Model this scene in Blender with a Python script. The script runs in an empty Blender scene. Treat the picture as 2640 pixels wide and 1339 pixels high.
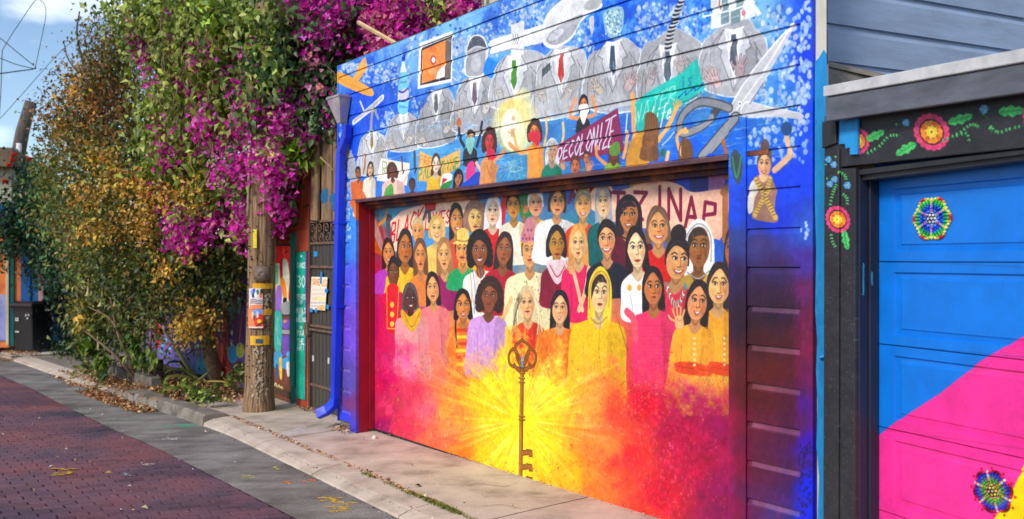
import bpy, bmesh, math, random
import numpy as np
from mathutils import Vector, Matrix
random.seed(7)
RNG = np.random.default_rng(11)
SC = bpy.context.scene
COL = SC.collection
# ------------------------------------------------------------------ camera, sky, sun, exposure
CAM_Z = 1.65
cam_d = bpy.data.cameras.new('camera')
cam_d.sensor_width = 36.0
cam_d.lens = 30.0
cam_d.clip_start = 0.05
cam_d.clip_end = 2000.0
cam = bpy.data.objects.new('camera', cam_d)
cam.location = (0, 0, CAM_Z)
cam.rotation_euler = (math.radians(90), 0, 0)
COL.objects.link(cam)
SC.camera = cam
cam_d.dof.use_dof = True
cam_d.dof.focus_distance = 5.6
cam_d.dof.aperture_fstop = 2.2

SUN_AZ = math.radians(-140.0)     # compass angle of the sun, clockwise from +Y (behind the camera, to the left)
SUN_EL = math.radians(36.0)
world = bpy.data.worlds.new('World')
SC.world = world
world.use_nodes = True
wn, wl = world.node_tree.nodes, world.node_tree.links
for n in list(wn):
    wn.remove(n)
w_out = wn.new('ShaderNodeOutputWorld')
w_bg = wn.new('ShaderNodeBackground')
w_bg.inputs['Strength'].default_value = 0.14
w_sky = wn.new('ShaderNodeTexSky')
w_sky.sky_type = 'NISHITA'
w_sky.sun_disc = False
w_sky.sun_elevation = SUN_EL
w_sky.sun_rotation = SUN_AZ
w_sky.air_density = 1.0
w_sky.dust_density = 0.4
w_sky.ozone_density = 2.5
# thin drifting clouds, the same all round the sky
w_tc = wn.new('ShaderNodeTexCoord')
w_map = wn.new('ShaderNodeMapping')
w_map.inputs['Scale'].default_value = (1.0, 1.0, 2.4)
w_map.inputs['Location'].default_value = (0.35, 0.1, 0.0)
w_no = wn.new('ShaderNodeTexNoise')
w_no.inputs['Scale'].default_value = 2.6
w_no.inputs['Detail'].default_value = 7.0
w_no.inputs['Roughness'].default_value = 0.55
w_rp = wn.new('ShaderNodeValToRGB')
w_rp.color_ramp.elements[0].position = 0.53
w_rp.color_ramp.elements[0].color = (0, 0, 0, 1)
w_rp.color_ramp.elements[1].position = 0.70
w_rp.color_ramp.elements[1].color = (0.7, 0.7, 0.7, 1)
w_mx = wn.new('ShaderNodeMix')
w_mx.data_type = 'RGBA'
w_mx.inputs[7].default_value = (12.0, 12.2, 12.6, 1)
wl.new(w_tc.outputs['Generated'], w_map.inputs['Vector'])
wl.new(w_map.outputs['Vector'], w_no.inputs['Vector'])
wl.new(w_no.outputs['Fac'], w_rp.inputs['Fac'])
wl.new(w_rp.outputs['Color'], w_mx.inputs[0])
wl.new(w_sky.outputs['Color'], w_mx.inputs[6])
wl.new(w_mx.outputs[2], w_bg.inputs['Color'])
wl.new(w_bg.outputs['Background'], w_out.inputs['Surface'])

sun_d = bpy.data.lights.new('sun', 'SUN')
sun_d.energy = 2.4
sun_d.angle = math.radians(14.0)
sun_d.color = (1.0, 0.93, 0.82)
sun = bpy.data.objects.new('sun', sun_d)
_sdir = Vector((math.sin(SUN_AZ) * math.cos(SUN_EL), math.cos(SUN_AZ) * math.cos(SUN_EL), math.sin(SUN_EL)))
sun.rotation_euler = _sdir.to_track_quat('Z', 'Y').to_euler()
sun.location = (-6, -6, 12)
COL.objects.link(sun)

SC.view_settings.view_transform = 'Standard'
SC.view_settings.look = 'None'
SC.view_settings.exposure = 0.34
SC.view_settings.gamma = 1.0
SC.view_settings.use_curve_mapping = False
SC.render.engine = 'CYCLES'
SC.cycles.max_bounces = 8
SC.cycles.use_denoising = True
# ------------------------------------------------------------------ measuring: where the photograph's points stand in the place
FPX, CX, CY = 2200.0, 1320.0, 669.5

class VPlane:
    """A vertical plane: origin O, unit direction e along it, n pointing to the street."""
    def __init__(self, O, e):
        self.O = np.array(O, float); self.e = np.array(e, float) / np.hypot(*e)
        n = np.array([-self.e[1], self.e[0]])
        if n @ (-self.O) < 0: n = -n
        self.n = n
    def off(self, d):
        return VPlane(self.O + self.n * d, self.e)
    def hit(self, px, py):
        px = np.asarray(px, float); py = np.asarray(py, float)
        t = (px - CX) / FPX
        s = (t * self.O[1] - self.O[0]) / (self.e[0] - t * self.e[1])
        Y = self.O[1] + s * self.e[1]
        return s, CAM_Z - (py - CY) / FPX * Y
    def w(self, s, z, d=0.0):
        p = self.O + self.e * s + self.n * d
        return (p[0], p[1], z)
    def s(self, px):
        return float(self.hit(px, 0)[0])

WALL = VPlane((1.199, 4.71), (-.6057, .7957))
DOORP = WALL.off(-0.19)
FENCE = WALL.off(-0.25)
RFAC = VPlane((1.5176, 4.291), (.41, -.912))
RDOOR = RFAC.off(-0.12)

def gz(x, y):                       # height of the pavement: the lane falls gently away
    s = (np.asarray(x) - WALL.O[0]) * WALL.e[0] + (np.asarray(y) - WALL.O[1]) * WALL.e[1]
    return .024 - .0132 * s

def ground(px, py, dz=0.0):
    """The point of the ground (plus dz) that the photograph shows at px, py."""
    a, b = (px - CX) / FPX, -(py - CY) / FPX
    # CAM_Z + b t = .024 + dz - .0132*((a t - Ox) ex + (t - Oy) ey)
    ex, ey = WALL.e; Ox, Oy = WALL.O
    t = (.024 + dz + .0132 * (Ox * ex + Oy * ey) - CAM_Z) / (b + .0132 * (a * ex + ey))
    return np.array([a * t, t, CAM_Z + b * t])

def at(px, py, Y):                  # the point at distance Y seen at px, py
    return np.array([(px - CX) / FPX * Y, Y, CAM_Z - (py - CY) / FPX * Y])
# ------------------------------------------------------------------ painting flat murals onto a surface (numpy, no files)
def up_noise(h, w, cell, rng):
    gh, gw = int(h / cell) + 3, int(w / cell) + 3
    g = rng.random((gh, gw))
    y = np.linspace(0, gh - 2.001, h); x = np.linspace(0, gw - 2.001, w)
    yi = y.astype(int); xi = x.astype(int)
    fy = (y - yi)[:, None]; fx = (x - xi)[None, :]
    fy = fy * fy * (3 - 2 * fy); fx = fx * fx * (3 - 2 * fx)
    a = g[yi][:, xi]; b = g[yi][:, xi + 1]; c = g[yi + 1][:, xi]; d = g[yi + 1][:, xi + 1]
    return (a * (1 - fx) + b * fx) * (1 - fy) + (c * (1 - fx) + d * fx) * fy

def fbm(h, w, cell, rng, octv=4):
    o = np.zeros((h, w)); amp = 1.0; tot = 0
    for i in range(octv):
        if cell < 1.5: break
        o += amp * up_noise(h, w, cell, rng); tot += amp; amp *= .55; cell /= 2.1
    return o / tot

def spline(pts, n=6):
    p = np.asarray(pts, float); m = len(p)
    if m < 4: return p
    p0, p1, p2, p3 = np.roll(p, 1, 0), p, np.roll(p, -1, 0), np.roll(p, -2, 0)
    t = np.linspace(0, 1, n, endpoint=False)[None, :, None]
    a, b, c, d = p0[:, None], p1[:, None], p2[:, None], p3[:, None]
    q = .5 * ((2 * b) + (-a + c) * t + (2 * a - 5 * b + 4 * c - d) * t ** 2 + (-a + 3 * b - 3 * c + d) * t ** 3)
    return q.reshape(-1, 2)

def ospline(pts, n=6):
    p = np.asarray(pts, float)
    if len(p) < 3: return p
    e = np.vstack([2 * p[0] - p[1], p, 2 * p[-1] - p[-2]])
    out = []
    for i in range(len(p) - 1):
        a, b, c, d = e[i], e[i + 1], e[i + 2], e[i + 3]
        for t in np.linspace(0, 1, n, endpoint=False):
            out.append(.5 * ((2 * b) + (-a + c) * t + (2 * a - 5 * b + 4 * c - d) * t ** 2 + (-a + 3 * b - 3 * c + d) * t ** 3))
    out.append(p[-1])
    return np.array(out)

class Canvas:
    def __init__(self, plane, s0, s1, z0, z1, res, seed=1, base=(128, 128, 128)):
        self.plane, self.s0, self.s1, self.z0, self.z1, self.res = plane, s0, s1, z0, z1, res
        self.w = int(round((s1 - s0) / res)); self.h = int(round((z1 - z0) / res))
        self.a = np.empty((self.h, self.w, 3), np.float32); self.a[:] = np.array(base) / 255.
        self.rng = np.random.default_rng(seed)
        self.mott = (fbm(self.h, self.w, 40, self.rng, 4) - .5).astype(np.float32)
        self.fine = (fbm(self.h, self.w, 7, self.rng, 2) - .5).astype(np.float32)
        self.crop(0, 0, 1)
    def crop(self, x0, y0, sc): self.x0, self.y0, self.sc = x0, y0, sc
    def P(self, pts):
        p = np.asarray(pts, float).reshape(-1, 2)
        s, z = self.plane.hit(self.x0 + p[:, 0] / self.sc, self.y0 + p[:, 1] / self.sc)
        return np.stack([(s - self.s0) / self.res, (z - self.z0) / self.res], 1)
    def unit(self, x, y):          # canvas pixels per crop pixel, vertical
        q = self.P([(x, y), (x, y + 10)])
        return abs(q[1, 1] - q[0, 1]) / 10
    def grid_f(self):              # photo position of every canvas pixel
        s = self.s0 + (np.arange(self.w) + .5) * self.res; z = self.z0 + (np.arange(self.h) + .5) * self.res
        X = self.plane.O[0] + self.plane.e[0] * s; Y = self.plane.O[1] + self.plane.e[1] * s
        return np.broadcast_to((CX + FPX * X / Y)[None, :], (self.h, self.w)), CY - FPX * (z[:, None] - CAM_Z) / Y[None, :]
    def _put(self, y0, y1, x0, x1, m, col, mot):
        c = np.array(col, np.float32) / 255.
        t = self.mott[y0:y1, x0:x1, None] * mot * 2 + self.fine[y0:y1, x0:x1, None] * mot * 1.2
        reg = self.a[y0:y1, x0:x1]
        reg += m[..., None] * (np.clip(c * (1 + t), 0, 1) - reg)
    def cover(self, q):
        x0, y0 = np.floor(q.min(0)).astype(int) - 1; x1, y1 = np.ceil(q.max(0)).astype(int) + 2
        x0, y0 = max(x0, 0), max(y0, 0); x1, y1 = min(x1, self.w), min(y1, self.h)
        if x1 <= x0 or y1 <= y0: return None
        ss = 2
        X = (np.arange((x1 - x0) * ss) + .5) / ss + x0; Y = (np.arange((y1 - y0) * ss) + .5) / ss + y0
        ins = np.zeros((len(Y), len(X)), bool)
        n = len(q)
        for i in range(n):
            xa, ya = q[i]; xb, yb = q[(i + 1) % n]
            if ya == yb: continue
            lo, hi = (ya, yb) if ya < yb else (yb, ya)
            r0, r1 = np.searchsorted(Y, lo), np.searchsorted(Y, hi)
            if r1 <= r0: continue
            xc = xa + (Y[r0:r1] - ya) / (yb - ya) * (xb - xa)
            ins[r0:r1] ^= X[None, :] < xc[:, None]
        m = ins.reshape(y1 - y0, ss, x1 - x0, ss).mean((1, 3)).astype(np.float32)
        return y0, y1, x0, x1, m
    def poly(self, pts, col, a=1.0, smooth=True, mot=.10, soft=0):
        q = np.asarray(pts, float)
        if smooth and len(q) > 3: q = spline(q, 5)
        r = self.cover(self.P(q))
        if r is None: return
        y0, y1, x0, x1, m = r
        for _ in range(soft):
            k = max(2, int(min(m.shape) * .06))
            for ax in (0, 1):
                c = np.cumsum(np.pad(m, [(k, k) if i == ax else (0, 0) for i in (0, 1)], mode='constant'), ax)
                m = (np.take(c, range(2 * k, c.shape[ax]), ax) - np.take(c, range(0, c.shape[ax] - 2 * k), ax)) / (2 * k)
        self._put(y0, y1, x0, x1, m * a, col, mot)
    def ell(self, cx, cy, rx, ry, col, a=1.0, rot=0, mot=.10, n=20, soft=0):
        th = np.linspace(0, 2 * np.pi, n, endpoint=False)
        x, y = rx * np.cos(th), ry * np.sin(th); c, s = math.cos(rot), math.sin(rot)
        self.poly(np.stack([cx + x * c - y * s, cy + x * s + y * c], 1), col, a, False, mot, soft)
    def line(self, pts, w, col, a=1.0, smooth=True, mot=.10, taper=False):
        p = np.asarray(pts, float)
        wpx = max(w * self.unit(*p[len(p) // 2]), .7)
        if smooth and len(p) > 2: p = ospline(p, 5)
        q = self.P(p)
        x0, y0 = np.floor(q.min(0) - wpx - 1).astype(int); x1, y1 = np.ceil(q.max(0) + wpx + 2).astype(int)
        x0, y0 = max(x0, 0), max(y0, 0); x1, y1 = min(x1, self.w), min(y1, self.h)
        if x1 <= x0 or y1 <= y0: return
        X, Y = np.meshgrid(np.arange(x0, x1) + .5, np.arange(y0, y1) + .5)
        m = np.zeros(X.shape, np.float32); n = len(q) - 1
        for i in range(n):
            ww = wpx * (1 - .75 * i / max(n, 1)) if taper else wpx
            ax, ay = q[i]; dx, dy = q[i + 1] - q[i]; L = dx * dx + dy * dy + 1e-9
            t = np.clip(((X - ax) * dx + (Y - ay) * dy) / L, 0, 1)
            d = np.hypot(X - ax - t * dx, Y - ay - t * dy)
            np.maximum(m, np.clip(ww / 2 - d + .5, 0, 1), out=m)
        self._put(y0, y1, x0, x1, m * a, col, mot)
    def field(self, ctrl, power=3.0, warp=25, region=None):
        FX, FY = self.grid_f()
        st = 4
        fx, fy = FX[::st, ::st], FY[::st, ::st]
        wx = (fbm(*fx.shape, 18, self.rng, 4) - .5) * 2 * warp; wy = (fbm(*fx.shape, 18, self.rng, 4) - .5) * 2 * warp
        num = np.zeros(fx.shape + (3,)); den = np.zeros(fx.shape)
        for x, y, c in ctrl:
            d = np.hypot(fx + wx - x, fy + wy - y) + 6
            k = 1 / d ** power; num += k[..., None] * (np.array(c) / 255.); den += k
        v = num / den[..., None]
        yi = np.minimum(np.arange(self.h) / st, v.shape[0] - 1.001); xi = np.minimum(np.arange(self.w) / st, v.shape[1] - 1.001)
        y0, x0 = yi.astype(int), xi.astype(int); fy_, fx_ = (yi - y0)[:, None, None], (xi - x0)[None, :, None]
        y1, x1 = np.minimum(y0 + 1, v.shape[0] - 1), np.minimum(x0 + 1, v.shape[1] - 1)
        V = (v[y0][:, x0] * (1 - fx_) + v[y0][:, x1] * fx_) * (1 - fy_) + (v[y1][:, x0] * (1 - fx_) + v[y1][:, x1] * fx_) * fy_
        self.a[:] = np.clip(V * (1 + self.mott[..., None] * .22 + self.fine[..., None] * .16), 0, 1)
    def strokes(self, n, x0, y0, x1, y1, ln=(4, 12), wd=(1.2, 3.2), jit=22, a=.55, ang=None):
        """short visible brush marks taken from the colours already on the wall (photo coordinates)"""
        self.crop(0, 0, 1); r = self.rng
        X = x0 + (x1 - x0) * r.random(n); Y = y0 + (y1 - y0) * r.random(n); Q = self.P(np.stack([X, Y], 1)).astype(int)
        src = self.a.copy()
        for x, y, (qx, qy) in zip(X, Y, Q):
            if not (2 < qx < self.w - 3 and 2 < qy < self.h - 3): continue
            c = src[qy, qx] * 255 * (1 + r.normal(0, .05)) + r.normal(0, jit * .35, 3) + r.normal(0, jit * .5)
            # run along the edges of what is painted there
            g = src[qy - 2:qy + 3, qx - 2:qx + 3].sum(2); gx = g[:, 4].sum() - g[:, 0].sum(); gy = g[4].sum() - g[0].sum()
            th = (math.atan2(gx, -gy) if abs(gx) + abs(gy) > .6 else (ang if ang is not None else r.random() * 3.14)) + r.normal(0, .3)
            L = (ln[0] + (ln[1] - ln[0]) * r.random()) * (.45 if abs(gx) + abs(gy) > .6 else 1)
            dx, dy = math.cos(th) * L / 2, math.sin(th) * L / 2
            self.line([(x + dx, y + dy), (x - dx, y - dy)], wd[0] + (wd[1] - wd[0]) * r.random(), np.clip(c, 0, 255), a, False, .0)
    def grain(self, k=.05):
        n = self.rng.random((self.h, self.w, 1)).astype(np.float32) - .5
        self.a = np.clip(self.a * (1 + k * n + k * self.fine[..., None]), 0, 1)
    def image(self, name):
        im = bpy.data.images.new(name, self.w, self.h)
        px = np.ones((self.h, self.w, 4), np.float32); px[..., :3] = self.a
        im.pixels.foreach_set(px.ravel()); im.update(); im.pack()
        return im

GLY = {'A': [[(0, 6), (2, 0), (4, 6)], [(.8, 4), (3.2, 4)]], 'B': [[(0, 6), (0, 0), (3, .4), (3.2, 2.3), (0, 3), (3.6, 3.6), (3.4, 5.6), (0, 6)]],
 'C': [[(4, 1), (2, 0), (0, 2), (0, 4), (2, 6), (4, 5)]], 'D': [[(0, 0), (0, 6), (2.5, 5.6), (4, 3), (2.5, .4), (0, 0)]], 'E': [[(4, 0), (0, 0), (0, 6), (4, 6)], [(0, 3), (3, 3)]],
 'F': [[(4, 0), (0, 0), (0, 6)], [(0, 3), (3, 3)]], 'G': [[(4, 1), (2, 0), (0, 3), (2, 6), (4, 5), (4, 3.4), (2.4, 3.4)]], 'H': [[(0, 0), (0, 6)], [(4, 0), (4, 6)], [(0, 3), (4, 3)]],
 'I': [[(2, 0), (2, 6)]], 'K': [[(0, 0), (0, 6)], [(4, 0), (0, 3.4), (4, 6)]], 'L': [[(0, 0), (0, 6), (4, 6)]], 'M': [[(0, 6), (.4, 0), (2, 4), (3.6, 0), (4, 6)]],
 'N': [[(0, 6), (0, 0), (4, 6), (4, 0)]], 'O': [[(2, 0), (0, 2), (0, 4), (2, 6), (4, 4), (4, 2), (2, 0)]], 'P': [[(0, 6), (0, 0), (3.4, .4), (3.6, 2.8), (0, 3.4)]],
 'R': [[(0, 6), (0, 0), (3.4, .4), (3.4, 2.7), (0, 3.2), (4, 6)]], 'S': [[(4, .8), (2, 0), (.2, 1.5), (2, 3), (3.8, 4.5), (2, 6), (0, 5.2)]], 'T': [[(0, 0), (4, 0)], [(2, 0), (2, 6)]],
 'U': [[(0, 0), (0, 4.6), (2, 6), (4, 4.6), (4, 0)]], 'V': [[(0, 0), (2, 6), (4, 0)]], 'W': [[(0, 0), (1, 6), (2, 2), (3, 6), (4, 0)]], 'Y': [[(0, 0), (2, 3), (4, 0)], [(2, 3), (2, 6)]],
 'Z': [[(0, 0), (4, 0), (0, 6), (4, 6)]], 'i': [[(2, 2), (2, 6)], [(2, .2), (2, .6)]], 's': [[(3.4, 2.4), (1.6, 2), (.8, 3), (3, 4.6), (2.4, 6), (.6, 5.6)]], 'l': [[(2, -1), (1.6, 5.4), (3, 6)]],
 'f': [[(3.6, -.6), (2.2, -.6), (1.8, 8)], [(.6, 2.6), (3.4, 2.6)]], 'e': [[(.6, 4), (3.4, 3.6), (2.4, 2), (.6, 3), (.8, 5.4), (2, 6), (3.6, 5.2)]], '3': [[(0, .6), (2, 0), (3.6, 1.4), (1.6, 2.8), (3.8, 4.4), (2, 6), (0, 5.4)]],
 '0': [[(2, 0), (.2, 2), (.2, 4), (2, 6), (3.8, 4), (3.8, 2), (2, 0)]]}

def text(cv, s, a, b, h, wd, col, al=1.0, slant=0, gap=.28, smooth=False):
    """Write s between points a and b (base line of the letter tops), letters h tall."""
    a, b = np.array(a, float), np.array(b, float); n = len(s)
    h0, h1 = (h, h) if np.isscalar(h) else h
    for i, ch in enumerate(s):
        if ch not in GLY: continue
        o = a + (b - a) * (i / n); step = (b - a) / n * (1 - gap)
        hh = h0 + (h1 - h0) * i / n
        for st in GLY[ch]:
            cv.line([o + step * (x / 4) + np.array([-slant * y / 6 * hh, hh * y / 6]) for x, y in st], wd, col, al, smooth, .06)

def person(cv, cx, cy, w, h, skin, hair, cloth, style='long', sw=1.9, bottom=None, tilt=0., hl=2.2, smile=False, turn=0., body=True, cover=None, extra=None, arms=None):
    """One painted, invented figure: head and shoulders. w, h are half the face's width and height."""
    rg = cv.rng; sk = np.minimum(np.array(skin, float) * np.array([.98, .93, .84]), 236); turn = turn + rg.normal(0, .07); tilt = tilt + rg.normal(0, .05)
    jaw, chin, eyk, mw, nl = 1 + rg.normal(0, .09), 1 + rg.normal(0, .04), 1 + rg.normal(0, .16), 1 + rg.normal(0, .2), 1 + rg.normal(0, .18); brw = rg.normal(0, .05); my = rg.normal(0, .03)
    dk = sk * np.array([.62, .55, .52]); lt = np.minimum(sk * 1.13 + 8, 255); ha = np.array(hair, float)
    c, s = math.cos(tilt), math.sin(tilt)
    def R(pts):
        return [(cx + (x * w) * c - (y * h) * s, cy + (x * w) * s + (y * h) * c) for x, y in pts]
    bottom = bottom if bottom is not None else cy + h * 4
    if w > 29 and cv.z1 < 3: w, h, sw = w * 1.10, h * 1.05, sw * 1.10
    hb = (bottom - cy) / h
    if style == 'long':
        cv.poly(R([(-1.05, -.6), (-.5, -1.25), (.2, -1.32), (.85, -1.0), (1.22, -.1), (1.3, hl * .5), (1.35, hl), (.8, hl * 1.04), (.3, hl * .6), (-.3, hl * .6), (-.8, hl * 1.05), (-1.3, hl), (-1.28, hl * .5), (-1.2, 0)]), ha)
    elif style == 'bob':
        cv.poly(R([(-1.2, -.5), (-.6, -1.22), (.3, -1.3), (1.05, -.8), (1.32, .1), (1.2, .85), (.5, .7), (-.5, .7), (-1.25, .8), (-1.35, .1)]), ha)
    elif style == 'curly':
        for k in range(16):
            t = math.pi * (1.12 - 1.24 * k / 15)
            cv.ell(*R([(1.28 * math.cos(t), .25 - 1.45 * math.sin(t))])[0], w * .5, h * .38, ha * (0.85 + .3 * cv.rng.random()))
        cv.poly(R([(-1.3, 0), (-.7, -1.3), (.7, -1.3), (1.3, 0), (1.1, .9), (-1.1, .9)]), ha)
    elif style in ('short', 'hat', 'bun', 'crown'):
        cv.poly(R([(-1.1, .1), (-1.08, -.6), (-.5, -1.25), (.3, -1.3), (.95, -.9), (1.12, .1), (.9, .3), (-.9, .3)]), ha)
    elif style == 'scarf':
        cv.poly(R([(-1.35, .4), (-1.25, -.7), (-.4, -1.4), (.5, -1.35), (1.3, -.6), (1.45, .5), (1.3, 1.6), (.3, 1.9), (-1.2, 1.6)]), cover)
    if style == 'bun':
        cv.poly(R([(-.6, -1.1), (-.65, -1.7), (0, -2.0), (.6, -1.7), (.55, -1.1)]), ha * 1.05)
    if body:
        b = [(-.38, .7), (-.42, 1.25), (-sw * .6, 1.5), (-sw, 1.95), (-sw * 1.08, hb * .6 + .4), (-sw, hb), (sw, hb), (sw * 1.08, hb * .6 + .4), (sw, 1.95), (sw * .6, 1.5), (.42, 1.25), (.38, .7)]
        cl = np.array(cloth, float)
        cv.poly(R(b), cl)
        cv.poly(R([(sw * .35, 1.7), (sw, 1.95), (sw * 1.05, hb * .6 + .4), (sw, hb), (sw * .55, hb)]), cl * .8, .5)
        cv.line(R([(-sw * .55, 2.6), (-sw * .45, hb * .7 + .6), (-sw * .6, hb)]), w * .10, cl * .62, .6)
        cv.line(R([(sw * .5, 2.5), (sw * .42, hb * .7 + .6)]), w * .08, cl * .62, .6)
        cv.line(R([(-sw * .2, 2.2), (-sw * .1, 3.2)]), w * .12, np.minimum(cl * 1.2 + 12, 255), .5)
        cv.poly(R([(-.46, .55), (-.46, 1.2), (-.7, 1.42), (0, 1.9), (.7, 1.42), (.46, 1.2), (.46, .55)]), sk * .88)
        cv.poly(R([(-.4, .8), (0, 1.25), (.42, .8), (.44, 1.1), (0, 1.4), (-.42, 1.1)]), dk, .55)
    face = [(0, -1.02), (.55, -.92), (.92, -.45), (.98, .05), (.86 * jaw, .5), (.55 * jaw, .86 * chin), (.2, 1.02 * chin), (-.2, 1.02 * chin), (-.55 * jaw, .86 * chin), (-.86 * jaw, .5), (-.98, .05), (-.92, -.45), (-.55, -.92)]
    cv.poly(R([(x * 1.03, y * 1.02) for x, y in face]), dk * .9, .55)
    cv.poly(R(face), sk, mot=.07)
    cv.poly(R([(.35, -.9), (.9, -.45), (.96, .05), (.84, .5), (.4, .98), (.52, .4), (.6, -.2)]), dk, .30, soft=1)
    cv.ell(*R([(-.42 + turn, .22)])[0], w * .3, h * .2, lt, .55, soft=1)
    cv.ell(*R([(-.1 + turn, -.55)])[0], w * .45, h * .2, lt, .5, soft=1)
    if style == 'scarf':
        pass
    if style in ('long', 'bob'):
        cv.poly(R([(-1.06, .35), (-1.08, -.5), (-.5, -1.2), (.3, -1.24), (1.0, -.7), (1.08, .3), (.86, -.3), (.35, -.82), (0, -.94), (-.45, -.7), (-.88, -.2)]), ha)
        cv.line(R([(-.2, -1.15), (-.8, -.6), (-1.05, .2)]), w * .10, np.minimum(ha * 1.5 + 18, 255), .5)
        cv.line(R([(.3, -1.1), (.9, -.5), (1.14, .5)]), w * .10, np.minimum(ha * 1.4 + 12, 255), .45)
    elif style in ('short', 'bun', 'curly'):
        cv.poly(R([(-1.04, .1), (-1.04, -.55), (-.5, -1.2), (.3, -1.25), (.95, -.75), (1.04, .1), (.84, -.4), (.3, -.72), (-.3, -.78), (-.84, -.35)]), ha)
        cv.line(R([(-.7, -.75), (-.1, -1.05), (.5, -.98)]), w * .12, np.minimum(ha * 1.5 + 18, 255), .5)
    elif style == 'hat':
        cv.poly(R([(-1.6, -.55), (-.9, -.75), (-.8, -1.5), (0, -1.75), (.8, -1.5), (.9, -.75), (1.6, -.5), (0, -.42)]), cover)
        cv.line(R([(-.85, -.78), (0, -.7), (.88, -.76)]), w * .18, np.array(cover) * .6)
    elif style == 'crown':
        cv.poly(R([(-1.1, -.55), (-1.15, -1.1), (-.6, -1.9), (0, -2.3), (.6, -1.9), (1.15, -1.1), (1.1, -.55), (0, -.7)]), cover)
        for k in range(9):
            cv.ell(*R([(-.9 + .225 * k, -.85 - .6 * math.sin(math.pi * k / 8) * (k % 2))])[0], w * .12, h * .1, (180, 40, 60) if k % 3 else (90, 60, 150))
    elif style == 'scarf':
        cv.poly(R([(-1.0, .3), (-.95, -.55), (-.3, -1.0), (.3, -1.0), (.8, -.6), (.3, -.62), (-.4, -.5), (-.8, 0)]), ha)
        cv.line(R([(-1.15, .8), (-1.12, -.5), (-.3, -1.15), (.5, -1.1), (1.1, -.5), (1.15, .7)]), w * .16, np.array(cover) * .72)
        cv.line(R([(-1.0, 1.3), (0, 1.6), (1.0, 1.2)]), w * .14, np.array(cover) * .65)
    for q in range(16):             # modelled with loose strokes
        u, v = rg.normal(0, .42), rg.normal(.1, .42)
        if u * u + v * v > .72: continue
        c_ = [lt, sk * np.array([1.04, .86, .78]), dk * 1.25, sk * np.array([.93, .80, .66])][0 if u < -.1 and v < .3 else (2 if u > .35 else 1 + 2 * (q % 2))]
        cv.line(R([(u - .1, v - .14), (u, v), (u + .06, v + .16)]), w * .17, np.clip(c_, 0, 255), .42)
    cv.ell(*R([(-.5 + turn, .26)])[0], w * .26, h * .15, sk * np.array([1.02, .74, .64]), .4, soft=1); cv.ell(*R([(.5 + turn, .26)])[0], w * .24, h * .15, sk * np.array([.9, .62, .54]), .4, soft=1)
    for q in range(7):
        u = rg.uniform(-1.15, 1.15); v = -1.0 + .5 * u * u
        cv.line(R([(u * .7, v - .18), (u, v + .25), (u * 1.08, v + .7)]), w * .07, np.minimum(ha * rg.uniform(.7, 1.9) + 8, 255), .4) if style in ('long', 'bob') and abs(u) > .75 else None
    ex, ey = .40, -.10
    for sd in (-1, 1):
        q = R([(sd * ex + turn, ey)])[0]
        cv.ell(q[0], q[1], w * .25, h * .12, dk, .55)
        cv.ell(q[0], q[1], w * .18, h * .062 * eyk, (226, 216, 204))
        cv.ell(q[0] + turn * w * .4, q[1], w * .10, h * .066 * eyk, (35, 22, 18))
        cv.line(R([(sd * ex - .24 + turn, ey - .05), (sd * ex + turn, ey - .12), (sd * ex + .24 + turn, ey - .04)]), w * .09, (30, 20, 18), .9)
        cv.line(R([(sd * (ex - .2) + turn, ey - .24 + brw), (sd * (ex + .05) + turn, ey - .32), (sd * (ex + .3) + turn, ey - .20 - brw)]), w * .13, ha * .6 + 10, .85)
    cv.line(R([(.1 + turn, -.15), (.16 + turn, .2 * nl), (.2 + turn, .3 * nl)]), w * .10, dk, .6)
    cv.line(R([(-.16 + turn, .33 * nl), (0 + turn, .37 * nl), (.2 + turn, .32 * nl)]), w * .11, dk * .8, .8)
    cv.line(R([(-.02 + turn, -.1), (0 + turn, .22)]), w * .12, lt, .6)
    lip = np.array([176, 66, 62]) * (.65 + .35 * sk.mean() / 190)
    if smile:
        cv.poly(R([(-.4 * mw + turn, .50 + my), (0 * mw + turn, .55 + my), (.4 * mw + turn, .50 + my), (.2 * mw + turn, .72 + my), (-.2 * mw + turn, .72 + my)]), lip)
        cv.poly(R([(-.28 * mw + turn, .54 + my), (0 * mw + turn, .575 + my), (.28 * mw + turn, .54 + my), (.12 * mw + turn, .65 + my), (-.12 * mw + turn, .65 + my)]), (245, 240, 232))
    else:
        cv.poly(R([(-.32 * mw + turn, .58 + my), (-.1 * mw + turn, .53 + my), (.1 * mw + turn, .53 + my), (.32 * mw + turn, .58 + my), (.12 * mw + turn, .69 + my), (-.12 * mw + turn, .69 + my)]), lip)
        cv.line(R([(-.3 * mw + turn, .59 + my), (.3 * mw + turn, .59 + my)]), w * .06, lip * .5)
    cv.line(R([(-.25 * mw + turn, .80 + my), (.25 * mw + turn, .80 + my)]), w * .1, dk, .4)

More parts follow.
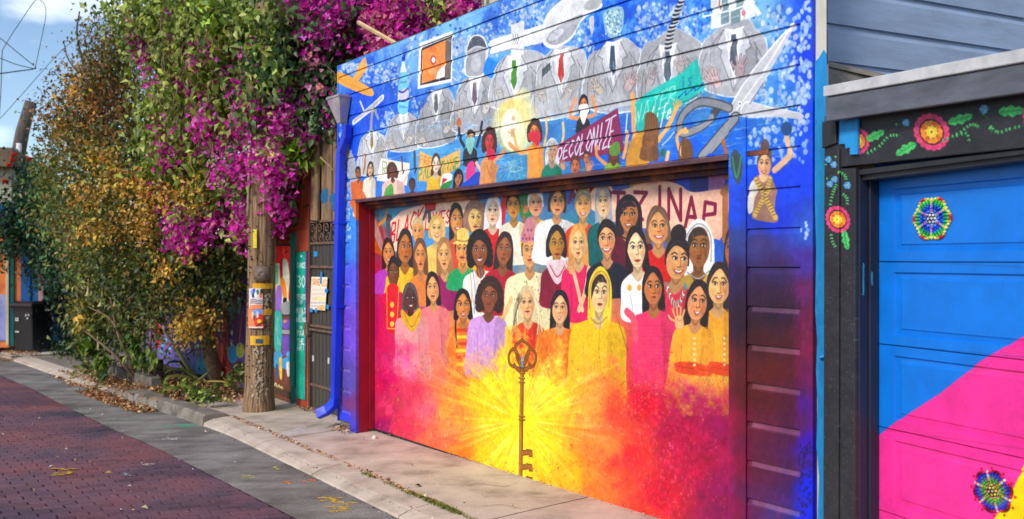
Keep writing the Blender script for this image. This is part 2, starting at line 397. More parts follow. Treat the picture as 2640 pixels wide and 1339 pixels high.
def hand(cv, cx, cy, r, col, rot=0., edge=(90, 80, 80)):
    """A raised painted palm with five fingers; rot = 0 points up."""
    c, s = math.cos(rot), math.sin(rot)
    def R(pts): return [(cx + (x * c - y * s) * r, cy + (x * s + y * c) * r) for x, y in pts]
    fing = [[(-.42, .1), (-.95, -.25), (-1.15, -.65)], [(-.38, -.35), (-.55, -1.0), (-.58, -1.35)], [(-.1, -.45), (-.12, -1.15), (-.1, -1.6)], [(.18, -.42), (.3, -1.08), (.36, -1.45)], [(.4, -.28), (.62, -.8), (.74, -1.1)]]
    for f in fing: cv.line(R(f), r * .36, edge, .8)
    cv.poly(R([(-.5, .9), (-.55, 0), (-.45, -.5), (.3, -.55), (.55, -.2), (.45, .9)]), edge, .8)
    for f in fing: cv.line(R(f), r * .24, col)
    cv.poly(R([(-.42, .9), (-.48, 0), (-.38, -.45), (.25, -.48), (.47, -.15), (.38, .9)]), col)
    cv.line(R([(-.25, -.1), (.1, .1), (.3, .0)]), r * .1, edge, .6)

def suit(cv, body, neck, tie=None, tone=(178, 178, 184)):
    t = np.array(tone, float) * .90
    cv.poly([((x - neck[0]) * 1.03 + neck[0], (y - neck[1]) * 1.02 + neck[1]) for x, y in body], (245, 246, 250), .9)
    cv.poly(body, t)
    b = np.array(body, float); x0, x1 = b[:, 0].min(), b[:, 0].max(); y1 = b[:, 1].max(); W = x1 - x0; nx, ny = neck
    cv.poly([(nx, ny), (nx + W * .28, ny + W * .25), (x1 - W * .02, y1 - W * .3), (x1 - W * .1, y1 - W * .1), (nx + W * .2, y1 - W * .25)], t * .82, .6)
    cv.poly([(nx - W * .16, ny), (nx, ny + W * .02), (nx + W * .16, ny - W * .03), (nx + W * .12, ny + W * .3), (nx + W * .01, ny + W * .85), (nx - W * .11, ny + W * .32)], (238, 238, 242), smooth=False)
    for sd in (-1, 1):
        cv.poly([(nx + sd * W * .14, ny), (nx + sd * W * .27, ny + W * .28), (nx + sd * W * .18, ny + W * .34), (nx + sd * W * .2, ny + W * .42), (nx, ny + W * .95), (nx + sd * W * .08, ny + W * .4)], t * 1.12, .95, smooth=False)
        cv.line([(nx + sd * W * .14, ny), (nx + sd * W * .27, ny + W * .28), (nx + sd * W * .18, ny + W * .34), (nx + sd * W * .2, ny + W * .42), (nx, ny + W * .95)], 3.8, (54, 54, 60), .85, False)
        cv.line([(nx + sd * W * .34, ny + W * .3), (nx + sd * W * .36, ny + W * .7), (nx + sd * W * .33, ny + W * 1.05)], 4.2, (56, 56, 64), .8)
    if tie is not None:
        cv.poly([(nx - W * .035, ny + W * .1), (nx + W * .035, ny + W * .09), (nx + W * .06, ny + W * .5), (nx, ny + W * .66), (nx - W * .06, ny + W * .5)], tie, smooth=False)
    cv.line([(x0 + W * .02, y1 - W * .1), (x0 + W * .05, ny + W * .5), (nx - W * .3, ny + W * .22), (nx - W * .14, ny + W * .02)], 4, (50, 50, 56), .75); cv.line([(x1 - W * .02, y1 - W * .1), (x1 - W * .05, ny + W * .5), (nx + W * .3, ny + W * .2)], 4, (50, 50, 56), .75)
    for q in range(16):
        xx = x0 + W * cv.rng.random(); yy = ny + (y1 - ny) * cv.rng.random()
        cv.line([(xx, yy), (xx + W * .03, yy + W * .25)], W * .04, t * (1.14 if q % 2 else .74), .38)
# ------------------------------------------------------------------ the painted garage door
def paint_door():
    cv = Canvas(DOORP, -.35, 4.50, -.08, 2.32, .0034, 3)
    ctl = [(1000, 560, (60, 150, 190)), (960, 600, (150, 50, 60)), (1200, 520, (70, 140, 200)), (1500, 480, (60, 90, 200)), (1800, 480, (30, 60, 190)), (1860, 620, (40, 90, 200)), (1100, 640, (70, 150, 215)), (1300, 600, (60, 140, 205)),
           (1500, 600, (50, 130, 150)), (960, 700, (190, 20, 70)), (985, 850, (190, 12, 96)), (1000, 980, (204, 6, 84)), (985, 1120, (150, 8, 90)), (1020, 900, (206, 18, 92)), (1060, 1000, (224, 46, 80)), (1100, 1060, (248, 95, 110)), (1040, 1100, (218, 36, 72)),
           (1050, 940, (245, 100, 150)), (1130, 950, (252, 120, 80)), (1160, 1050, (252, 145, 50)), (1180, 1180, (255, 125, 25)), (1120, 1140, (250, 100, 60)), (1200, 930, (253, 165, 50)), (1240, 1000, (255, 200, 20)), (1343, 1080, (255, 238, 25)),
           (1280, 1050, (255, 216, 15)), (1400, 1150, (255, 222, 12)), (1350, 1250, (255, 216, 5)), (1250, 1180, (255, 205, 12)), (1430, 1020, (255, 224, 40)), (1300, 1000, (255, 226, 30)), (1390, 1030, (255, 238, 60)), (1310, 1130, (255, 232, 24)), (1440, 950, (252, 190, 50)), (1330, 960, (255, 205, 20)), (1520, 1050, (255, 165, 60)), (1560, 1150, (250, 125, 50)),
           (1480, 1230, (255, 180, 12)), (1560, 1260, (250, 115, 45)), (1600, 1050, (240, 66, 48)), (1620, 1180, (236, 36, 44)), (1660, 1040, (206, 10, 42)), (1660, 940, (235, 50, 90)), (1700, 1280, (196, 10, 44)), (1750, 1120, (182, 6, 60)), (1800, 1200, (180, 8, 58)),
           (1850, 1100, (158, 6, 80)), (1860, 1250, (146, 6, 80)), (1780, 1020, (164, 14, 84)), (1860, 1330, (140, 6, 78)), (1640, 1320, (245, 60, 40)), (1500, 1310, (252, 150, 40)), (1800, 950, (240, 130, 60))]
    cv.field(ctl, 3.2, 26)
    FX, FY = cv.grid_f()
    # rays of the sunburst
    dx, dy = FX - 1343, FY - 1085
    an = np.arctan2(dy, dx * 1.5); rr = np.hypot(dx * 1.5, dy)
    rn = np.interp((an + np.pi) / (2 * np.pi) * 420, np.arange(421), cv.rng.random(421))
    rn2 = np.interp((an + np.pi) / (2 * np.pi) * 130, np.arange(131), cv.rng.random(131))
    ray = (rn * .6 + rn2 * .6 - .6) * np.clip(rr / 40, 0, 1) * np.clip(1.25 - rr / 330, 0, 1)
    ray *= (.5 + .9 * np.clip(cv.mott * 3 + .5, 0, 1))
    cv.a = np.clip(cv.a + ray[..., None] * np.array([.05, .24, .25]), 0, 1).astype(np.float32)
    # dabs of paint
    cv.crop(0, 0, 1)
    for k in range(900):
        x = 972 + 900 * cv.rng.random(); y = 930 + 420 * cv.rng.random()
        q = cv.P([(x, y)])[0].astype(int)
        if not (0 < q[0] < cv.w and 0 < q[1] < cv.h): continue
        c = cv.a[q[1], q[0]] * 255
        j = np.array([cv.rng.normal(0, 8), cv.rng.normal(0, 20), cv.rng.normal(0, 16)])
        cv.ell(x, y, 3 + 9 * cv.rng.random(), 5 + 12 * cv.rng.random(), np.clip(c * (.86 + .34 * cv.rng.random()) + j, 0, 255), .26, cv.rng.random() * .8, soft=1, n=10)
    for k in range(170):             # pale stencilled flecks
        x = 1640 + 150 * cv.rng.random(); y = 1090 + 200 * cv.rng.random()
        if cv.rng.random() < .45: x, y = 1080 + 110 * cv.rng.random(), 1010 + 150 * cv.rng.random()
        cv.line([(x, y), (x + 3, y + 4), (x + 2, y + 9)], 1.5, (250, 170, 160), .45)
    bg = cv.a.copy()
    # ---- banners
    cv.crop(920, 480, 2.614)
    cv.poly([(-60, 70), (60, 70), (150, 330), (220, 420), (200, 470), (90, 420), (20, 240)], (205, 80, 20))
    for q in range(7): cv.line([(30 + 18 * q, 80), (60 + 18 * q, 220), (130 + 12 * q, 400)], 9, (150, 45, 20) if q % 2 else (235, 115, 35), .6)
    cv.poly([(110, 180), (150, 300), (185, 420), (165, 440), (120, 330)], (190, 130, 130))
    cv.poly([(200, 200), (240, 210), (235, 320), (205, 330)], (70, 80, 95))
    cv.line([(205, 145), (190, 220), (150, 260)], 26, (225, 140, 40))
    cv.poly([(225, 240), (300, 170), (450, 120), (780, 90), (790, 230), (640, 270), (390, 300), (330, 420), (250, 445)], (247, 205, 178), smooth=False)
    text(cv, 'BLACK', (240, 250), (460, 138), (150, 95), 15, (205, 15, 25), slant=.12)
    cv.poly([(462, 110), (525, 100), (530, 160), (500, 175), (505, 240), (480, 245), (478, 180), (455, 230), (440, 225), (462, 160)], (70, 75, 85))
    cv.poly([(460, 108), (525, 98), (528, 150), (470, 160)], (205, 25, 35))
    text(cv, 'LIVES', (470, 185), (640, 160), (110, 80), 12, (205, 15, 25), slant=.08)
    text(cv, 'MATTER', (650, 175), (900, 110), (85, 60), 11, (205, 15, 25), slant=.08)
    cv.poly([(1075, 50), (1160, 60), (1180, 190), (1110, 220), (1090, 130)], (30, 130, 70))
    cv.line([(1125, 210), (1120, 330)], 34, (165, 95, 45)); hand(cv, 1140, 150, 34, (190, 120, 60), .3)
    cv.poly([(985, 60), (1010, 60), (985, 300), (900, 430), (870, 480), (940, 280)], (205, 22, 35))
    cv.crop(1360, 440, 2.334)
    for x, c in ((280, (40, 45, 90)), (620, (190, 150, 60)), (780, (120, 25, 60)), (1080, (150, 95, 150)), (980, (35, 40, 120))):
        cv.poly([(x, -10), (x + 95, -10), (x + 100, 140), (x + 10, 150)], c)
    cv.poly([(250, 60), (470, 55), (520, 120), (590, 112), (700, 72), (830, 62), (920, 88), (1000, 130), (1200, 118), (1210, 250), (1165, 405), (1090, 405), (640, 335), (420, 260)], (244, 190, 162))
    for ch, x, y, hh, sl in (('A', 250, 70, 120, 0), ('Y', 330, 75, 130, 0), ('O', 425, 85, 135, 0), ('T', 512, 130, 120, .05), ('Z', 645, 130, 160, .15), ('I', 760, 95, 170, 0), ('N', 850, 110, 185, 0), ('A', 950, 160, 175, 0), ('P', 1070, 190, 140, .1)):
        text(cv, ch, (x, y), (x + 100, y + 6), hh, 24, (128, 20, 58), slant=sl)
    cv.line([(1180, 130), (1240, 60), (1190, 20)], 50, (165, 110, 60)); cv.line([(1190, 150), (1190, 420)], 44, (175, 105, 50))
    # ---- figures, far rows first
    cv.crop(920, 480, 2.614)
    F = lambda *a, **k: person(cv, *a, **k)
    blk = (38, 28, 28)
    F(415, 310, 33, 74, (238, 165, 95), (205, 178, 125), (238, 232, 225), 'short', bottom=620)
    F(540, 290, 39, 72, (252, 208, 145), (222, 168, 82), (243, 198, 95), 'bob', bottom=620, smile=True)
    F(672, 232, 38, 86, (212, 146, 84), blk, (205, 70, 40), 'long', bottom=560, smile=True, hl=1.8)
    F(795, 222, 41, 84, (246, 206, 132), (150, 112, 92), (238, 178, 45), 'curly', bottom=560)
    F(918, 172, 42, 80, (240, 215, 198), (236, 238, 242), (205, 22, 30), 'long', bottom=560, hl=2.0)
    F(1055, 132, 39, 76, (205, 150, 62), (48, 36, 30), (236, 228, 205), 'short', bottom=520, sw=2.1)
    F(1205, 118, 43, 76, (232, 172, 142), (235, 235, 235), (246, 205, 40), 'short', bottom=420, sw=1.8)
    F(213, 452, 33, 74, (226, 152, 86), (50, 34, 28), (188, 60, 190), 'long', bottom=720, smile=True, hl=1.5, sw=2.7)
    F(325, 415, 41, 92, (192, 118, 48), (44, 34, 32), (243, 188, 30), 'long', bottom=760, sw=2.4, hl=1.6)
    F(590, 470, 40, 90, (238, 182, 122), (165, 112, 66), (150, 22, 92), 'long', bottom=830, sw=2.0)
    F(428, 472, 36, 88, (228, 152, 92), (112, 70, 42), (228, 125, 55), 'long', bottom=800, hl=2.9)
    F(715, 432, 42, 82, (226, 160, 92), (70, 46, 30), (28, 160, 92), 'hat', cover=(243, 200, 98), bottom=700)
    F(828, 440, 47, 92, (150, 90, 60), (32, 26, 26), (242, 232, 224), 'curly', bottom=880, smile=True, sw=2.0)
    for k in range(7): cv.line([(760 + 20 * k, 560), (775 + 22 * k, 700), (770 + 22 * k, 860)], 9, [(235, 120, 40), (80, 120, 200), (240, 190, 60)][k % 3], .7)
    F(993, 432, 46, 90, (164, 100, 66), (52, 36, 34), (172, 25, 42), 'long', bottom=860, sw=2.1, hl=2.4)
    F(1165, 442, 45, 98, (222, 166, 112), (70, 48, 40), (246, 228, 178), 'crown', cover=(205, 128, 138), bottom=960, sw=2.9)
    for k in range(60): cv.ell(1060 + 230 * cv.rng.random(), 600 + 330 * cv.rng.random(), 5, 8, [(210, 60, 60), (70, 110, 190), (110, 150, 90), (230, 170, 60)][k % 4], .75, n=8)
    cv.line([(1040, 760), (1000, 860), (960, 930)], 40, (240, 190, 120)); hand(cv, 965, 915, 40, (236, 180, 112), 3.4, (150, 90, 50))
    F(247, 588, 32, 84, (118, 74, 44), blk, (216, 20, 82), 'short', bottom=1100, sw=2.3)
    cv.poly([(200, 690), (285, 690), (275, 965), (205, 965)], (222, 28, 40)); cv.line([(202, 690), (205, 960), (270, 962), (283, 695)], 8, (245, 190, 60), .9, False)
    for y in (800, 865, 930): cv.ell(238, y, 14, 20, (245, 190, 60))
    F(512, 690, 36, 82, (236, 172, 112), blk, (242, 122, 122), 'long', bottom=1280, hl=3.6, sw=2.2)
    F(360, 760, 40, 78, (84, 50, 46), (84, 74, 78), (246, 156, 156), 'long', bottom=1320, sw=2.2, hl=1.0, smile=True)
    cv.poly([(305, 830), (360, 880), (420, 820), (432, 880), (385, 975), (345, 960), (300, 880)], (226, 172, 22)); cv.line([(315, 850), (370, 950), (425, 850)], 8, (170, 115, 15))
    F(715, 808, 44, 84, (216, 140, 76), blk, (240, 110, 35), 'long', bottom=1330, sw=1.9, smile=True, hl=1.0)
    for k in range(6): cv.poly([(668, 960 + 46 * k), (775, 960 + 46 * k), (775, 982 + 46 * k), (668, 982 + 46 * k)], (250, 205, 40) if k % 2 else (210, 62, 22), smooth=False)
    cv.line([(672, 850), (665, 960), (675, 1080)], 20, blk); cv.line([(760, 850), (770, 930)], 16, blk)
    cv.line([(640, 980), (600, 1110), (660, 1220)], 26, (226, 140, 66)); cv.line([(800, 990), (845, 1110), (770, 1220)], 26, (226, 140, 66))
    F(895, 748, 50, 88, (140, 82, 56), (58, 36, 30), (206, 152, 216), 'curly', bottom=1290, sw=2.1)
    cv.line([(1010, 960), (1000, 1090), (950, 1200)], 34, (246, 196, 90))
    F(1148, 792, 46, 88, (236, 188, 142), (214, 190, 142), (222, 52, 32), 'long', bottom=1290, hl=2.6, sw=1.9)
    for k in range(22):
        sd = -1 if k % 2 else 1
        cv.line([(1148 + sd * (30 + 30 * cv.rng.random()), 700 + 60 * cv.rng.random()), (1148 + sd * (70 + 25 * cv.rng.random()), 850), (1148 + sd * (60 + 50 * cv.rng.random()), 1000)], 6, [(240, 222, 180), (150, 125, 90), (200, 175, 130), (90, 80, 70)][k % 4], .8)
    cv.crop(1360, 440, 2.334)
    F(180, 190, 39, 72, (232, 172, 122), (62, 46, 42), (236, 232, 228), 'bob', bottom=560, sw=2.6)
    for k in range(40): cv.line([(120 + 130 * cv.rng.random(), 290 + 200 * cv.rng.random())] * 1 + [(130 + 110 * cv.rng.random(), 300 + 190 * cv.rng.random())], 2, (120, 120, 120), .35)
    F(335, 210, 41, 77, (236, 182, 122), (152, 142, 112), (216, 62, 32), 'short', bottom=520, smile=True, sw=2.0)
    F(455, 192, 37, 82, (228, 202, 172), (152, 158, 168), (20, 92, 92), 'long', bottom=640, sw=2.2)
    F(608, 272, 52, 84, (190, 126, 76), (45, 30, 40), (92, 22, 42), 'scarf', cover=(46, 34, 44), bottom=620, smile=True, sw=2.2)
    F(785, 342, 54, 94, (226, 166, 112), (112, 82, 62), (206, 25, 25), 'long', bottom=660, smile=True, hl=.9, sw=1.9)
    F(1030, 462, 60, 112, (150, 100, 56), (60, 48, 42), (192, 152, 62), 'scarf', cover=(236, 234, 232), bottom=760, sw=2.0)
    F(175, 447, 43, 87, (190, 140, 62), (40, 34, 36), (132, 25, 52), 'bob', bottom=820, sw=1.7)
    cv.poly([(120, 545), (230, 540), (245, 590), (180, 685), (125, 600)], (232, 200, 205)); cv.line([(135, 570), (180, 640), (225, 575)], 8, (190, 60, 90))
    F(305, 442, 43, 87, (246, 202, 152), (226, 152, 72), (226, 30, 92), 'long', bottom=900, sw=1.9, hl=2.0)
    cv.line([(370, 590), (350, 720), (310, 840)], 34, (246, 196, 140)); cv.line([(275, 600), (300, 700), (330, 840)], 30, (246, 196, 140)); hand(cv, 262, 590, 32, (230, 165, 100), -.2, (150, 90, 50))
    F(478, 417, 46, 90, (226, 166, 122), blk, (36, 36, 52), 'short', bottom=760, smile=True, sw=2.1)
    F(655, 472, 50, 100, (252, 216, 182), blk, (238, 238, 243), 'long', bottom=900, sw=1.7, hl=1.3)
    for x in (615, 672): cv.ell(x, 705, 13, 20, (236, 160, 40))
    F(900, 540, 60, 104, (220, 166, 116), (42, 32, 34), (222, 42, 72), 'bun', bottom=1000, smile=True, sw=1.6)
    for k in range(34):
        t = k / 33; cv.ell(840 + 110 * t, 700 + 110 * math.sin(math.pi * t), 9, 26, [(230, 90, 30), (60, 150, 170), (240, 235, 225), (190, 40, 40)][k % 4], .95, n=8)
    F(195, 832, 43, 82, (236, 186, 142), (36, 30, 34), (238, 112, 30), 'long', bottom=1360, hl=3.4, sw=2.6, smile=True)
    F(435, 742, 46, 108, (246, 216, 172), (60, 44, 40), (247, 190, 28), 'scarf', cover=(246, 204, 52), bottom=1420, sw=2.9)
    for k in range(240):
        x, y = 330 + 290 * cv.rng.random(), 930 + 330 * cv.rng.random()
        cv.ell(x, y, 3.5, 5, (205, 130, 15), .5, n=6)
    cv.line([(545, 900), (600, 1080), (640, 1240)], 8, (150, 90, 15), .7); cv.line([(440, 900), (430, 1060), (445, 1240)], 5, (170, 105, 15), .7)
    F(755, 707, 50, 95, (196, 122, 76), (38, 28, 30), (232, 52, 102), 'long', bottom=1450, hl=4.4, sw=2.0)
    for j in range(15):
        for i in range(12): cv.line([(680 + 14 * i + 7 * (j % 2), 930 + 22 * j), (687 + 14 * i + 7 * (j % 2), 940 + 22 * j), (694 + 14 * i + 7 * (j % 2), 930 + 22 * j)], 2.6, (190, 22, 62), .55, False)
    cv.line([(600, 850), (640, 900), (650, 1010)], 50, (238, 80, 100))
    F(1222, 470, 30, 90, (176, 100, 60), (58, 40, 36), (120, 60, 50), 'long', bottom=700, sw=1.2)
    F(1152, 692, 57, 102, (246, 192, 132), (48, 36, 38), (242, 162, 42), 'long', bottom=1450, hl=2.9, sw=1.5, tilt=-.12, smile=True)
    F(1022, 792, 54, 98, (230, 160, 112), (44, 34, 36), (243, 165, 45), 'long', bottom=1450, hl=2.4, sw=1.9, smile=True)
    hand(cv, 912, 900, 52, (236, 165, 110), -.1, (150, 90, 50))
    for x0, x1 in ((905, 1095), (1102, 1230)):
        cv.poly([(x0, 1150), (x1, 1175), (x1, 1235), (x0, 1215)], (222, 70, 28)); cv.line([(x0, 1180), (x1, 1205)], 5, (170, 40, 20), .7)
    for y in range(6): cv.ell(1005, 1010 + 32 * y, 9, 9, (250, 215, 150)); cv.ell(1185, 1010 + 32 * y, 7, 9, (250, 215, 150))
    for j in range(7):
        for i in range(16): cv.line([(905 + 20 * i + 10 * (j % 2), 1255 + 22 * j), (915 + 20 * i + 10 * (j % 2), 1242 + 22 * j), (925 + 20 * i + 10 * (j % 2), 1255 + 22 * j)], 4, (248, 190, 110), .8 - .09 * j, False)
    # ---- the figures melt into the glow at the bottom
    y0 = np.interp(FX[0], [960, 1030, 1120, 1200, 1330, 1450, 1560, 1650, 1740, 1760, 1900], [890, 850, 865, 905, 850, 870, 915, 915, 930, 950, 955])
    k = np.clip((FY - y0[None, :] + cv.mott * 230 + cv.fine * 90) / 125, 0, 1)[..., None]
    cv.a = (cv.a * (1 - k) + bg * k).astype(np.float32)
    cv.crop(0, 0, 1)
    for q in range(420):
        a = 2 * math.pi * cv.rng.random(); r0 = 30 + 60 * cv.rng.random(); r1 = r0 + 40 + 130 * cv.rng.random() ** 2
        cv.line([(1343 + r0 * .8 * math.cos(a), 1085 + r0 * math.sin(a)), (1343 + r1 * .8 * math.cos(a), 1085 + r1 * math.sin(a))], 1.6 + 2.6 * cv.rng.random(), [(255, 250, 150), (255, 200, 10), (255, 236, 60), (252, 170, 20)][q % 4], .26, False, taper=True)
    for q in range(60):              # strokes of light licking up
        a = -math.pi * (.08 + .84 * cv.rng.random()); r0 = 90 + 130 * cv.rng.random(); r1 = r0 + 30 + 60 * cv.rng.random()
        x, y = 1343, 1085
        cv.line([(x + r0 * math.cos(a), y + r0 * math.sin(a)), (x + r1 * math.cos(a), y + r1 * math.sin(a))], 5, (255, 205 + 40 * cv.rng.random(), 60 + 80 * cv.rng.random()), .20, taper=True)
    dim = np.clip((FY - 930) / 160, 0, 1) * np.clip((np.hypot((FX - 1343) * .8, FY - 1110) - 150) / 260, 0, 1)
    cv.a = (cv.a * (1 - dim[..., None] * np.array([.05, .08, .04]))).astype(np.float32)
    cv.strokes(4200, 965, 470, 1885, 960, (4, 12), (1.2, 2.8), 16, .5)
    cv.strokes(2600, 965, 900, 1885, 1340, (8, 22), (2, 5), 26, .38)
    for k in range(240):            # lace stencils sprayed through the colour on the right and left
        x, y = (1600 + 240 * cv.rng.random(), 985 + 90 * cv.rng.random()) if k % 3 else (1010 + 120 * cv.rng.random(), 900 + 80 * cv.rng.random())
        x = round(x / 9) * 9; y = round(y / 8) * 8; cv.line([(x - 3, y + 3), (x, y - 2), (x + 3, y + 3)], 1.3, (250, 190, 130) if k % 2 else (150, 12, 60), .5, False)
    for q in range(2600):
        x, y = 970 + 900 * cv.rng.random(), 930 + 410 * cv.rng.random(); r = math.hypot((x - 1343) * .8, y - 1085)
        if r < 110: continue
        cv.ell(x, y, 1 + 2.2 * cv.rng.random() ** 2, 1.4 + 3 * cv.rng.random() ** 2, [(255, 160, 60), (250, 110, 80), (196, 8, 70), (255, 190, 120), (150, 6, 80), (240, 30, 60)][q % 6], .26, n=7)
    # ---- the golden key
    cv.crop(900, 880, 2.847)
    br, dkb, hi = (158, 92, 30), (78, 36, 10), (214, 146, 56); KX = lambda p: [(1270 + (x - 1270) * 1.16, 215 + (y - 215) * 1.12) for x, y in p]
    for c, w in ((dkb, 24), (br, 13)):
        cv.line(KX([(1270, 15), (1225, 70), (1270, 195), (1318, 70), (1270, 15)]), w, c)
        cv.line(KX([(1258, 205), (1195, 175), (1188, 110), (1215, 75), (1245, 110), (1262, 190)]), w, c); cv.line(KX([(1285, 205), (1345, 180), (1358, 115), (1330, 75), (1300, 110), (1280, 190)]), w, c)
        cv.line(KX([(1222, 175), (1240, 210), (1270, 215), (1300, 210), (1318, 175)]), w, c)
    for y in (125, 155, 185): cv.ell(1271, y, 9, 14, (90, 150, 190)); 
    cv.line([(1270, 215), (1264, 640), (1258, 1075)], 46, dkb, smooth=False); cv.line([(1270, 215), (1264, 640), (1258, 1075)], 33, br, smooth=False); cv.line([(1262, 230), (1251, 1070)], 9, hi, smooth=False)
    for y in (232, 270, 300, 550, 575): cv.line([(1248, y), (1290, y + 4)], 12, dkb); cv.line([(1250, y - 2), (1286, y + 1)], 6, hi)
    for y in (800, 905, 1000):
        for c, g in ((dkb, 0), (br, 5)):
            cv.poly([(1270, y + g), (1300, y - 2 + g), (1300, y - 10 + g), (1346, y + g), (1348, y + 54 - g), (1320, y + 50 - g), (1318, y + 36 - g), (1270, y + 42 - g)], c, smooth=False)
    cv.grain(.05)
    return cv

# ------------------------------------------------------------------ the painted boards above and beside the door
def paint_wall():
    cv = Canvas(WALL, -.60, 4.98, -.08, 3.66, .0036, 5)
    ctl = [(1990, 350, (20, 95, 225)), (1990, 450, (10, 60, 235)), (1990, 560, (16, 48, 205)), (1960, 640, (58, 50, 118)), (1990, 700, (54, 30, 96)), (1960, 760, (56, 20, 66)), (2030, 800, (62, 18, 66)), (1990, 800, (52, 18, 52)), (1960, 880, (86, 20, 30)), (2030, 880, (96, 18, 40)), (2030, 960, (112, 20, 44)), (1950, 1010, (112, 24, 30)), (2035, 1040, (104, 18, 58)), (1950, 1100, (122, 22, 62)), (2035, 1120, (96, 20, 88)), (1950, 1200, (118, 24, 76)), (2030, 1210, (92, 24, 110)), (1950, 1300, (110, 34, 110)), (1990, 950, (112, 26, 28)), (1990, 1040, (112, 22, 40)), (1990, 1100, (122, 26, 78)),
           (1990, 1200, (112, 28, 88)), (2080, 1250, (10, 30, 235)), (2080, 1330, (12, 32, 225)), (2080, 1150, (62, 10, 195)), (2080, 1040, (80, 12, 140)), (2080, 900, (118, 14, 66)), (2080, 760, (100, 22, 88)), (2080, 830, (112, 16, 70)), (2080, 680, (70, 40, 150)), (2080, 970, (112, 14, 84)), (2080, 600, (40, 85, 205)), (2085, 450, (8, 60, 240)), (2085, 300, (10, 62, 235)),
           (2085, 150, (10, 55, 225)), (2080, 40, (12, 70, 225)), (1990, 1320, (90, 48, 155)), (1900, 560, (20, 70, 220)), (1900, 620, (48, 62, 135)), (1900, 720, (45, 25, 80)), (1900, 820, (52, 20, 52)), (1900, 950, (115, 30, 40)), (1900, 1080, (165, 15, 65)), (1900, 1200, (170, 8, 78)), (1900, 1320, (155, 8, 85)),
           (890, 560, (50, 135, 232)), (890, 640, (60, 130, 232)), (890, 720, (85, 85, 222)), (890, 850, (112, 72, 205)), (890, 1000, (88, 72, 165)), (890, 1070, (35, 60, 225)), (905, 1050, (120, 50, 110)),
           (880, 200, (55, 125, 225)), (930, 230, (25, 75, 220)), (960, 280, (15, 70, 220)), (900, 380, (20, 80, 225)), (1010, 220, (25, 85, 215)), (990, 360, (30, 100, 225)), (1050, 160, (110, 165, 230)), (1100, 400, (85, 165, 225)), (1000, 420, (45, 120, 215)),
           (1200, 100, (130, 190, 235)), (1300, 40, (80, 140, 230)), (1250, 160, (60, 150, 240)), (1200, 420, (70, 150, 210)), (1380, 430, (60, 140, 190)), (1420, 60, (60, 120, 235)), (1400, 330, (60, 130, 195)), (1520, 300, (50, 125, 200)), (1580, 50, (15, 95, 230)), (1560, 360, (20, 85, 215)),
           (1700, 60, (70, 130, 235)), (1780, 60, (20, 100, 235)), (1700, 320, (60, 130, 210)), (1800, 240, (80, 155, 205)), (1840, 320, (30, 110, 215)), (1900, 60, (90, 165, 225)), (1960, 50, (120, 180, 220)), (1990, 150, (60, 130, 230)), (2000, 260, (40, 120, 205)), (1960, 320, (40, 120, 215)), (1900, 380, (20, 100, 225)), (1780, 380, (20, 90, 225))]
    cv.field(ctl, 3.4, 16)
    cv.crop(0, 0, 1)
    rng = cv.rng
    def bubbles(x0, y0, x1, y1, n, r0, r1, cols=((216, 228, 248), (172, 200, 242), (140, 180, 236)), a=.8):
        for k in range(n):
            x = x0 + (x1 - x0) * rng.random(); y = y0 + (y1 - y0) * rng.random(); r = r0 + (r1 - r0) * rng.random()
            cv.ell(x, y, r * .78, r * 1.1, np.array(cols[k % len(cols)]) * (.86 + .14 * rng.random()), a, rng.random() - .5, n=9)
    FX, FY = cv.grid_f()
    top = np.clip((cv.mott * 3.2 + cv.fine * 1.2 + .30), 0, 1) * np.clip((FY.max(0)[None, :] * 0 + 330 - FY) / 240, 0, 1) * np.clip((2075 - FX) / 90, 0, 1)
    cv.a = (cv.a + (.62 * top)[..., None] * (np.array([.50, .74, .93]) - cv.a)).astype(np.float32)
    dk_ = np.clip((-cv.mott * 3.4 - .25), 0, 1) * np.clip((430 - FY) / 200, 0, 1)
    cv.a = (cv.a + (.55 * dk_)[..., None] * (np.array([.03, .20, .72]) - cv.a)).astype(np.float32)
    for (x0, y0, x1, y1, n, r0, r1) in ((1290, 0, 1470, 60, 110, 2, 6), (1050, 90, 1300, 150, 260, 2, 6), (1180, 60, 1330, 130, 140, 2, 5), (900, 165, 1060, 215, 170, 2, 5), (1010, 190, 1060, 260, 60, 2, 4), (980, 290, 1020, 340, 60, 2, 5), (870, 165, 960, 190, 90, 2, 5), (1160, 105, 1215, 220, 160, 2, 5),
                                         (1340, 10, 1440, 70, 90, 3, 6), (1470, 60, 1530, 150, 60, 3, 6), (1640, 10, 1770, 130, 190, 3, 7), (1750, 20, 1850, 110, 70, 3, 8), (1880, 20, 2060, 120, 110, 4, 9), (1960, 110, 2070, 340, 150, 4, 9), (2062, 0, 2092, 420, 80, 5, 9), (1930, 330, 2060, 420, 60, 4, 8), (1910, 240, 2060, 300, 50, 4, 8), (2066, 560, 2090, 620, 8, 4, 7),
                                         (876, 300, 905, 620, 170, 2, 6), (1060, 250, 1130, 330, 40, 2, 5)):
        bubbles(x0, y0, x1, y1, n, r0, r1)
    for k in range(150):             # dark cells between
        x = 1060 + 1000 * rng.random(); y = 10 + 120 * rng.random()
        cv.ell(x, y, 2 + 2 * rng.random(), 3 + 2 * rng.random(), (25, 70, 190), .7, n=8)
    for k in range(420):             # water: long pale strokes
        x = 960 + 1050 * rng.random(); y = 262 + 170 * rng.random() + (300 - x * .15) * .12
        cv.line([(x, y), (x + 14, y - 2 + 3 * rng.random()), (x + 30, y - 6)], 1.2 + 2.4 * rng.random(), [(205, 228, 245), (90, 160, 215), (30, 95, 180), (140, 195, 228)][k % 4], .5, taper=True)
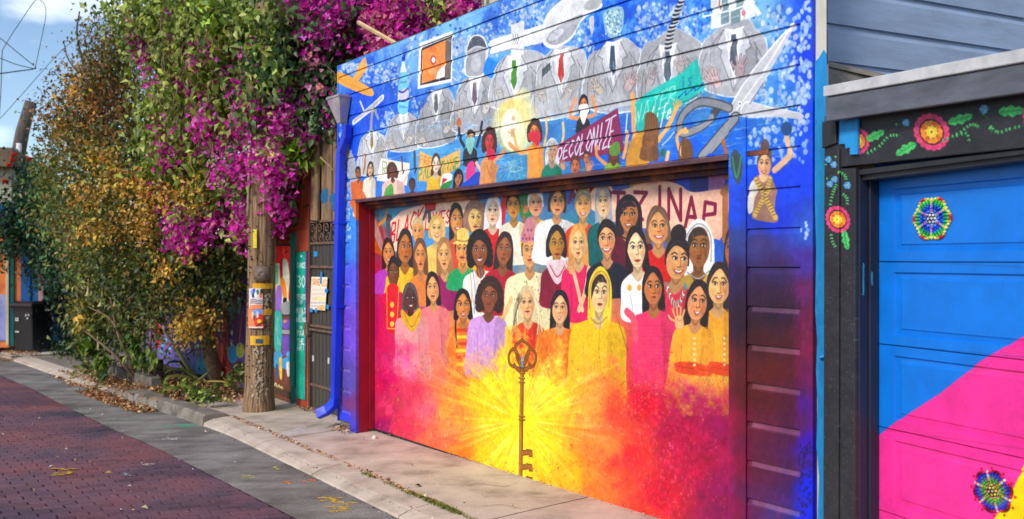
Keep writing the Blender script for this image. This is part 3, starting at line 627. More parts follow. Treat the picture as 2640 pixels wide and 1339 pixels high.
    # lower boards: dry brush strokes
    for k in range(260):
        x = 1890 + 205 * rng.random(); y = 640 + 700 * rng.random()
        q = cv.P([(x, y)])[0].astype(int)
        if not (0 < q[0] < cv.w and 0 < q[1] < cv.h): continue
        c = cv.a[q[1], q[0]] * 255
        cv.line([(x, y), (x - 5 - 6 * rng.random(), y + 18 + 16 * rng.random())], 2 + 4 * rng.random(), np.clip(c * .7 + np.array([(90, 40, 190), (190, 20, 60), (120, 60, 150), (40, 25, 60)][k % 4]) * .42, 0, 255), .30)
    for k in range(70):
        x, y = 2060 + 34 * rng.random(), 1140 + 190 * rng.random(); cv.ell(x, y, 3, 5, (22, 20, 70), .6, rng.random(), n=8)
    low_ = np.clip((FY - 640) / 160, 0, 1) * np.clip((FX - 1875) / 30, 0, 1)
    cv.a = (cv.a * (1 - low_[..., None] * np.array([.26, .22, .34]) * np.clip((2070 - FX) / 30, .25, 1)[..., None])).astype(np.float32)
    # sky sheen on the cove of each low board, painted in as pale stripes
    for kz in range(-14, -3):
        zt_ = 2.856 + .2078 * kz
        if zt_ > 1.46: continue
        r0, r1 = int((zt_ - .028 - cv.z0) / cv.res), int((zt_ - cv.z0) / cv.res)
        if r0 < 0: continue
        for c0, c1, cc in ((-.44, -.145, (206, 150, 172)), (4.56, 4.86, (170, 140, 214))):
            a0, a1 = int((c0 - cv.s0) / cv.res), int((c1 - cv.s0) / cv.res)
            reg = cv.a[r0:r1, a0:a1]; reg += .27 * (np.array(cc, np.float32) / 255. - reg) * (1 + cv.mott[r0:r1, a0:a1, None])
    # ---- suited figures with things for heads
    cv.crop(860, 60, 2.614)
    G = (200, 200, 206)
    cv.poly([(40, 330), (250, 440), (240, 492), (30, 400)], (246, 168, 62)); cv.poly([(205, 230), (220, 300), (165, 390), (130, 375)], (246, 172, 70)); cv.line([(40, 380), (240, 470)], 5, (215, 130, 40), .6)
    suit(cv, [(170, 1010), (180, 800), (240, 726), (275, 726), (346, 770), (356, 870), (352, 1010)], (258, 730), (150, 120, 60), (216, 216, 220))
    cv.line([(250, 740), (258, 620), (270, 560)], 34, (150, 150, 156)); cv.line([(135, 668), (230, 590), (330, 500)], 40, (240, 242, 246)); cv.line([(140, 660), (230, 588), (325, 505)], 26, (184, 184, 190)); cv.line([(270, 570), (300, 640)], 24, (150, 150, 156)); cv.line([(180, 530), (205, 590)], 18, (215, 215, 220))
    suit(cv, [(360, 850), (372, 690), (440, 605), (500, 600), (562, 655), (572, 840)], (470, 605), (215, 215, 222), (198, 198, 203))
    cv.poly([(438, 600), (432, 480), (446, 330), (470, 245), (492, 330), (502, 470), (498, 600)], (120, 204, 232)); cv.poly([(446, 330), (470, 245), (492, 330)], (232, 240, 246)); cv.poly([(462, 215), (482, 212), (480, 252), (462, 252)], (18, 40, 190)); cv.poly([(440, 460), (500, 440), (500, 510), (440, 525)], (205, 200, 232)); cv.line([(440, 460), (470, 465), (500, 440)], 11, (30, 30, 150)); cv.line([(440, 522), (470, 525), (502, 508)], 11, (30, 30, 150)); cv.line([(446, 560), (495, 570)], 8, (60, 150, 215)); cv.line([(445, 400), (495, 395)], 8, (60, 150, 215))
    suit(cv, [(570, 830), (578, 620), (655, 500), (720, 440), (800, 485), (818, 770)], (690, 450), (95, 95, 98), (180, 180, 185))
    cv.poly([(578, 135), (802, 52), (798, 395), (566, 445)], (238, 240, 244), smooth=False); cv.poly([(590, 165), (795, 82), (788, 375), (584, 420)], (40, 34, 32), smooth=False)
    cv.poly([(596, 185), (755, 112), (750, 360), (592, 408)], (242, 140, 58), smooth=False); cv.poly([(755, 110), (792, 92), (784, 368), (750, 372)], (118, 100, 88), smooth=False); cv.poly([(700, 330), (750, 270), (748, 362), (690, 380)], (236, 236, 238), smooth=False)
    cv.ell(670, 175, 26, 22, (215, 95, 45), .6); cv.ell(673, 248, 20, 32, (190, 50, 50)); cv.ell(673, 248, 12, 20, (246, 240, 232)); cv.line([(620, 200), (615, 300), (650, 370)], 8, (222, 112, 45), .7); cv.ell(665, 325, 26, 22, (250, 190, 140), .6)
    suit(cv, [(806, 720), (830, 480), (890, 372), (1010, 352), (1072, 420), (1095, 720)], (950, 368), (110, 90, 112), (186, 186, 192))
    cv.poly([(880, 340), (892, 190), (920, 100), (968, 76), (1018, 100), (1040, 190), (1020, 340), (955, 365)], (232, 236, 240)); cv.poly([(895, 340), (903, 200), (960, 165), (1022, 190), (1010, 330), (955, 356)], (165, 166, 172)); cv.ell(958, 265, 34, 62, (198, 199, 204), .8, soft=1); cv.poly([(900, 195), (925, 110), (968, 86), (1010, 110), (1030, 180), (960, 165)], (84, 88, 98)); cv.line([(895, 200), (960, 160), (1030, 172)], 14, (205, 206, 210))
    cv.poly([(1010, 330), (1040, 230), (1110, 260), (1180, 200), (1080, 330), (1060, 370)], (30, 130, 235))
    suit(cv, [(1062, 560), (1080, 335), (1160, 222), (1290, 180), (1390, 200), (1420, 260), (1400, 520), (1330, 560)], (1215, 215), (70, 140, 30), (206, 206, 211))
    cv.poly([(1052, 118), (1200, 70), (1202, 170), (1055, 212)], (240, 240, 242), smooth=False); cv.poly([(1262, 55), (1405, 10), (1408, 132), (1262, 165)], (238, 238, 240), smooth=False); cv.poly([(1195, 12), (1285, -18), (1284, 210), (1196, 225)], (228, 228, 232), smooth=False)
    for x in (1210, 1225, 1240): cv.line([(x, 75), (x, 108), (x - 3, 140)], 5, (70, 70, 76))
    cv.line([(1055, 212), (1200, 172), (1284, 180), (1408, 132)], 6, (150, 150, 156), smooth=False)
    cv.crop(1340, 0, 2.614)
    suit(cv, [(92, 800), (112, 560), (130, 430), (230, 330), (330, 310), (422, 342), (447, 420), (444, 720)], (278, 330), (196, 50, 40), (208, 208, 213))
    cv.poly([(150, 260), (160, 150), (225, 50), (330, -20), (470, -20), (560, 40), (440, 110), (385, 200), (345, 265), (250, 325), (180, 318)], (245, 246, 250)); cv.poly([(170, 250), (178, 160), (235, 66), (330, 5), (450, 10), (520, 50), (400, 100), (360, 190), (330, 250), (245, 305), (190, 300)], (222, 222, 226)); cv.poly([(180, 270), (250, 180), (380, 110), (420, 105), (350, 240), (245, 305)], (165, 166, 172)); cv.ell(245, 235, 62, 26, (205, 206, 212), 1, -.6)
    cv.poly([(150, 470), (205, 420), (205, 470), (150, 525)], (70, 80, 78), smooth=False)
    suit(cv, [(448, 720), (460, 400), (570, 320), (690, 252), (782, 310), (812, 380), (802, 720)], (625, 275), (60, 75, 100), (198, 198, 204))
    cv.poly([(572, 70), (692, 50), (692, 190), (640, 262), (595, 245), (570, 185)], (140, 182, 200))
    for k in range(150): cv.ell(580 + 104 * rng.random(), 70 + 165 * rng.random(), 6, 8, [(225, 238, 242), (70, 120, 150), (180, 215, 225)][k % 3], .85, n=8)
    cv.poly([(430, 60), (470, 0), (560, -20), (520, 60)], (180, 180, 182)); cv.poly([(468, 120), (500, 115), (495, 215), (478, 222)], (196, 197, 202))
    suit(cv, [(812, 700), (822, 350), (930, 260), (1040, 190), (1192, 270), (1228, 335), (1215, 600), (1100, 700)], (995, 300), (80, 95, 112), (184, 184, 190))
    for k in range(26):
        t = k / 25; x = 1000 + 100 * t ** 1.6; y = 335 - 350 * t
        cv.ell(x, y, 27 - 2 * t, 11, (28, 28, 32) if k % 2 else (206, 206, 210), 1, -.25)
    cv.crop(1700, 0, 2.614)
    suit(cv, [(275, 560), (285, 320), (350, 240), (430, 170), (580, 120), (645, 200), (712, 265), (722, 360), (700, 560), (560, 640), (420, 640)], (500, 190), (75, 85, 105), (190, 191, 198))
    cv.poly([(345, -40), (600, -40), (690, 95), (600, 125), (350, 200)], (226, 230, 230), smooth=False)
    for y, x0, x1 in ((60, 415, 470), (60, 482, 545), (-30, 420, 460), (-30, 510, 560)): cv.poly([(x0, y + 20), (x1, y), (x1, y + 90), (x0, y + 110)], (120, 145, 155), smooth=False); cv.line([(x0 + 8, y + 60), (x1 - 8, y + 45)], 6, (190, 205, 210))
    cv.line([(300, 112), (480, 70), (640, 15)], 12, (238, 242, 244)); cv.ell(568, 88, 13, 20, (222, 90, 95)); cv.line([(405, -20), (405, 60)], 10, (175, 90, 70))
    cv.crop(0, 0, 1)
    for k in range(420):
        x = 940 + 1040 * rng.random(); y = 60 + 240 * rng.random() + (1500 - x) * .10; L_ = 6 + 14 * rng.random(); a_ = rng.normal(1.3, .5)
        cv.line([(x, y), (x + L_ * .5 * math.cos(a_) + 1, y + L_ * .5 * math.sin(a_)), (x + L_ * math.cos(a_), y + L_ * math.sin(a_))], 1.4 + 2.6 * rng.random(), [(236, 238, 244), (150, 156, 172), (176, 190, 220), (214, 214, 220), (120, 126, 140)][k % 5], .38)
    for k in range(160):
        x = 940 + 1040 * rng.random(); y = 330 - (x - 940) * .085 + 26 * rng.random(); cv.line([(x, y), (x + 12, y - 3), (x + 26, y - 2 - 3 * rng.random())], 2 + 3 * rng.random(), [(150, 196, 232), (206, 224, 242), (90, 150, 214)][k % 3], .5, taper=True)
    # hands reaching out of the suits
    hd = (196, 190, 182)
    cv.crop(860, 60, 2.614)
    for x, y, r, ro in ((395, 820, 32, -.3), (512, 780, 36, .35), (600, 790, 40, -.5), (768, 710, 36, .6), (852, 600, 38, -.2), (1030, 570, 40, .4), (318, 850, 30, .5), (1120, 470, 34, -.4)): hand(cv, x, y, r, hd, ro)
    cv.crop(1340, 0, 2.614)
    for x, y, r, ro, c in ((150, 640, 44, -.3, hd), (330, 620, 46, .3, hd), (525, 590, 50, -.6, (200, 186, 172)), (745, 560, 54, .5, (196, 170, 170)), (885, 530, 48, .3, (176, 166, 166)), (1085, 440, 44, .1, (182, 170, 168)), (1290, 520, 46, -.4, (200, 176, 176))): hand(cv, x, y, r, c, ro)
    cv.crop(1700, 0, 2.614)
    hand(cv, 378, 540, 52, (200, 172, 172), -.25); hand(cv, 545, 460, 56, (176, 150, 156), .1)
    # ---- big scissors
    for pts in ([(880, 185), (897, 205), (700, 560), (565, 780), (475, 775), (500, 690), (640, 470)], [(590, 690), (760, 728), (965, 770), (955, 805), (800, 790), (570, 790)]):
        cv.poly([(x - 6, y - 6) for x, y in pts], (246, 246, 250)); cv.poly(pts, (196, 196, 202))
    cv.line([(880, 195), (690, 500), (520, 740)], 10, (232, 232, 236)); cv.line([(700, 560), (610, 700)], 5, (40, 60, 110))
    cv.line([(470, 730), (380, 700), (270, 690), (170, 760), (130, 860), (170, 900), (290, 850), (350, 790), (400, 720)], 62, (70, 72, 80)); cv.line([(470, 730), (380, 700), (270, 690), (170, 760), (130, 860), (170, 900), (290, 850), (350, 790)], 44, (138, 140, 148)); cv.ell(280, 790, 68, 34, (60, 130, 205), 1, -.35)
    cv.line([(510, 800), (400, 930), (290, 1060)], 92, (60, 62, 70)); cv.line([(510, 800), (400, 930), (290, 1060)], 74, (146, 148, 156)); cv.ell(345, 1060, 30, 26, (20, 80, 220)); cv.ell(542, 698, 13, 16, (240, 240, 244)); cv.ell(542, 700, 6, 7, (60, 60, 66))
    # ---- people with banners in the water
    F = lambda *a, **k: person(cv, *a, **k)
    cv.crop(860, 60, 2.614)
    blk = (40, 30, 30)
    cv.poly([(80, 850), (115, 860), (160, 1000), (140, 1220), (120, 1230), (100, 1000)], (168, 172, 180))
    cv.poly([(320, 910), (515, 945), (492, 1095), (290, 1060)], (246, 232, 222), smooth=False); text(cv, 'RT', (330, 930), (420, 950), 90, 10, (150, 175, 120))
    F(165, 1012, 17, 36, (165, 95, 45), blk, (225, 105, 35), 'short', bottom=1240, sw=2.4); cv.line([(200, 1010), (212, 950), (210, 885)], 20, (180, 105, 50))
    F(248, 985, 18, 40, (236, 200, 160), blk, (236, 222, 200), 'long', bottom=1215, sw=2.2, hl=1.2)
    cv.poly([(210, 1090), (235, 1100), (160, 1290), (140, 1270)], (240, 225, 205))
    F(395, 1000, 22, 42, (120, 70, 48), (84, 50, 40), (240, 192, 178), 'curly', bottom=1200, sw=3.2); cv.poly([(350, 1120), (395, 1085), (402, 1200), (340, 1200)], (84, 165, 72))
    cv.line([(465, 1010), (460, 900)], 18, (110, 62, 42)); cv.line([(500, 1020), (470, 1080)], 14, (225, 180, 150))
    F(530, 1090, 20, 36, (96, 58, 44), (52, 34, 30), (206, 30, 40), 'short', bottom=1200); cv.line([(545, 870), (548, 1000)], 30, (64, 70, 90))
    cv.poly([(582, 858), (700, 925), (855, 848), (848, 970), (700, 1060), (565, 1065)], (226, 178, 92), smooth=False)
    text(cv, 'FREE', (580, 890), (700, 920), 55, 8, (216, 120, 50)); text(cv, 'PALESTINE', (572, 985), (850, 900), 75, 9, (70, 150, 80))
    cv.line([(620, 1060), (600, 980), (590, 930)], 22, (236, 175, 90)); cv.line([(745, 1040), (790, 960), (800, 890)], 24, (236, 165, 70))
    F(690, 950, 26, 56, (236, 228, 224), (82, 50, 42), (248, 186, 40), 'long', bottom=1160, hl=1.4, sw=2.1)
    cv.poly([(735, 1020), (800, 1020), (775, 1090), (720, 1105)], (238, 238, 238)); cv.poly([(735, 1085), (800, 1060), (770, 1118), (720, 1120)], (40, 140, 60)); cv.poly([(735, 1045), (770, 1050), (730, 1088)], (206, 30, 40))
    F(840, 1045, 24, 44, (186, 120, 82), (24, 22, 26), (22, 22, 28), 'scarf', cover=(28, 26, 32), bottom=1130)
    cv.line([(880, 830), (850, 770), (845, 680)], 28, (44, 46, 54)); cv.line([(965, 830), (985, 760), (1000, 670)], 28, (44, 46, 54)); cv.ell(845, 672, 18, 30, (196, 110, 62))
    F(922, 775, 26, 44, (200, 152, 110), (44, 34, 34), (46, 48, 56), 'short', bottom=960, sw=1.7); cv.poly([(892, 780), (950, 775), (935, 860), (920, 885), (900, 850)], (130, 190, 180))
    cv.poly([(905, 945), (950, 950), (958, 1100), (920, 1120), (890, 1080)], (236, 50, 130)); cv.poly([(860, 1090), (900, 1060), (980, 1000), (1020, 1100), (870, 1120)], (24, 70, 190)); cv.line([(960, 940), (1000, 1010), (1015, 1070)], 26, (244, 180, 170))
    cv.ell(1225, 690, 160, 190, (252, 236, 160), .6, soft=2); cv.ell(1215, 620, 110, 120, (250, 205, 70), .5, soft=2)
    F(1050, 800, 30, 66, (206, 60, 70), (72, 38, 34), (222, 145, 82), 'curly', bottom=1105, sw=1.6); cv.poly([(1030, 860), (1080, 850), (1085, 930), (1050, 910)], (206, 36, 66)); cv.line([(1080, 930), (1150, 860)], 30, (226, 150, 90)); cv.line([(1030, 960), (1070, 1050), (1110, 960)], 22, (210, 130, 70))
    cv.ell(1203, 718, 84, 150, (224, 196, 110)); cv.ell(1203, 716, 78, 144, (248, 240, 214)); cv.ell(1206, 680, 40, 70, (255, 250, 236), .8, soft=1); cv.ell(1215, 640, 14, 18, (200, 160, 110), .8)
    cv.line([(1300, 870), (1245, 850), (1215, 750)], 26, (240, 176, 110)); hand(cv, 1208, 740, 24, (240, 176, 110), -.1, (160, 90, 50))
    for k in range(46): cv.line([(1110 + 190 * rng.random(), 900 + 170 * rng.random())] + [(1130 + 180 * rng.random(), 900 + 170 * rng.random())], 5, [(90, 165, 200), (225, 236, 225), (60, 130, 180), (170, 210, 160)][k % 4], .35)
    cv.crop(1340, 0, 2.614)
    cv.poly([(-30, 620), (60, 620), (70, 900), (0, 1010), (-40, 800)], (248, 238, 170), .55, soft=2)
    cv.line([(60, 1010), (0, 1030), (-70, 970)], 30, (236, 160, 92))
    cv.line([(165, 980), (182, 880), (172, 790)], 22, (246, 190, 100)); cv.line([(280, 1000), (295, 900), (290, 830)], 22, (240, 190, 110))
    F(100, 890, 30, 60, (226, 140, 70), (70, 44, 40), (240, 150, 60), 'curly', bottom=1225, sw=1.7); cv.poly([(62, 895), (135, 890), (128, 985), (90, 960), (60, 940)], (210, 40, 56))
    F(218, 1020, 34, 62, (222, 170, 130), (180, 180, 182), (22, 120, 96), 'scarf', cover=(222, 224, 226), bottom=1200, sw=1.8)
    for k in range(40): cv.line([(185 + 65 * rng.random(), 960 + 190 * rng.random()), (190 + 60 * rng.random(), 960 + 190 * rng.random())], 2, (110, 112, 116), .5)
    cv.line([(400, 800), (335, 780), (375, 670)], 28, (230, 146, 96)); cv.line([(460, 790), (510, 760), (488, 650)], 28, (230, 146, 96))
    F(430, 712, 28, 56, (228, 142, 92), blk, (44, 38, 44), 'long', bottom=900, sw=1.5, hl=.9); cv.poly([(398, 715), (460, 705), (455, 770), (430, 840), (408, 790)], (242, 236, 236))
    cv.poly([(248, 985), (660, 728), (705, 1020), (450, 1065), (268, 1100)], (134, 40, 84), smooth=False)
    text(cv, 'DECOLONIZE', (262, 1000), (660, 770), (85, 215), 12, (216, 208, 226), slant=.12)
    F(375, 1120, 30, 54, (206, 120, 80), (96, 52, 40), (60, 110, 170), 'short', bottom=1200); F(450, 1070, 22, 40, (206, 130, 90), (70, 44, 38), (90, 130, 150), 'short', bottom=1180); hand(cv, 470, 1130, 30, (220, 150, 110), .3, (150, 90, 60)); hand(cv, 290, 1120, 26, (220, 150, 100), -.2, (150, 90, 60))
    cv.line([(580, 1110), (520, 1050), (520, 990)], 26, (226, 150, 84)); F(635, 1030, 30, 48, (120, 70, 50), (92, 56, 40), (120, 176, 50), 'long', bottom=1180, hl=2.0, sw=1.8); cv.poly([(610, 985), (665, 955), (672, 1040), (610, 1045)], (96, 140, 50))
    cv.line([(700, 1060), (718, 980), (720, 890)], 30, (246, 168, 80)); cv.line([(724, 770), (716, 880)], 12, (225, 232, 240))
    cv.poly([(770, 690), (900, 600), (1080, 500), (1195, 392), (1240, 600), (1090, 720), (820, 905), (790, 880)], (32, 190, 176), smooth=False)
    text(cv, 'WATER', (782, 720), (1070, 560), (120, 105), 9, (150, 224, 206), slant=.1); text(cv, 'is', (1085, 525), (1175, 490), 75, 9, (20, 110, 170)); text(cv, 'life', (885, 745), (1045, 690), (120, 100), 11, (224, 240, 232), slant=.2)
    cv.line([(1070, 660), (1110, 615), (1120, 640), (1165, 590), (1180, 610), (1235, 560)], 11, (18, 90, 160)); cv.line([(1100, 690), (1150, 670), (1215, 630)], 7, (30, 90, 120), .8); cv.line([(1105, 710), (1165, 690)], 5, (30, 90, 120), .8)
    cv.line([(770, 950), (765, 780), (758, 640)], 40, (240, 170, 100)); cv.line([(930, 950), (1010, 830), (1055, 730)], 36, (238, 172, 96)); hand(cv, 1058, 720, 30, (240, 180, 106), .4, (170, 110, 50))
    cv.poly([(720, 1130), (745, 960), (820, 880), (910, 960), (860, 1110)], (206, 142, 44)); F(885, 860, 40, 70, (170, 110, 66), (120, 74, 44), (128, 82, 46), 'long', bottom=1080, sw=1.4, hl=1.8); cv.poly([(845, 780), (885, 755), (930, 800), (935, 900), (890, 945), (845, 900)], (132, 88, 52))
    for k in range(5): cv.line([(860 + 14 * k, 775), (850 + 18 * k, 850), (870 + 12 * k, 930)], 4, (84, 52, 32), .7)
    cv.line([(1075, 1010), (1060, 920), (1110, 870)], 26, (246, 176, 92)); cv.ell(1115, 885, 22, 18, (240, 176, 100)); F(1110, 1010, 32, 58, (244, 190, 130), (112, 72, 44), (146, 84, 130), 'long', bottom=1110, hl=1.4); cv.poly([(1095, 950), (1140, 940), (1165, 1000), (1160, 1085), (1095, 1080)], (112, 72, 44))
    cv.ell(965, 1030, 16, 28, (40, 110, 80)); cv.line([(990, 1080), (1000, 1030)], 30, (244, 186, 110)); cv.line([(960, 980), (1010, 930), (1040, 890)], 9, (225, 236, 245), .8)
    cv.crop(1700, 0, 2.614)
    cv.line([(455, 1060), (440, 990), (430, 950)], 30, (170, 96, 54)); cv.poly([(490, 1060), (520, 1010), (560, 1060), (570, 1150), (540, 1250), (500, 1160)], (62, 70, 74)); cv.line([(500, 1060), (530, 1200), (560, 1060)], 12, (50, 140, 90))
    # ---- figure with raised fist beside the door
    cv.crop(1880, 200, 5.446)
    cv.line([(640, 1300), (760, 1190), (850, 1100)], 96, (222, 178, 140)); cv.line([(850, 1120), (830, 960), (805, 830)], 82, (222, 178, 140)); cv.ell(805, 720, 78, 100, (28, 72, 120)); cv.line([(640, 1345), (800, 1240), (890, 1090), (850, 960)], 5, (130, 84, 60), .8)
    person(cv, 495, 1225, 92, 180, (232, 182, 142), (92, 72, 70), (176, 132, 110), 'bun', bottom=1230, body=False, smile=True)
    cv.crop(1880, 440, 5.446)
    cv.poly([(430, 60), (560, 60), (620, 150), (660, 300), (640, 560), (680, 640), (650, 730), (340, 680), (330, 560), (280, 560), (262, 300), (330, 130)], (150, 108, 92))
    cv.poly([(330, 140), (270, 290), (265, 590), (330, 570), (350, 430), (400, 200)], (214, 204, 190)); cv.poly([(420, 60), (545, 70), (500, 160), (440, 150)], (226, 176, 138))
    cv.line([(380, 130), (480, 330), (650, 660)], 76, (206, 166, 82)); cv.line([(570, 110), (520, 300), (360, 620)], 76, (206, 166, 82))
    for k in range(13):
        t = k / 12; cv.line([(365 + 245 * t, 150 + 480 * t), (415 + 245 * t, 125 + 480 * t)], 9, (40, 32, 26)); cv.line([(545 - 190 * t, 120 + 470 * t), (600 - 190 * t, 140 + 470 * t)], 7, (70, 52, 30))
    cv.crop(0, 0, 1)
    cv.strokes(5200, 875, 5, 2095, 520, (4, 13), (1.2, 3), 15, .45)
    # orange cloth at the left end of the shelf
    cv.crop(0, 0, 1); cv.poly([(905, 470), (940, 500), (955, 560), (940, 600), (918, 560)], (222, 105, 35))
    cv.grain(.05)
    return cv
# ------------------------------------------------------------------ materials
def srgb(c):
    return tuple(((v / 255.) / 12.92 if v / 255. <= .04045 else ((v / 255. + .055) / 1.055) ** 2.4) for v in c[:3]) + (1.0,)
MATS = {}
def mat(name, c, c2=None, rough=.7, scale=8.0, stretch=(1, 1, 1), bump=.15, detail=6, spec=.35, bscale=None, metallic=0.0, ramp=(.35, .68), third=None):
    """Procedural paint / wood / concrete: two or three colours mixed by noise, with fine relief."""
    if name in MATS: return MATS[name]
    m = bpy.data.materials.new(name); m.use_nodes = True
    N, L = m.node_tree.nodes, m.node_tree.links
    b = N['Principled BSDF']; b.inputs['Roughness'].default_value = rough; b.inputs['Metallic'].default_value = metallic
    b.inputs['Specular IOR Level'].default_value = spec
    g = N.new('ShaderNodeNewGeometry'); mp = N.new('ShaderNodeMapping'); mp.inputs['Scale'].default_value = stretch
    L.new(g.outputs['Position'], mp.inputs['Vector'])
    no = N.new('ShaderNodeTexNoise'); no.inputs['Scale'].default_value = scale; no.inputs['Detail'].default_value = detail; no.inputs['Roughness'].default_value = .62
    L.new(mp.outputs['Vector'], no.inputs['Vector'])
    rp = N.new('ShaderNodeValToRGB'); e = rp.color_ramp.elements
    e[0].position, e[1].position = ramp
    e[0].color = srgb(c); e[1].color = srgb(c2 if c2 is not None else [v * .82 for v in c])
    if third is not None:
        k = rp.color_ramp.elements.new(.5 * (ramp[0] + ramp[1])); k.color = srgb(third)
    L.new(no.outputs['Fac'], rp.inputs['Fac'])
    L.new(rp.outputs['Color'], b.inputs['Base Color'])
    if bump:
        n2 = N.new('ShaderNodeTexNoise'); n2.inputs['Scale'].default_value = bscale or scale * 5; n2.inputs['Detail'].default_value = 4
        L.new(mp.outputs['Vector'], n2.inputs['Vector'])
        bp = N.new('ShaderNodeBump'); bp.inputs['Strength'].default_value = bump; bp.inputs['Distance'].default_value = .01
        L.new(n2.outputs['Fac'], bp.inputs['Height']); L.new(bp.outputs['Normal'], b.inputs['Normal'])
    MATS[name] = m
    return m

def mat_canvas(name, cv, rough=.5, spec=.35, bump=.12, stretch=(6, 6, 60)):
    m = bpy.data.materials.new(name); m.use_nodes = True
    N, L = m.node_tree.nodes, m.node_tree.links
    b = N['Principled BSDF']; b.inputs['Roughness'].default_value = rough; b.inputs['Specular IOR Level'].default_value = spec
    uv = N.new('ShaderNodeUVMap'); uv.uv_map = 'UVMap'
    t = N.new('ShaderNodeTexImage'); t.image = cv.image(name + '_paint'); t.extension = 'EXTEND'; t.interpolation = 'Cubic'
    L.new(uv.outputs['UV'], t.inputs['Vector']); L.new(t.outputs['Color'], b.inputs['Base Color'])
    g = N.new('ShaderNodeNewGeometry'); mp = N.new('ShaderNodeMapping'); mp.inputs['Scale'].default_value = stretch
    L.new(g.outputs['Position'], mp.inputs['Vector'])
    no = N.new('ShaderNodeTexNoise'); no.inputs['Scale'].default_value = 3.0; no.inputs['Detail'].default_value = 6
    L.new(mp.outputs['Vector'], no.inputs['Vector'])
    bp = N.new('ShaderNodeBump'); bp.inputs['Strength'].default_value = bump; bp.inputs['Distance'].default_value = .006
    L.new(no.outputs['Fac'], bp.inputs['Height']); L.new(bp.outputs['Normal'], b.inputs['Normal'])
    m['canvas'] = 1
    MATS[name] = m
    CANV[name] = cv
    return m
CANV = {}

def mat_leaf(name, rough=.42, trans=.28, spec=.4):
    m = bpy.data.materials.new(name); m.use_nodes = True
    N, L = m.node_tree.nodes, m.node_tree.links
    b = N['Principled BSDF']; b.inputs['Roughness'].default_value = rough; b.inputs['Specular IOR Level'].default_value = spec
    a = N.new('ShaderNodeAttribute'); a.attribute_name = 'Col'
    L.new(a.outputs['Color'], b.inputs['Base Color'])
    t = N.new('ShaderNodeBsdfTranslucent'); L.new(a.outputs['Color'], t.inputs['Color'])
    mx = N.new('ShaderNodeMixShader'); mx.inputs['Fac'].default_value = trans
    L.new(b.outputs['BSDF'], mx.inputs[1]); L.new(t.outputs['BSDF'], mx.inputs[2]); L.new(mx.outputs['Shader'], N['Material Output'].inputs['Surface'])
    MATS[name] = m
    return m

# ------------------------------------------------------------------ objects
def wloc(o):
    v = Vector((0, 0, 0))
    while o is not None:
        v = v + o.location; o = o.parent
    return v
def props(o, label=None, cat=None, group=None, kind=None):
    if label: o['label'] = label
    if cat: o['category'] = cat
    if group: o['group'] = group
    if kind: o['kind'] = kind
    return o
def thing(name, loc, label, cat, group=None):
    o = bpy.data.objects.new(name, None); o.location = loc; o.empty_display_size = .1
    COL.objects.link(o)
    return props(o, label, cat, group)
def setting(name, loc=(0, 0, 0)):
    o = bpy.data.objects.new(name, None); o.location = loc; COL.objects.link(o); o['kind'] = 'structure'
    return o

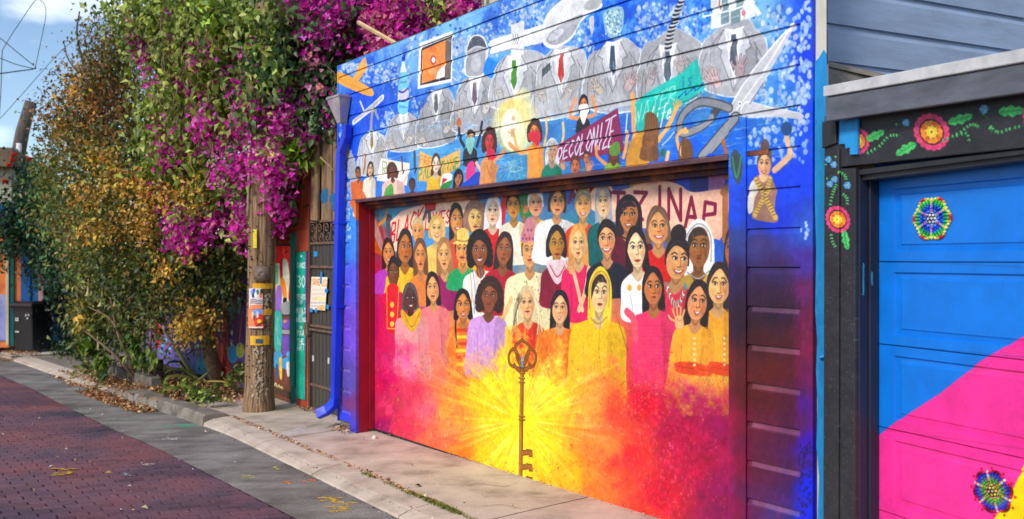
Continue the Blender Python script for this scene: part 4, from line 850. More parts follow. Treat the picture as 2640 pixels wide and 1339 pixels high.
class MB:
    def __init__(self): self.v = []; self.f = []; self.c = []
    def add(self, vs, fs, col=None):
        k = len(self.v); self.v += [tuple(map(float, p)) for p in vs]; self.f += [tuple(k + i for i in f) for f in fs]
        if col is not None: self.c += [tuple(col)] * len(vs)
        return self
    def hexa(self, p):      # 8 points: front 4 (loop), back 4 (same order)
        return self.add(p, [(0, 1, 2, 3), (7, 6, 5, 4), (0, 4, 5, 1), (1, 5, 6, 2), (2, 6, 7, 3), (3, 7, 4, 0)])
    def pbox(self, pl, s0, s1, z0, z1, d0, d1):
        q = [(s0, z0), (s1, z0), (s1, z1), (s0, z1)]
        return self.hexa([pl.w(s, z, d1) for s, z in q] + [pl.w(s, z, d0) for s, z in q])
    def pquad(self, pl, sz, d0, d1):
        return self.hexa([pl.w(s, z, d1) for s, z in sz] + [pl.w(s, z, d0) for s, z in sz])
    def fquad(self, pl, pts, d0, d1):         # corners given as the photograph shows them
        return self.pquad(pl, [tuple(map(float, pl.hit(*p))) for p in pts], d0, d1)
    def box(self, c, size, rz=0.0, tilt=None):
        x, y, z = [v / 2 for v in size]; M = Matrix.Rotation(rz, 3, 'Z')
        if tilt is not None: M = M @ Matrix.Rotation(tilt[0], 3, 'X') @ Matrix.Rotation(tilt[1], 3, 'Y')
        q = [(-x, -y, -z), (x, -y, -z), (x, -y, z), (-x, -y, z), (-x, y, -z), (x, y, -z), (x, y, z), (-x, y, z)]
        return self.hexa([Vector(c) + M @ Vector(p) for p in q])
    def tube(self, pts, r, n=8, cap=True, col=None, flat=None):
        pts = [Vector(p) for p in pts]; rs = r if hasattr(r, '__len__') else [r] * len(pts)
        vs, fs = [], []; ref = Vector((.13, .27, .95))
        for i, p in enumerate(pts):
            t = (pts[min(i + 1, len(pts) - 1)] - pts[max(i - 1, 0)]).normalized()
            if abs(t.dot(ref)) > .95: ref = Vector((.9, .3, .1))
            a = t.cross(ref).normalized(); b = t.cross(a)
            for k in range(n):
                th = 2 * math.pi * k / n
                vs.append(p + (a * math.cos(th) + b * math.sin(th) * (flat or 1)) * rs[i])
        for i in range(len(pts) - 1):
            for k in range(n): fs.append((i * n + k, i * n + (k + 1) % n, (i + 1) * n + (k + 1) % n, (i + 1) * n + k))
        if cap: fs += [tuple(range(n))[::-1], tuple(range((len(pts) - 1) * n, len(pts) * n))]
        return self.add(vs, fs, col)
    def lathe(self, c, prof, n=20, ax=None):
        vs, fs = [], []
        for r, z in prof:
            for k in range(n):
                th = 2 * math.pi * k / n; vs.append((c[0] + r * math.cos(th), c[1] + r * math.sin(th), c[2] + z))
        for i in range(len(prof) - 1):
            for k in range(n): fs.append((i * n + k, i * n + (k + 1) % n, (i + 1) * n + (k + 1) % n, (i + 1) * n + k))
        fs += [tuple(range(n))[::-1], tuple(range((len(prof) - 1) * n, len(prof) * n))]
        return self.add(vs, fs)
    def prism(self, pts, off):      # polygon (world points) pushed along off
        n = len(pts); p = [Vector(q) for q in pts]; o = Vector(off)
        return self.add(p + [q + o for q in p], [tuple(range(n)), tuple(range(n, 2 * n))[::-1]] + [(i, n + i, n + (i + 1) % n, (i + 1) % n) for i in range(n)])
    def build(self, name, m, parent=None, bevel=0, smooth=False, origin=None):
        me = bpy.data.meshes.new(name)
        base = wloc(parent) if parent is not None else Vector((0, 0, 0))
        V = np.array(self.v, float).reshape(-1, 3)
        o_loc = np.array(origin, float) if origin is not None else V.mean(0)
        me.from_pydata((V - o_loc).tolist(), [], self.f)
        mm = MATS[m] if isinstance(m, str) else m
        me.materials.append(mm)
        if mm.name in CANV:
            cv = CANV[mm.name]; uvl = me.uv_layers.new(name='UVMap')
            P = V[:, :2] - cv.plane.O; S = P @ cv.plane.e
            U = np.stack([(S - cv.s0) / (cv.s1 - cv.s0), (V[:, 2] - cv.z0) / (cv.z1 - cv.z0)], 1)
            li = np.empty(len(me.loops), int); me.loops.foreach_get('vertex_index', li)
            uvl.data.foreach_set('uv', U[li].astype(np.float32).ravel())
        if self.c:
            at_ = me.color_attributes.new('Col', 'FLOAT_COLOR', 'POINT')
            c = np.ones((len(V), 4), np.float32); c[:, :3] = np.array([srgb(q)[:3] for q in self.c]); at_.data.foreach_set('color', c.ravel())
        bm = bmesh.new(); bm.from_mesh(me); bmesh.ops.recalc_face_normals(bm, faces=bm.faces); bm.to_mesh(me); bm.free()
        if smooth:
            me.polygons.foreach_set('use_smooth', [True] * len(me.polygons))
        me.update()
        o = bpy.data.objects.new(name, me); COL.objects.link(o)
        if parent is not None: o.parent = parent
        o.location = Vector(o_loc) - base
        if bevel:
            md = o.modifiers.new('bevel', 'BEVEL'); md.width = bevel; md.segments = 1; md.limit_method = 'ANGLE'
        return o

def jit(x, k): return x + random.uniform(-k, k)
# ------------------------------------------------------------------ the ground: lane of bricks, asphalt strip, kerb, pavement
mat('earth', (96, 84, 70), (70, 60, 50), .95, 3)
def street_dz(s): 
    t = np.clip((np.asarray(s, float) - 5.2) / 1.6, 0, 1)
    u = np.clip((np.asarray(s, float) - 8.6) / 2.0, 0, 1)
    return -.06 - .030 * t * t * (3 - 2 * t) * (1 - .8 * u * u * (3 - 2 * u))
def sdw(s, d, dz=0.0):
    p = WALL.w(s, 0, d); return (p[0], p[1], float(gz(p[0], p[1])) + dz)
KERB = ((-6, 1.10), (1.587, 1.012), (5.0, .92), (6.0, .905), (6.7, .915), (7.3, .955), (8.0, 1.03), (8.6, 1.10), (10.1, 1.24), (14.07, 1.5), (26, 2.35), (60, 6))
EDGE = ((-6, 1.28), (2.0, 1.52), (5.55, 1.60), (8.5, 1.80), (12.76, 2.07), (26, 3.0), (60, 7))
INNER = ((-6, .80), (1.58, .741), (6.09, .64), (8.6, .82), (10.1, .96), (14, 1.2), (26, 2.0), (60, 5.6))
_ef = np.polyfit([-1, 2.0, 5.55, 8.5, 12.76, 18], [1.47, 1.51, 1.62, 1.79, 2.07, 2.45], 2)
EDGE = tuple((float(q), float(np.polyval(_ef, q))) for q in np.linspace(-2, 18, 41))
EDGE = ((-6, EDGE[0][1] - .1),) + EDGE + ((26, 3.1), (60, 7))
ip = lambda tb, s: float(np.interp(s, [a for a, b in tb], [b for a, b in tb]))

g = MB()
ss = [-300, -60, -6, 0, 6, 14, 30, 60, 120, 320]; ds = [-300, -40, -8, 0, 2, 8, 40, 300]
for s in ss:
    for d in ds:
        p = WALL.w(s, 0, d); g.v.append((p[0], p[1], .024 - .0132 * max(min(s, 45), -25) - .26))
for i in range(len(ss) - 1):
    for j in range(len(ds) - 1):
        a = i * len(ds) + j; g.f.append((a, a + 1, a + len(ds) + 1, a + len(ds)))
o = g.build('ground', 'earth'); o['kind'] = 'structure'

def strip(s0, s1, fa, fb, za, zb, step=.35):
    m = MB(); n = max(2, int((s1 - s0) / step)); S = np.linspace(s0, s1, n + 1)
    for s in S:
        m.v.append(sdw(s, fa(s), za(s))); m.v.append(sdw(s, fb(s), zb(s)))
    for i in range(n): m.f.append((2 * i, 2 * i + 1, 2 * i + 3, 2 * i + 2))
    return m
# asphalt
def asphalt_mat():
    m = mat('asphalt', (150, 147, 142), (98, 92, 88), .9, 2.2, (1, 1, 1), .5, 9, .3, 160, ramp=(.34, .72), third=(128, 123, 118))
    N, L = m.node_tree.nodes, m.node_tree.links
    b = N['Principled BSDF']; rp = [n for n in N if n.type == 'VALTORGB'][0]
    g = [n for n in N if n.type == 'NEW_GEOMETRY'][0]
    # streaks along a skewed direction (old tyre and seal marks)
    mp = N.new('ShaderNodeMapping'); mp.inputs['Scale'].default_value = (1.1, 3.4, 1); mp.inputs['Rotation'].default_value = (0, 0, math.radians(4))
    L.new(g.outputs['Position'], mp.inputs['Vector'])
    n1 = N.new('ShaderNodeTexNoise'); n1.inputs['Scale'].default_value = 1.5; n1.inputs['Detail'].default_value = 5; L.new(mp.outputs['Vector'], n1.inputs['Vector'])
    r1 = N.new('ShaderNodeValToRGB'); r1.color_ramp.elements[0].position = .46; r1.color_ramp.elements[0].color = (1, 1, 1, 1); r1.color_ramp.elements[1].position = .70; r1.color_ramp.elements[1].color = (.52, .48, .46, 1)
    L.new(n1.outputs['Fac'], r1.inputs['Fac'])
    mx = N.new('ShaderNodeMix'); mx.data_type = 'RGBA'; mx.blend_type = 'MULTIPLY'; mx.inputs[0].default_value = .9
    L.new(rp.outputs['Color'], mx.inputs[6]); L.new(r1.outputs['Color'], mx.inputs[7])
    # grit
    vo = N.new('ShaderNodeTexNoise'); vo.inputs['Scale'].default_value = 130; vo.inputs['Detail'].default_value = 2; L.new(g.outputs['Position'], vo.inputs['Vector'])
    r2 = N.new('ShaderNodeValToRGB'); r2.color_ramp.elements[0].position = .35; r2.color_ramp.elements[0].color = (.62, .62, .62, 1); r2.color_ramp.elements[1].position = .66; r2.color_ramp.elements[1].color = (1.35, 1.33, 1.3, 1)
    L.new(vo.outputs['Fac'], r2.inputs['Fac'])
    m2 = N.new('ShaderNodeMix'); m2.data_type = 'RGBA'; m2.blend_type = 'MULTIPLY'; m2.inputs[0].default_value = .8
    L.new(mx.outputs[2], m2.inputs[6]); L.new(r2.outputs['Color'], m2.inputs[7]); L.new(m2.outputs[2], b.inputs['Base Color'])
asphalt_mat()
o = strip(-6, 45, lambda s: ip(EDGE, s), lambda s: ip(KERB, s) - .10, lambda s: street_dz(s) + .007, lambda s: street_dz(s) + .007).build('asphalt_strip', 'asphalt'); o['kind'] = 'structure'

# bricks across the lane
def brick_mat():
    m = bpy.data.materials.new('road_brick'); m.use_nodes = True; MATS['road_brick'] = m
    N, L = m.node_tree.nodes, m.node_tree.links
    b = N['Principled BSDF']; b.inputs['Roughness'].default_value = .62; b.inputs['Specular IOR Level'].default_value = .45
    g = N.new('ShaderNodeNewGeometry')
    # per-brick tone from the cell the brick stands in
    oi = N.new('ShaderNodeAttribute'); oi.attribute_name = 'Col'
    n1 = N.new('ShaderNodeTexNoise'); n1.inputs['Scale'].default_value = .75; n1.inputs['Detail'].default_value = 6; n1.inputs['Roughness'].default_value = .6
    L.new(g.outputs['Position'], n1.inputs['Vector'])
    r1 = N.new('ShaderNodeValToRGB'); e = r1.color_ramp.elements
    e[0].position = .34; e[0].color = srgb((78, 70, 84)); e[1].position = .66; e[1].color = srgb((142, 84, 80))
    k = e.new(.48); k.color = srgb((118, 84, 92))
    L.new(n1.outputs['Fac'], r1.inputs['Fac'])
    mx = N.new('ShaderNodeMix'); mx.data_type = 'RGBA'; mx.blend_type = 'MULTIPLY'; mx.inputs[0].default_value = 1
    L.new(r1.outputs['Color'], mx.inputs[6]); L.new(oi.outputs['Color'], mx.inputs[7])
    # tyre track: a darker band along the lane
    n2 = N.new('ShaderNodeTexNoise'); n2.inputs['Scale'].default_value = 60; n2.inputs['Detail'].default_value = 4
    L.new(g.outputs['Position'], n2.inputs['Vector'])
    r2 = N.new('ShaderNodeValToRGB'); r2.color_ramp.elements[0].position = .30; r2.color_ramp.elements[0].color = (.72, .72, .76, 1); r2.color_ramp.elements[1].position = .72; r2.color_ramp.elements[1].color = (1.25, 1.22, 1.22, 1)
    L.new(n2.outputs['Fac'], r2.inputs['Fac'])
    m2 = N.new('ShaderNodeMix'); m2.data_type = 'RGBA'; m2.blend_type = 'MULTIPLY'; m2.inputs[0].default_value = .9
    L.new(mx.outputs[2], m2.inputs[6]); L.new(r2.outputs['Color'], m2.inputs[7]); L.new(m2.outputs[2], b.inputs['Base Color'])
    mp = N.new('ShaderNodeMapping'); mp.inputs['Rotation'].default_value = (0, 0, math.radians(-129)); mp.inputs['Scale'].default_value = (.10, 1.0, 1.0); mp.inputs['Location'].default_value = (0, .18, 0)
    L.new(g.outputs['Position'], mp.inputs['Vector'])
    n3 = N.new('ShaderNodeTexNoise'); n3.inputs['Scale'].default_value = 1.7; n3.inputs['Detail'].default_value = 5; n3.inputs['Distortion'].default_value = .3; L.new(mp.outputs['Vector'], n3.inputs['Vector'])
    r3 = N.new('ShaderNodeValToRGB'); r3.color_ramp.elements[0].position = .40; r3.color_ramp.elements[0].color = (.50, .56, .70, 1); r3.color_ramp.elements[1].position = .56; r3.color_ramp.elements[1].color = (1, 1, 1, 1)
    L.new(n3.outputs['Fac'], r3.inputs['Fac'])
    m3 = N.new('ShaderNodeMix'); m3.data_type = 'RGBA'; m3.blend_type = 'MULTIPLY'; m3.inputs[0].default_value = .85
    L.new(m2.outputs[2], m3.inputs[6]); L.new(r3.outputs['Color'], m3.inputs[7]); L.new(m3.outputs[2], b.inputs['Base Color'])
    bp = N.new('ShaderNodeBump'); bp.inputs['Strength'].default_value = .25; bp.inputs['Distance'].default_value = .004
    L.new(n2.outputs['Fac'], bp.inputs['Height']); L.new(bp.outputs['Normal'], b.inputs['Normal'])
brick_mat()
mat('brick_joint', (40, 34, 38), (26, 22, 26), .95, 20)
street = setting('brick_street', sdw(4, 3, -.1))
strip(-8, 45, lambda s: ip(EDGE, s) + 9.0, lambda s: ip(EDGE, s) - .1, lambda s: street_dz(s) - .024, lambda s: street_dz(s) - .024).build('joint_bed', 'brick_joint', street)
# the courses run square to the near edge of the lane
bu = np.array([WALL.e[0], WALL.e[1]]); bu = (np.array(WALL.w(5.55, 0, 1.60)[:2]) - np.array(WALL.w(2.0, 0, 1.52)[:2])); bu /= np.hypot(*bu)
bn = np.array([-bu[1], bu[0]]); 
if bn @ (-WALL.n) > 0: bn = -bn
bn = np.array([-2.6, -1.0]) / np.hypot(2.6, 1.0)      # the courses cross the lane at a slant
b0 = np.array(WALL.w(2.0, 0, 1.52)[:2])
def brick_verts(cx, cy, rng_):
    """five faces, slightly pillowed and uneven"""
    hl, hw = .0905, .0458
    z = float(gz(cx, cy)); s = (np.array([cx, cy]) - WALL.O) @ WALL.e; z += float(street_dz(s))
    t = [rng_.normal(0, .0012) for _ in range(4)]; dz = rng_.normal(0, .0018)
    out = []
    for (a, b), k in zip(((-1, -1), (1, -1), (1, 1), (-1, 1)), range(4)):
        p = np.array([cx, cy]) + bn * a * (hl - .003) + bu * b * (hw - .0015); out.append((p[0], p[1], z + dz + t[k]))
    for (a, b) in ((-1, -1), (1, -1), (1, 1), (-1, 1)):
        p = np.array([cx, cy]) + bn * a * hl + bu * b * hw; out.append((p[0], p[1], z - .026))
    return out
BF = [(0, 1, 2, 3), (0, 4, 5, 1), (1, 5, 6, 2), (2, 6, 7, 3), (3, 7, 4, 0)]
cells = []
for i in range(-60, 150):
    v = i * .095
    off = .0975 * (i % 2)
    for j in range(-30, 60):
        c = b0 + bu * v + bn * (off + .1 + j * .195)
        s = (c - WALL.O) @ WALL.e; d = (c - WALL.O) @ WALL.n
        if d < ip(EDGE, s) - .07 or d > ip(EDGE, s) + 8.6 or c[1] < 2.0: continue
        t = c[0] / c[1]
        px = CX + FPX * t; py = CY + FPX * (CAM_Z - float(gz(*c)) - float(street_dz(s))) / c[1]
        vis = -60 < px < 2700 and py < 1400
        cells.append((0 if vis else 1, c[1], c))
cells.sort(key=lambda q: (q[0], q[1]))
rest = MB()
for k, (nv, dist, c) in enumerate(cells):
    if dist > 17: continue
    tone = float(np.clip(RNG.normal(1.0, .13), .62, 1.35)); cc = (255 * min(tone, 1.0) ** .45, 250 * min(tone, 1.0) ** .45, 252 * min(tone, 1.0) ** .45)
    vs = brick_verts(c[0], c[1], RNG)
    if k < 300:
        m = MB(); m.add(vs, BF, cc); m.build('brick', 'road_brick', street)
    else:
        rest.add(vs, BF, cc)
o = rest.build('bricks', 'road_brick', street); o['kind'] = 'stuff'

# kerb: a low sloping apron before the garage, raised stones further up
mat('concrete', (206, 190, 172), (144, 130, 116), .9, 2.6, (1, 1, 1), .5, 10, .3, 90, third=(188, 172, 156), ramp=(.30, .74))
def weather(m):                      # pits, dirt specks and smeared stains
    N, L = m.node_tree.nodes, m.node_tree.links; b = N['Principled BSDF']; rp = [n for n in N if n.type == 'VALTORGB'][0]; g = [n for n in N if n.type == 'NEW_GEOMETRY'][0]
    out = rp.outputs['Color']
    for sc, st, p0, p1, c in ((1.3, (1, 3.0, 1), .50, .70, (.60, .54, .50)), (38, (1, 1, 1), .60, .72, (.55, .50, .46)), (190, (1, 1, 1), .30, .62, (1.12, 1.1, 1.08))):
        mp = N.new('ShaderNodeMapping'); mp.inputs['Scale'].default_value = st; mp.inputs['Rotation'].default_value = (0, 0, .5); L.new(g.outputs['Position'], mp.inputs['Vector'])
        n = N.new('ShaderNodeTexNoise'); n.inputs['Scale'].default_value = sc; n.inputs['Detail'].default_value = 6; n.inputs['Roughness'].default_value = .7; L.new(mp.outputs['Vector'], n.inputs['Vector'])
        r = N.new('ShaderNodeValToRGB'); r.color_ramp.elements[0].position = p0; r.color_ramp.elements[0].color = (1, 1, 1, 1); r.color_ramp.elements[1].position = p1; r.color_ramp.elements[1].color = c + (1,); L.new(n.outputs['Fac'], r.inputs['Fac'])
        x = N.new('ShaderNodeMix'); x.data_type = 'RGBA'; x.blend_type = 'MULTIPLY'; x.inputs[0].default_value = .8; L.new(out, x.inputs[6]); L.new(r.outputs['Color'], x.inputs[7]); out = x.outputs[2]
    L.new(out, b.inputs['Base Color'])
weather(MATS['concrete'])
mat('concrete_old', (150, 140, 128), (98, 90, 84), .95, 5, (1, 1, 1), .6, 9, .25, 60, third=(128, 118, 108))
mat('concrete_light', (214, 206, 198), (186, 176, 166), .9, 6, (1, 1, 1), .3, 8, .3, 90)
kerb = setting('kerb', sdw(6, .9))
cuts = [-6, -3.2, -1.4, .25, 1.9, 3.35, 4.7, 6.25, 7.15, 8.45, 9.5, 10.9, 12.3, 14, 16.2, 18.6, 21.2, 25, 30]
for a, b in zip(cuts[:-1], cuts[1:]):
    m = MB(); n = 5; S = np.linspace(a + .006, b - .006, n)
    raised = 6.1 < a < 9.4
    for s in S:
        ko, ki = ip(KERB, s), ip(INNER, s)
        w = random.uniform(-.006, .006)
        if raised:
            ring = [(ki, -.10), (ki, .034 + w), (ko - .03 + w, .042), (ko - .008, .028 + w), (ko + .012 + w, -.16)]
        else:
            ring = [(ki, -.10), (ki, .004), (ki + (ko - ki) * .6, -.008), (ko - .01, -.038 + w * .3), (ko + .006, -.075 - .09 * (s > 5)), ]
        for d, z in ring: m.v.append(sdw(s, d, z))
    for i in range(n - 1):
        for k in range(4): m.f.append((i * 5 + k, i * 5 + k + 1, i * 5 + 6 + k, i * 5 + 5 + k))
    m.f += [(0, 1, 2, 3, 4), tuple(5 * (n - 1) + k for k in (4, 3, 2, 1, 0))]
    m.build('kerb_stone', 'concrete_old' if raised else 'concrete', kerb)
# pavement slabs
pave = setting('pavement', sdw(3, .4))
sl = [-6, -3.0, -.55, 1.35, 3.15, 4.72, 6.05, 7.6]
for a, b in zip(sl[:-1], sl[1:]):
    m = MB(); n = 8; S = np.linspace(a + .005, b - .005, n); dz = random.uniform(-.004, .004)
    for s in S:
        k = ip(INNER, s) - .012
        bk = -.45
        if s > 4.45: bk = -.32
        for j in range(5):
            d = bk + (k - bk) * j / 4
            lift = .012 * math.exp(-((s - 5.3) ** 2) / .5) * (1 - j / 4) * 2
            m.v.append(sdw(s, d, dz + lift - (.004 if j == 4 else 0)))
        m.v.append(sdw(s, k, -.1))
    for i in range(n - 1):
        for j in range(5): m.f.append((i * 6 + j, i * 6 + j + 1, i * 6 + 7 + j, i * 6 + 6 + j))
    m.build('slab', 'concrete', pave)
# cracks wandering over the slabs
mat('crack', (112, 98, 86), (84, 74, 66), .95, 30)
for P in ([(596, 1078), (622, 1062), (646, 1052), (665, 1060)], [(640, 1096), (668, 1085), (690, 1092), (716, 1084), (742, 1086)], [(712, 1126), (760, 1116), (800, 1104), (836, 1090)], [(1180, 1262), (1230, 1250), (1300, 1256), (1340, 1246)], [(1230, 1310), (1290, 1304), (1350, 1316)]):
    m = MB(); Q = ospline(P, 6); n = len(Q)
    for i, (x, y) in enumerate(Q):
        w = .42 * random.uniform(.2, 1) * (1 - abs(2 * i / (n - 1) - 1) ** 3); x += random.uniform(-2, 2)
        for sgn in (-1, 1):
            p = ground(x, y + sgn * w, .0); m.v.append((p[0], p[1], p[2] + .0075 + (.012 if y < 1130 and x < 880 else 0)))
    for i in range(n - 1): m.f.append((2 * i, 2 * i + 1, 2 * i + 3, 2 * i + 2))
    m.build('crack', 'crack', pave)
# farther pavement beside the bins
m = strip(11.9, 15.4, lambda s: ip(INNER, s) - .012, lambda s: -.3, lambda s: .0, lambda s: .0).build('slab', 'concrete_old', pave)
m = strip(15.42, 30, lambda s: ip(KERB, s) - .0, lambda s: -.3, lambda s: .01, lambda s: .01).build('slab', 'concrete_light', pave)
# bed of earth behind the raised kerb
mat('soil', (92, 72, 54), (54, 42, 34), .98, 14, (1, 1, 1), .9, 8, .2, 40)
m = MB()
S = np.linspace(7.62, 12.0, 24)
for s in S:
    k = ip(INNER, s)
    for j in range(7):
        d = -.26 + (k + .26) * j / 6; m.v.append(sdw(s, d, .015 + .05 * math.sin(math.pi * j / 6) + random.uniform(-.02, .02)))
for i in range(23):
    for j in range(6): m.f.append((i * 7 + j, i * 7 + j + 1, i * 7 + 8 + j, i * 7 + 7 + j))
o = m.build('planting_bed', 'soil', smooth=True); o['kind'] = 'structure'

# paint spills and chalk on the lane
def splat(name, pts, c, dz=.003, parent=None):
    """thin dried paint laid on the ground, outline as the photograph shows it"""
    P = spline(pts, 2); m = MB()
    cx, cy = P.mean(0)
    m.v.append(None); q = [ground(x + random.uniform(-1.2, 1.2), y + random.uniform(-.5, .5), -.06) for x, y in P]
    sd = [((p[:2] - WALL.O) @ WALL.e) for p in q]
    q = [(p[0], p[1], float(gz(p[0], p[1])) + float(street_dz(s)) + dz) for p, s in zip(q, sd)]
    m.v[0] = tuple(np.mean(q, 0)); m.v += q
    n = len(q); m.f = [(0, 1 + i, 1 + (i + 1) % n) for i in range(n)]
    mat('paint_%d_%d_%d' % c, c, tuple(v * .8 for v in c), .7, 40, ramp=(.3, .75))
    return m.build(name, 'paint_%d_%d_%d' % c, parent)
marks = setting('paint_marks', sdw(4, 1.3, -.1))
for pts, c, dz in (([(825, 1286), (850, 1283), (870, 1288), (884, 1284), (880, 1291), (852, 1295), (824, 1290)], (226, 182, 60), .008), ([(842, 1305), (870, 1300), (905, 1303), (898, 1318), (872, 1323), (850, 1313)], (222, 180, 70), .008),
               ([(860, 1300), (890, 1297), (912, 1296), (890, 1301)], (226, 186, 70), .0085), ([(729, 1246), (752, 1244), (755, 1250), (731, 1250)], (240, 120, 40), .008), ([(781, 1242), (812, 1240), (813, 1245), (783, 1246)], (244, 134, 40), .008),
               ([(425, 1094), (460, 1091), (505, 1095), (470, 1099), (440, 1098)], (92, 176, 140), .008), ([(420, 1128), (440, 1130), (463, 1133), (458, 1135), (430, 1132)], (206, 206, 206), .008),
               ([(130, 1224), (150, 1219), (170, 1212), (187, 1210), (170, 1217), (188, 1220), (165, 1223), (146, 1228)], (214, 166, 50), .006), ([(705, 1207), (716, 1206), (714, 1214), (702, 1214)], (214, 206, 90), .008), ([(625, 1232), (655, 1229), (648, 1236), (630, 1236)], (206, 200, 100), .008),
               ([(275, 1217), (290, 1217), (288, 1222), (274, 1222)], (220, 190, 80), .006), ([(370, 1200), (392, 1197), (398, 1198), (376, 1203)], (200, 170, 160), .006), ([(310, 1225), (335, 1221), (330, 1225), (312, 1228)], (150, 160, 170), .006)):
    q = np.array(pts, float); x0, y0 = q.min(0); x1, y1 = q.max(0); n = 5 + int((x1 - x0) * (y1 - y0) / 60)
    for k in range(n):
        x, y = x0 + (x1 - x0) * random.random(), y0 + (y1 - y0) * random.random(); w, h = random.uniform(3, 5 + (x1 - x0) * .20), random.uniform(.5, 1.3); a_ = random.uniform(-.12, .10)
        splat('paint_mark', [(x - w, y + w * a_), (x - w * .3, y - h), (x + w * .5, y - h * .6 - w * a_ * .5), (x + w, y - w * a_), (x + w * .4, y + h), (x - w * .5, y + h * .7)], c, dz + .0004 * (k % 5), marks)
# ------------------------------------------------------------------ the mural garage
cvD = paint_door(); cvW = paint_wall()
mat_canvas('door_mural', cvD, .42, .4, .06)
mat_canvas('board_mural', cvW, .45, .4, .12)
mat('dark_shadow_paint', (60, 34, 40), (40, 26, 40), .6, 8)
mat('oxblood', (136, 12, 34), (96, 10, 30), .5, 4, (1, 1, .35), .2, third=(150, 14, 40))
mat('mauve', (150, 40, 88), (110, 24, 66), .5, 4, (1, 1, .4), .2)
mat('raw_board', (150, 128, 104), (112, 94, 76), .9, 6, (1, 1, .2), .5)
mat('roof_felt', (92, 90, 90), (70, 68, 68), .95, 10)
mat('foundation', (132, 120, 104), (92, 84, 72), .95, 6, bump=.6)
garage = thing('mural_garage', WALL.w(2.2, .0, -.1), 'wooden garage covered in a mural of suited figures and a crowd round a golden key', 'garage')
SL, SR = 4.876, -.526
ZT = 3.60
zl = [2.856 + .2078 * k for k in range(-14, 4)]
def plank(s0, s1, z0, z1, cv='board_mural', name='plank', d=0.0):
    """drop siding: flat face, hollow cove along the top edge under the next board"""
    m = MB(); h = z1 - z0
    prof = [(-.020, z0), (0.0, z0 + .002), (0.0, z1 - .036), (-.006, z1 - .026), (-.011, z1 - .012), (-.0125, z1), (-.020, z1)]
    if h < .06: prof = [(-.020, z0), (0, z0), (0, z1), (-.02, z1)]
    n = len(prof); S = np.linspace(s0, s1, max(2, int(abs(s1 - s0) / .8) + 1))
    ph = random.random() * 6
    for s in S:
        w = .0018 * math.sin(2.1 * s + ph)
        for dd, z in prof: m.v.append(WALL.w(s, z + w, dd + d))
    for i in range(len(S) - 1):
        for k in range(n): m.f.append((i * n + k, i * n + (k + 1) % n, (i + 1) * n + (k + 1) % n, (i + 1) * n + k))
    m.f += [tuple(range(n)), tuple(range((len(S) - 1) * n, len(S) * n))[::-1]]
    return m.build(name, cv, garage)
S_CB = -.452                              # inner edge of the corner board
s_jr = WALL.s(1881.5); s_tr = WALL.s(1925.5)     # right door post
s_jl = WALL.s(920.5)                     # left door post, inner edge
s_tl = WALL.s(904.5)
HZ = 2.205
tops = [z for z in zl if z > 2.2] + [ZT]
bounds = sorted(set([round(z, 4) for z in zl if z > 2.2 and z < ZT - .05] + [ZT]))
for a, b in zip(bounds[:-1], bounds[1:]):
    plank(S_CB, SL - .022, a, b)
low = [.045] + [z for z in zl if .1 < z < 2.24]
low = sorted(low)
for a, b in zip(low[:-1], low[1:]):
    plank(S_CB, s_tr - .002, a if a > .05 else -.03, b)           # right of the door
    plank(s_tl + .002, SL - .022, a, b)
# corner boards
MB().pbox(WALL, SR, S_CB - .002, -.05, ZT + .01, -.03, .010).build('corner_board', 'board_mural', garage, .002)
MB().pbox(WALL, SL - .020, SL + .002, .03, ZT, -.03, .006).build('corner_board', 'board_mural', garage, .002)
# strip below the lowest full-width board, then the soffit over the recess
MB().pbox(WALL, s_jr, s_jl + .02, HZ, bounds[0] - .002, -.03, .004).build('header_board', 'board_mural', garage, .002)
cvSof = None
mat('soffit_paint', (150, 84, 44), (28, 30, 84), .55, 2.6, (1, 1, .2), .2, ramp=(.36, .62), third=(66, 30, 36))
for k, (d0, d1, z) in enumerate(((-.062, -.002, HZ + .002), (-.122, -.064, HZ - .030), (-.186, -.124, HZ - .062))):
    MB().pbox(WALL, s_jr - .25, s_jl + .02, z, HZ + .05, d0, d1).build('soffit_board', 'soffit_paint', garage, .002)
MB().pbox(WALL, s_jr, s_jl + .01, HZ - .006, HZ + .022, .004, .016).build('header_lip', mat('lip_paint', (110, 70, 66), (50, 40, 58), .6, 3), garage, .002)
# the door leaf itself
MB().pbox(DOORP, -.32, s_jl - .001, -.005, 2.26, -.045, 0.0).build('garage_door', 'door_mural', garage)
MB().pbox(DOORP, -.32, s_jl - .001, -.04, -.006, -.04, -.006).build('door_seal', mat('rubber', (40, 38, 38), (30, 28, 28), .8, 20), garage)
# posts
z_b = float(WALL.hit(918, 1116)[1])
MB().pquad(WALL, [(s_jl, z_b), (s_tl, z_b), (s_tl, HZ + .02), (s_jl, HZ + .02)], -.02, .014).build('door_post', 'board_mural', garage, .002)
MB().pbox(WALL, s_jl + .002, s_jl + .03, z_b - .02, HZ, -.128, -.001).build('door_jamb', 'oxblood', garage, .002)
MB().pbox(WALL, s_jl - .006, s_jl + .03, -.005, HZ - .02, -.187, -.130).build('door_stop', 'oxblood', garage, .002)
MB().pbox(WALL, s_tr, s_jr, -.03, 2.43, -.03, .012).build('door_post', 'board_mural', garage, .002)
MB().pbox(WALL, s_jr - .03, s_jr - .002, -.03, HZ, -.187, -.032).build('door_jamb', 'oxblood', garage, .002)
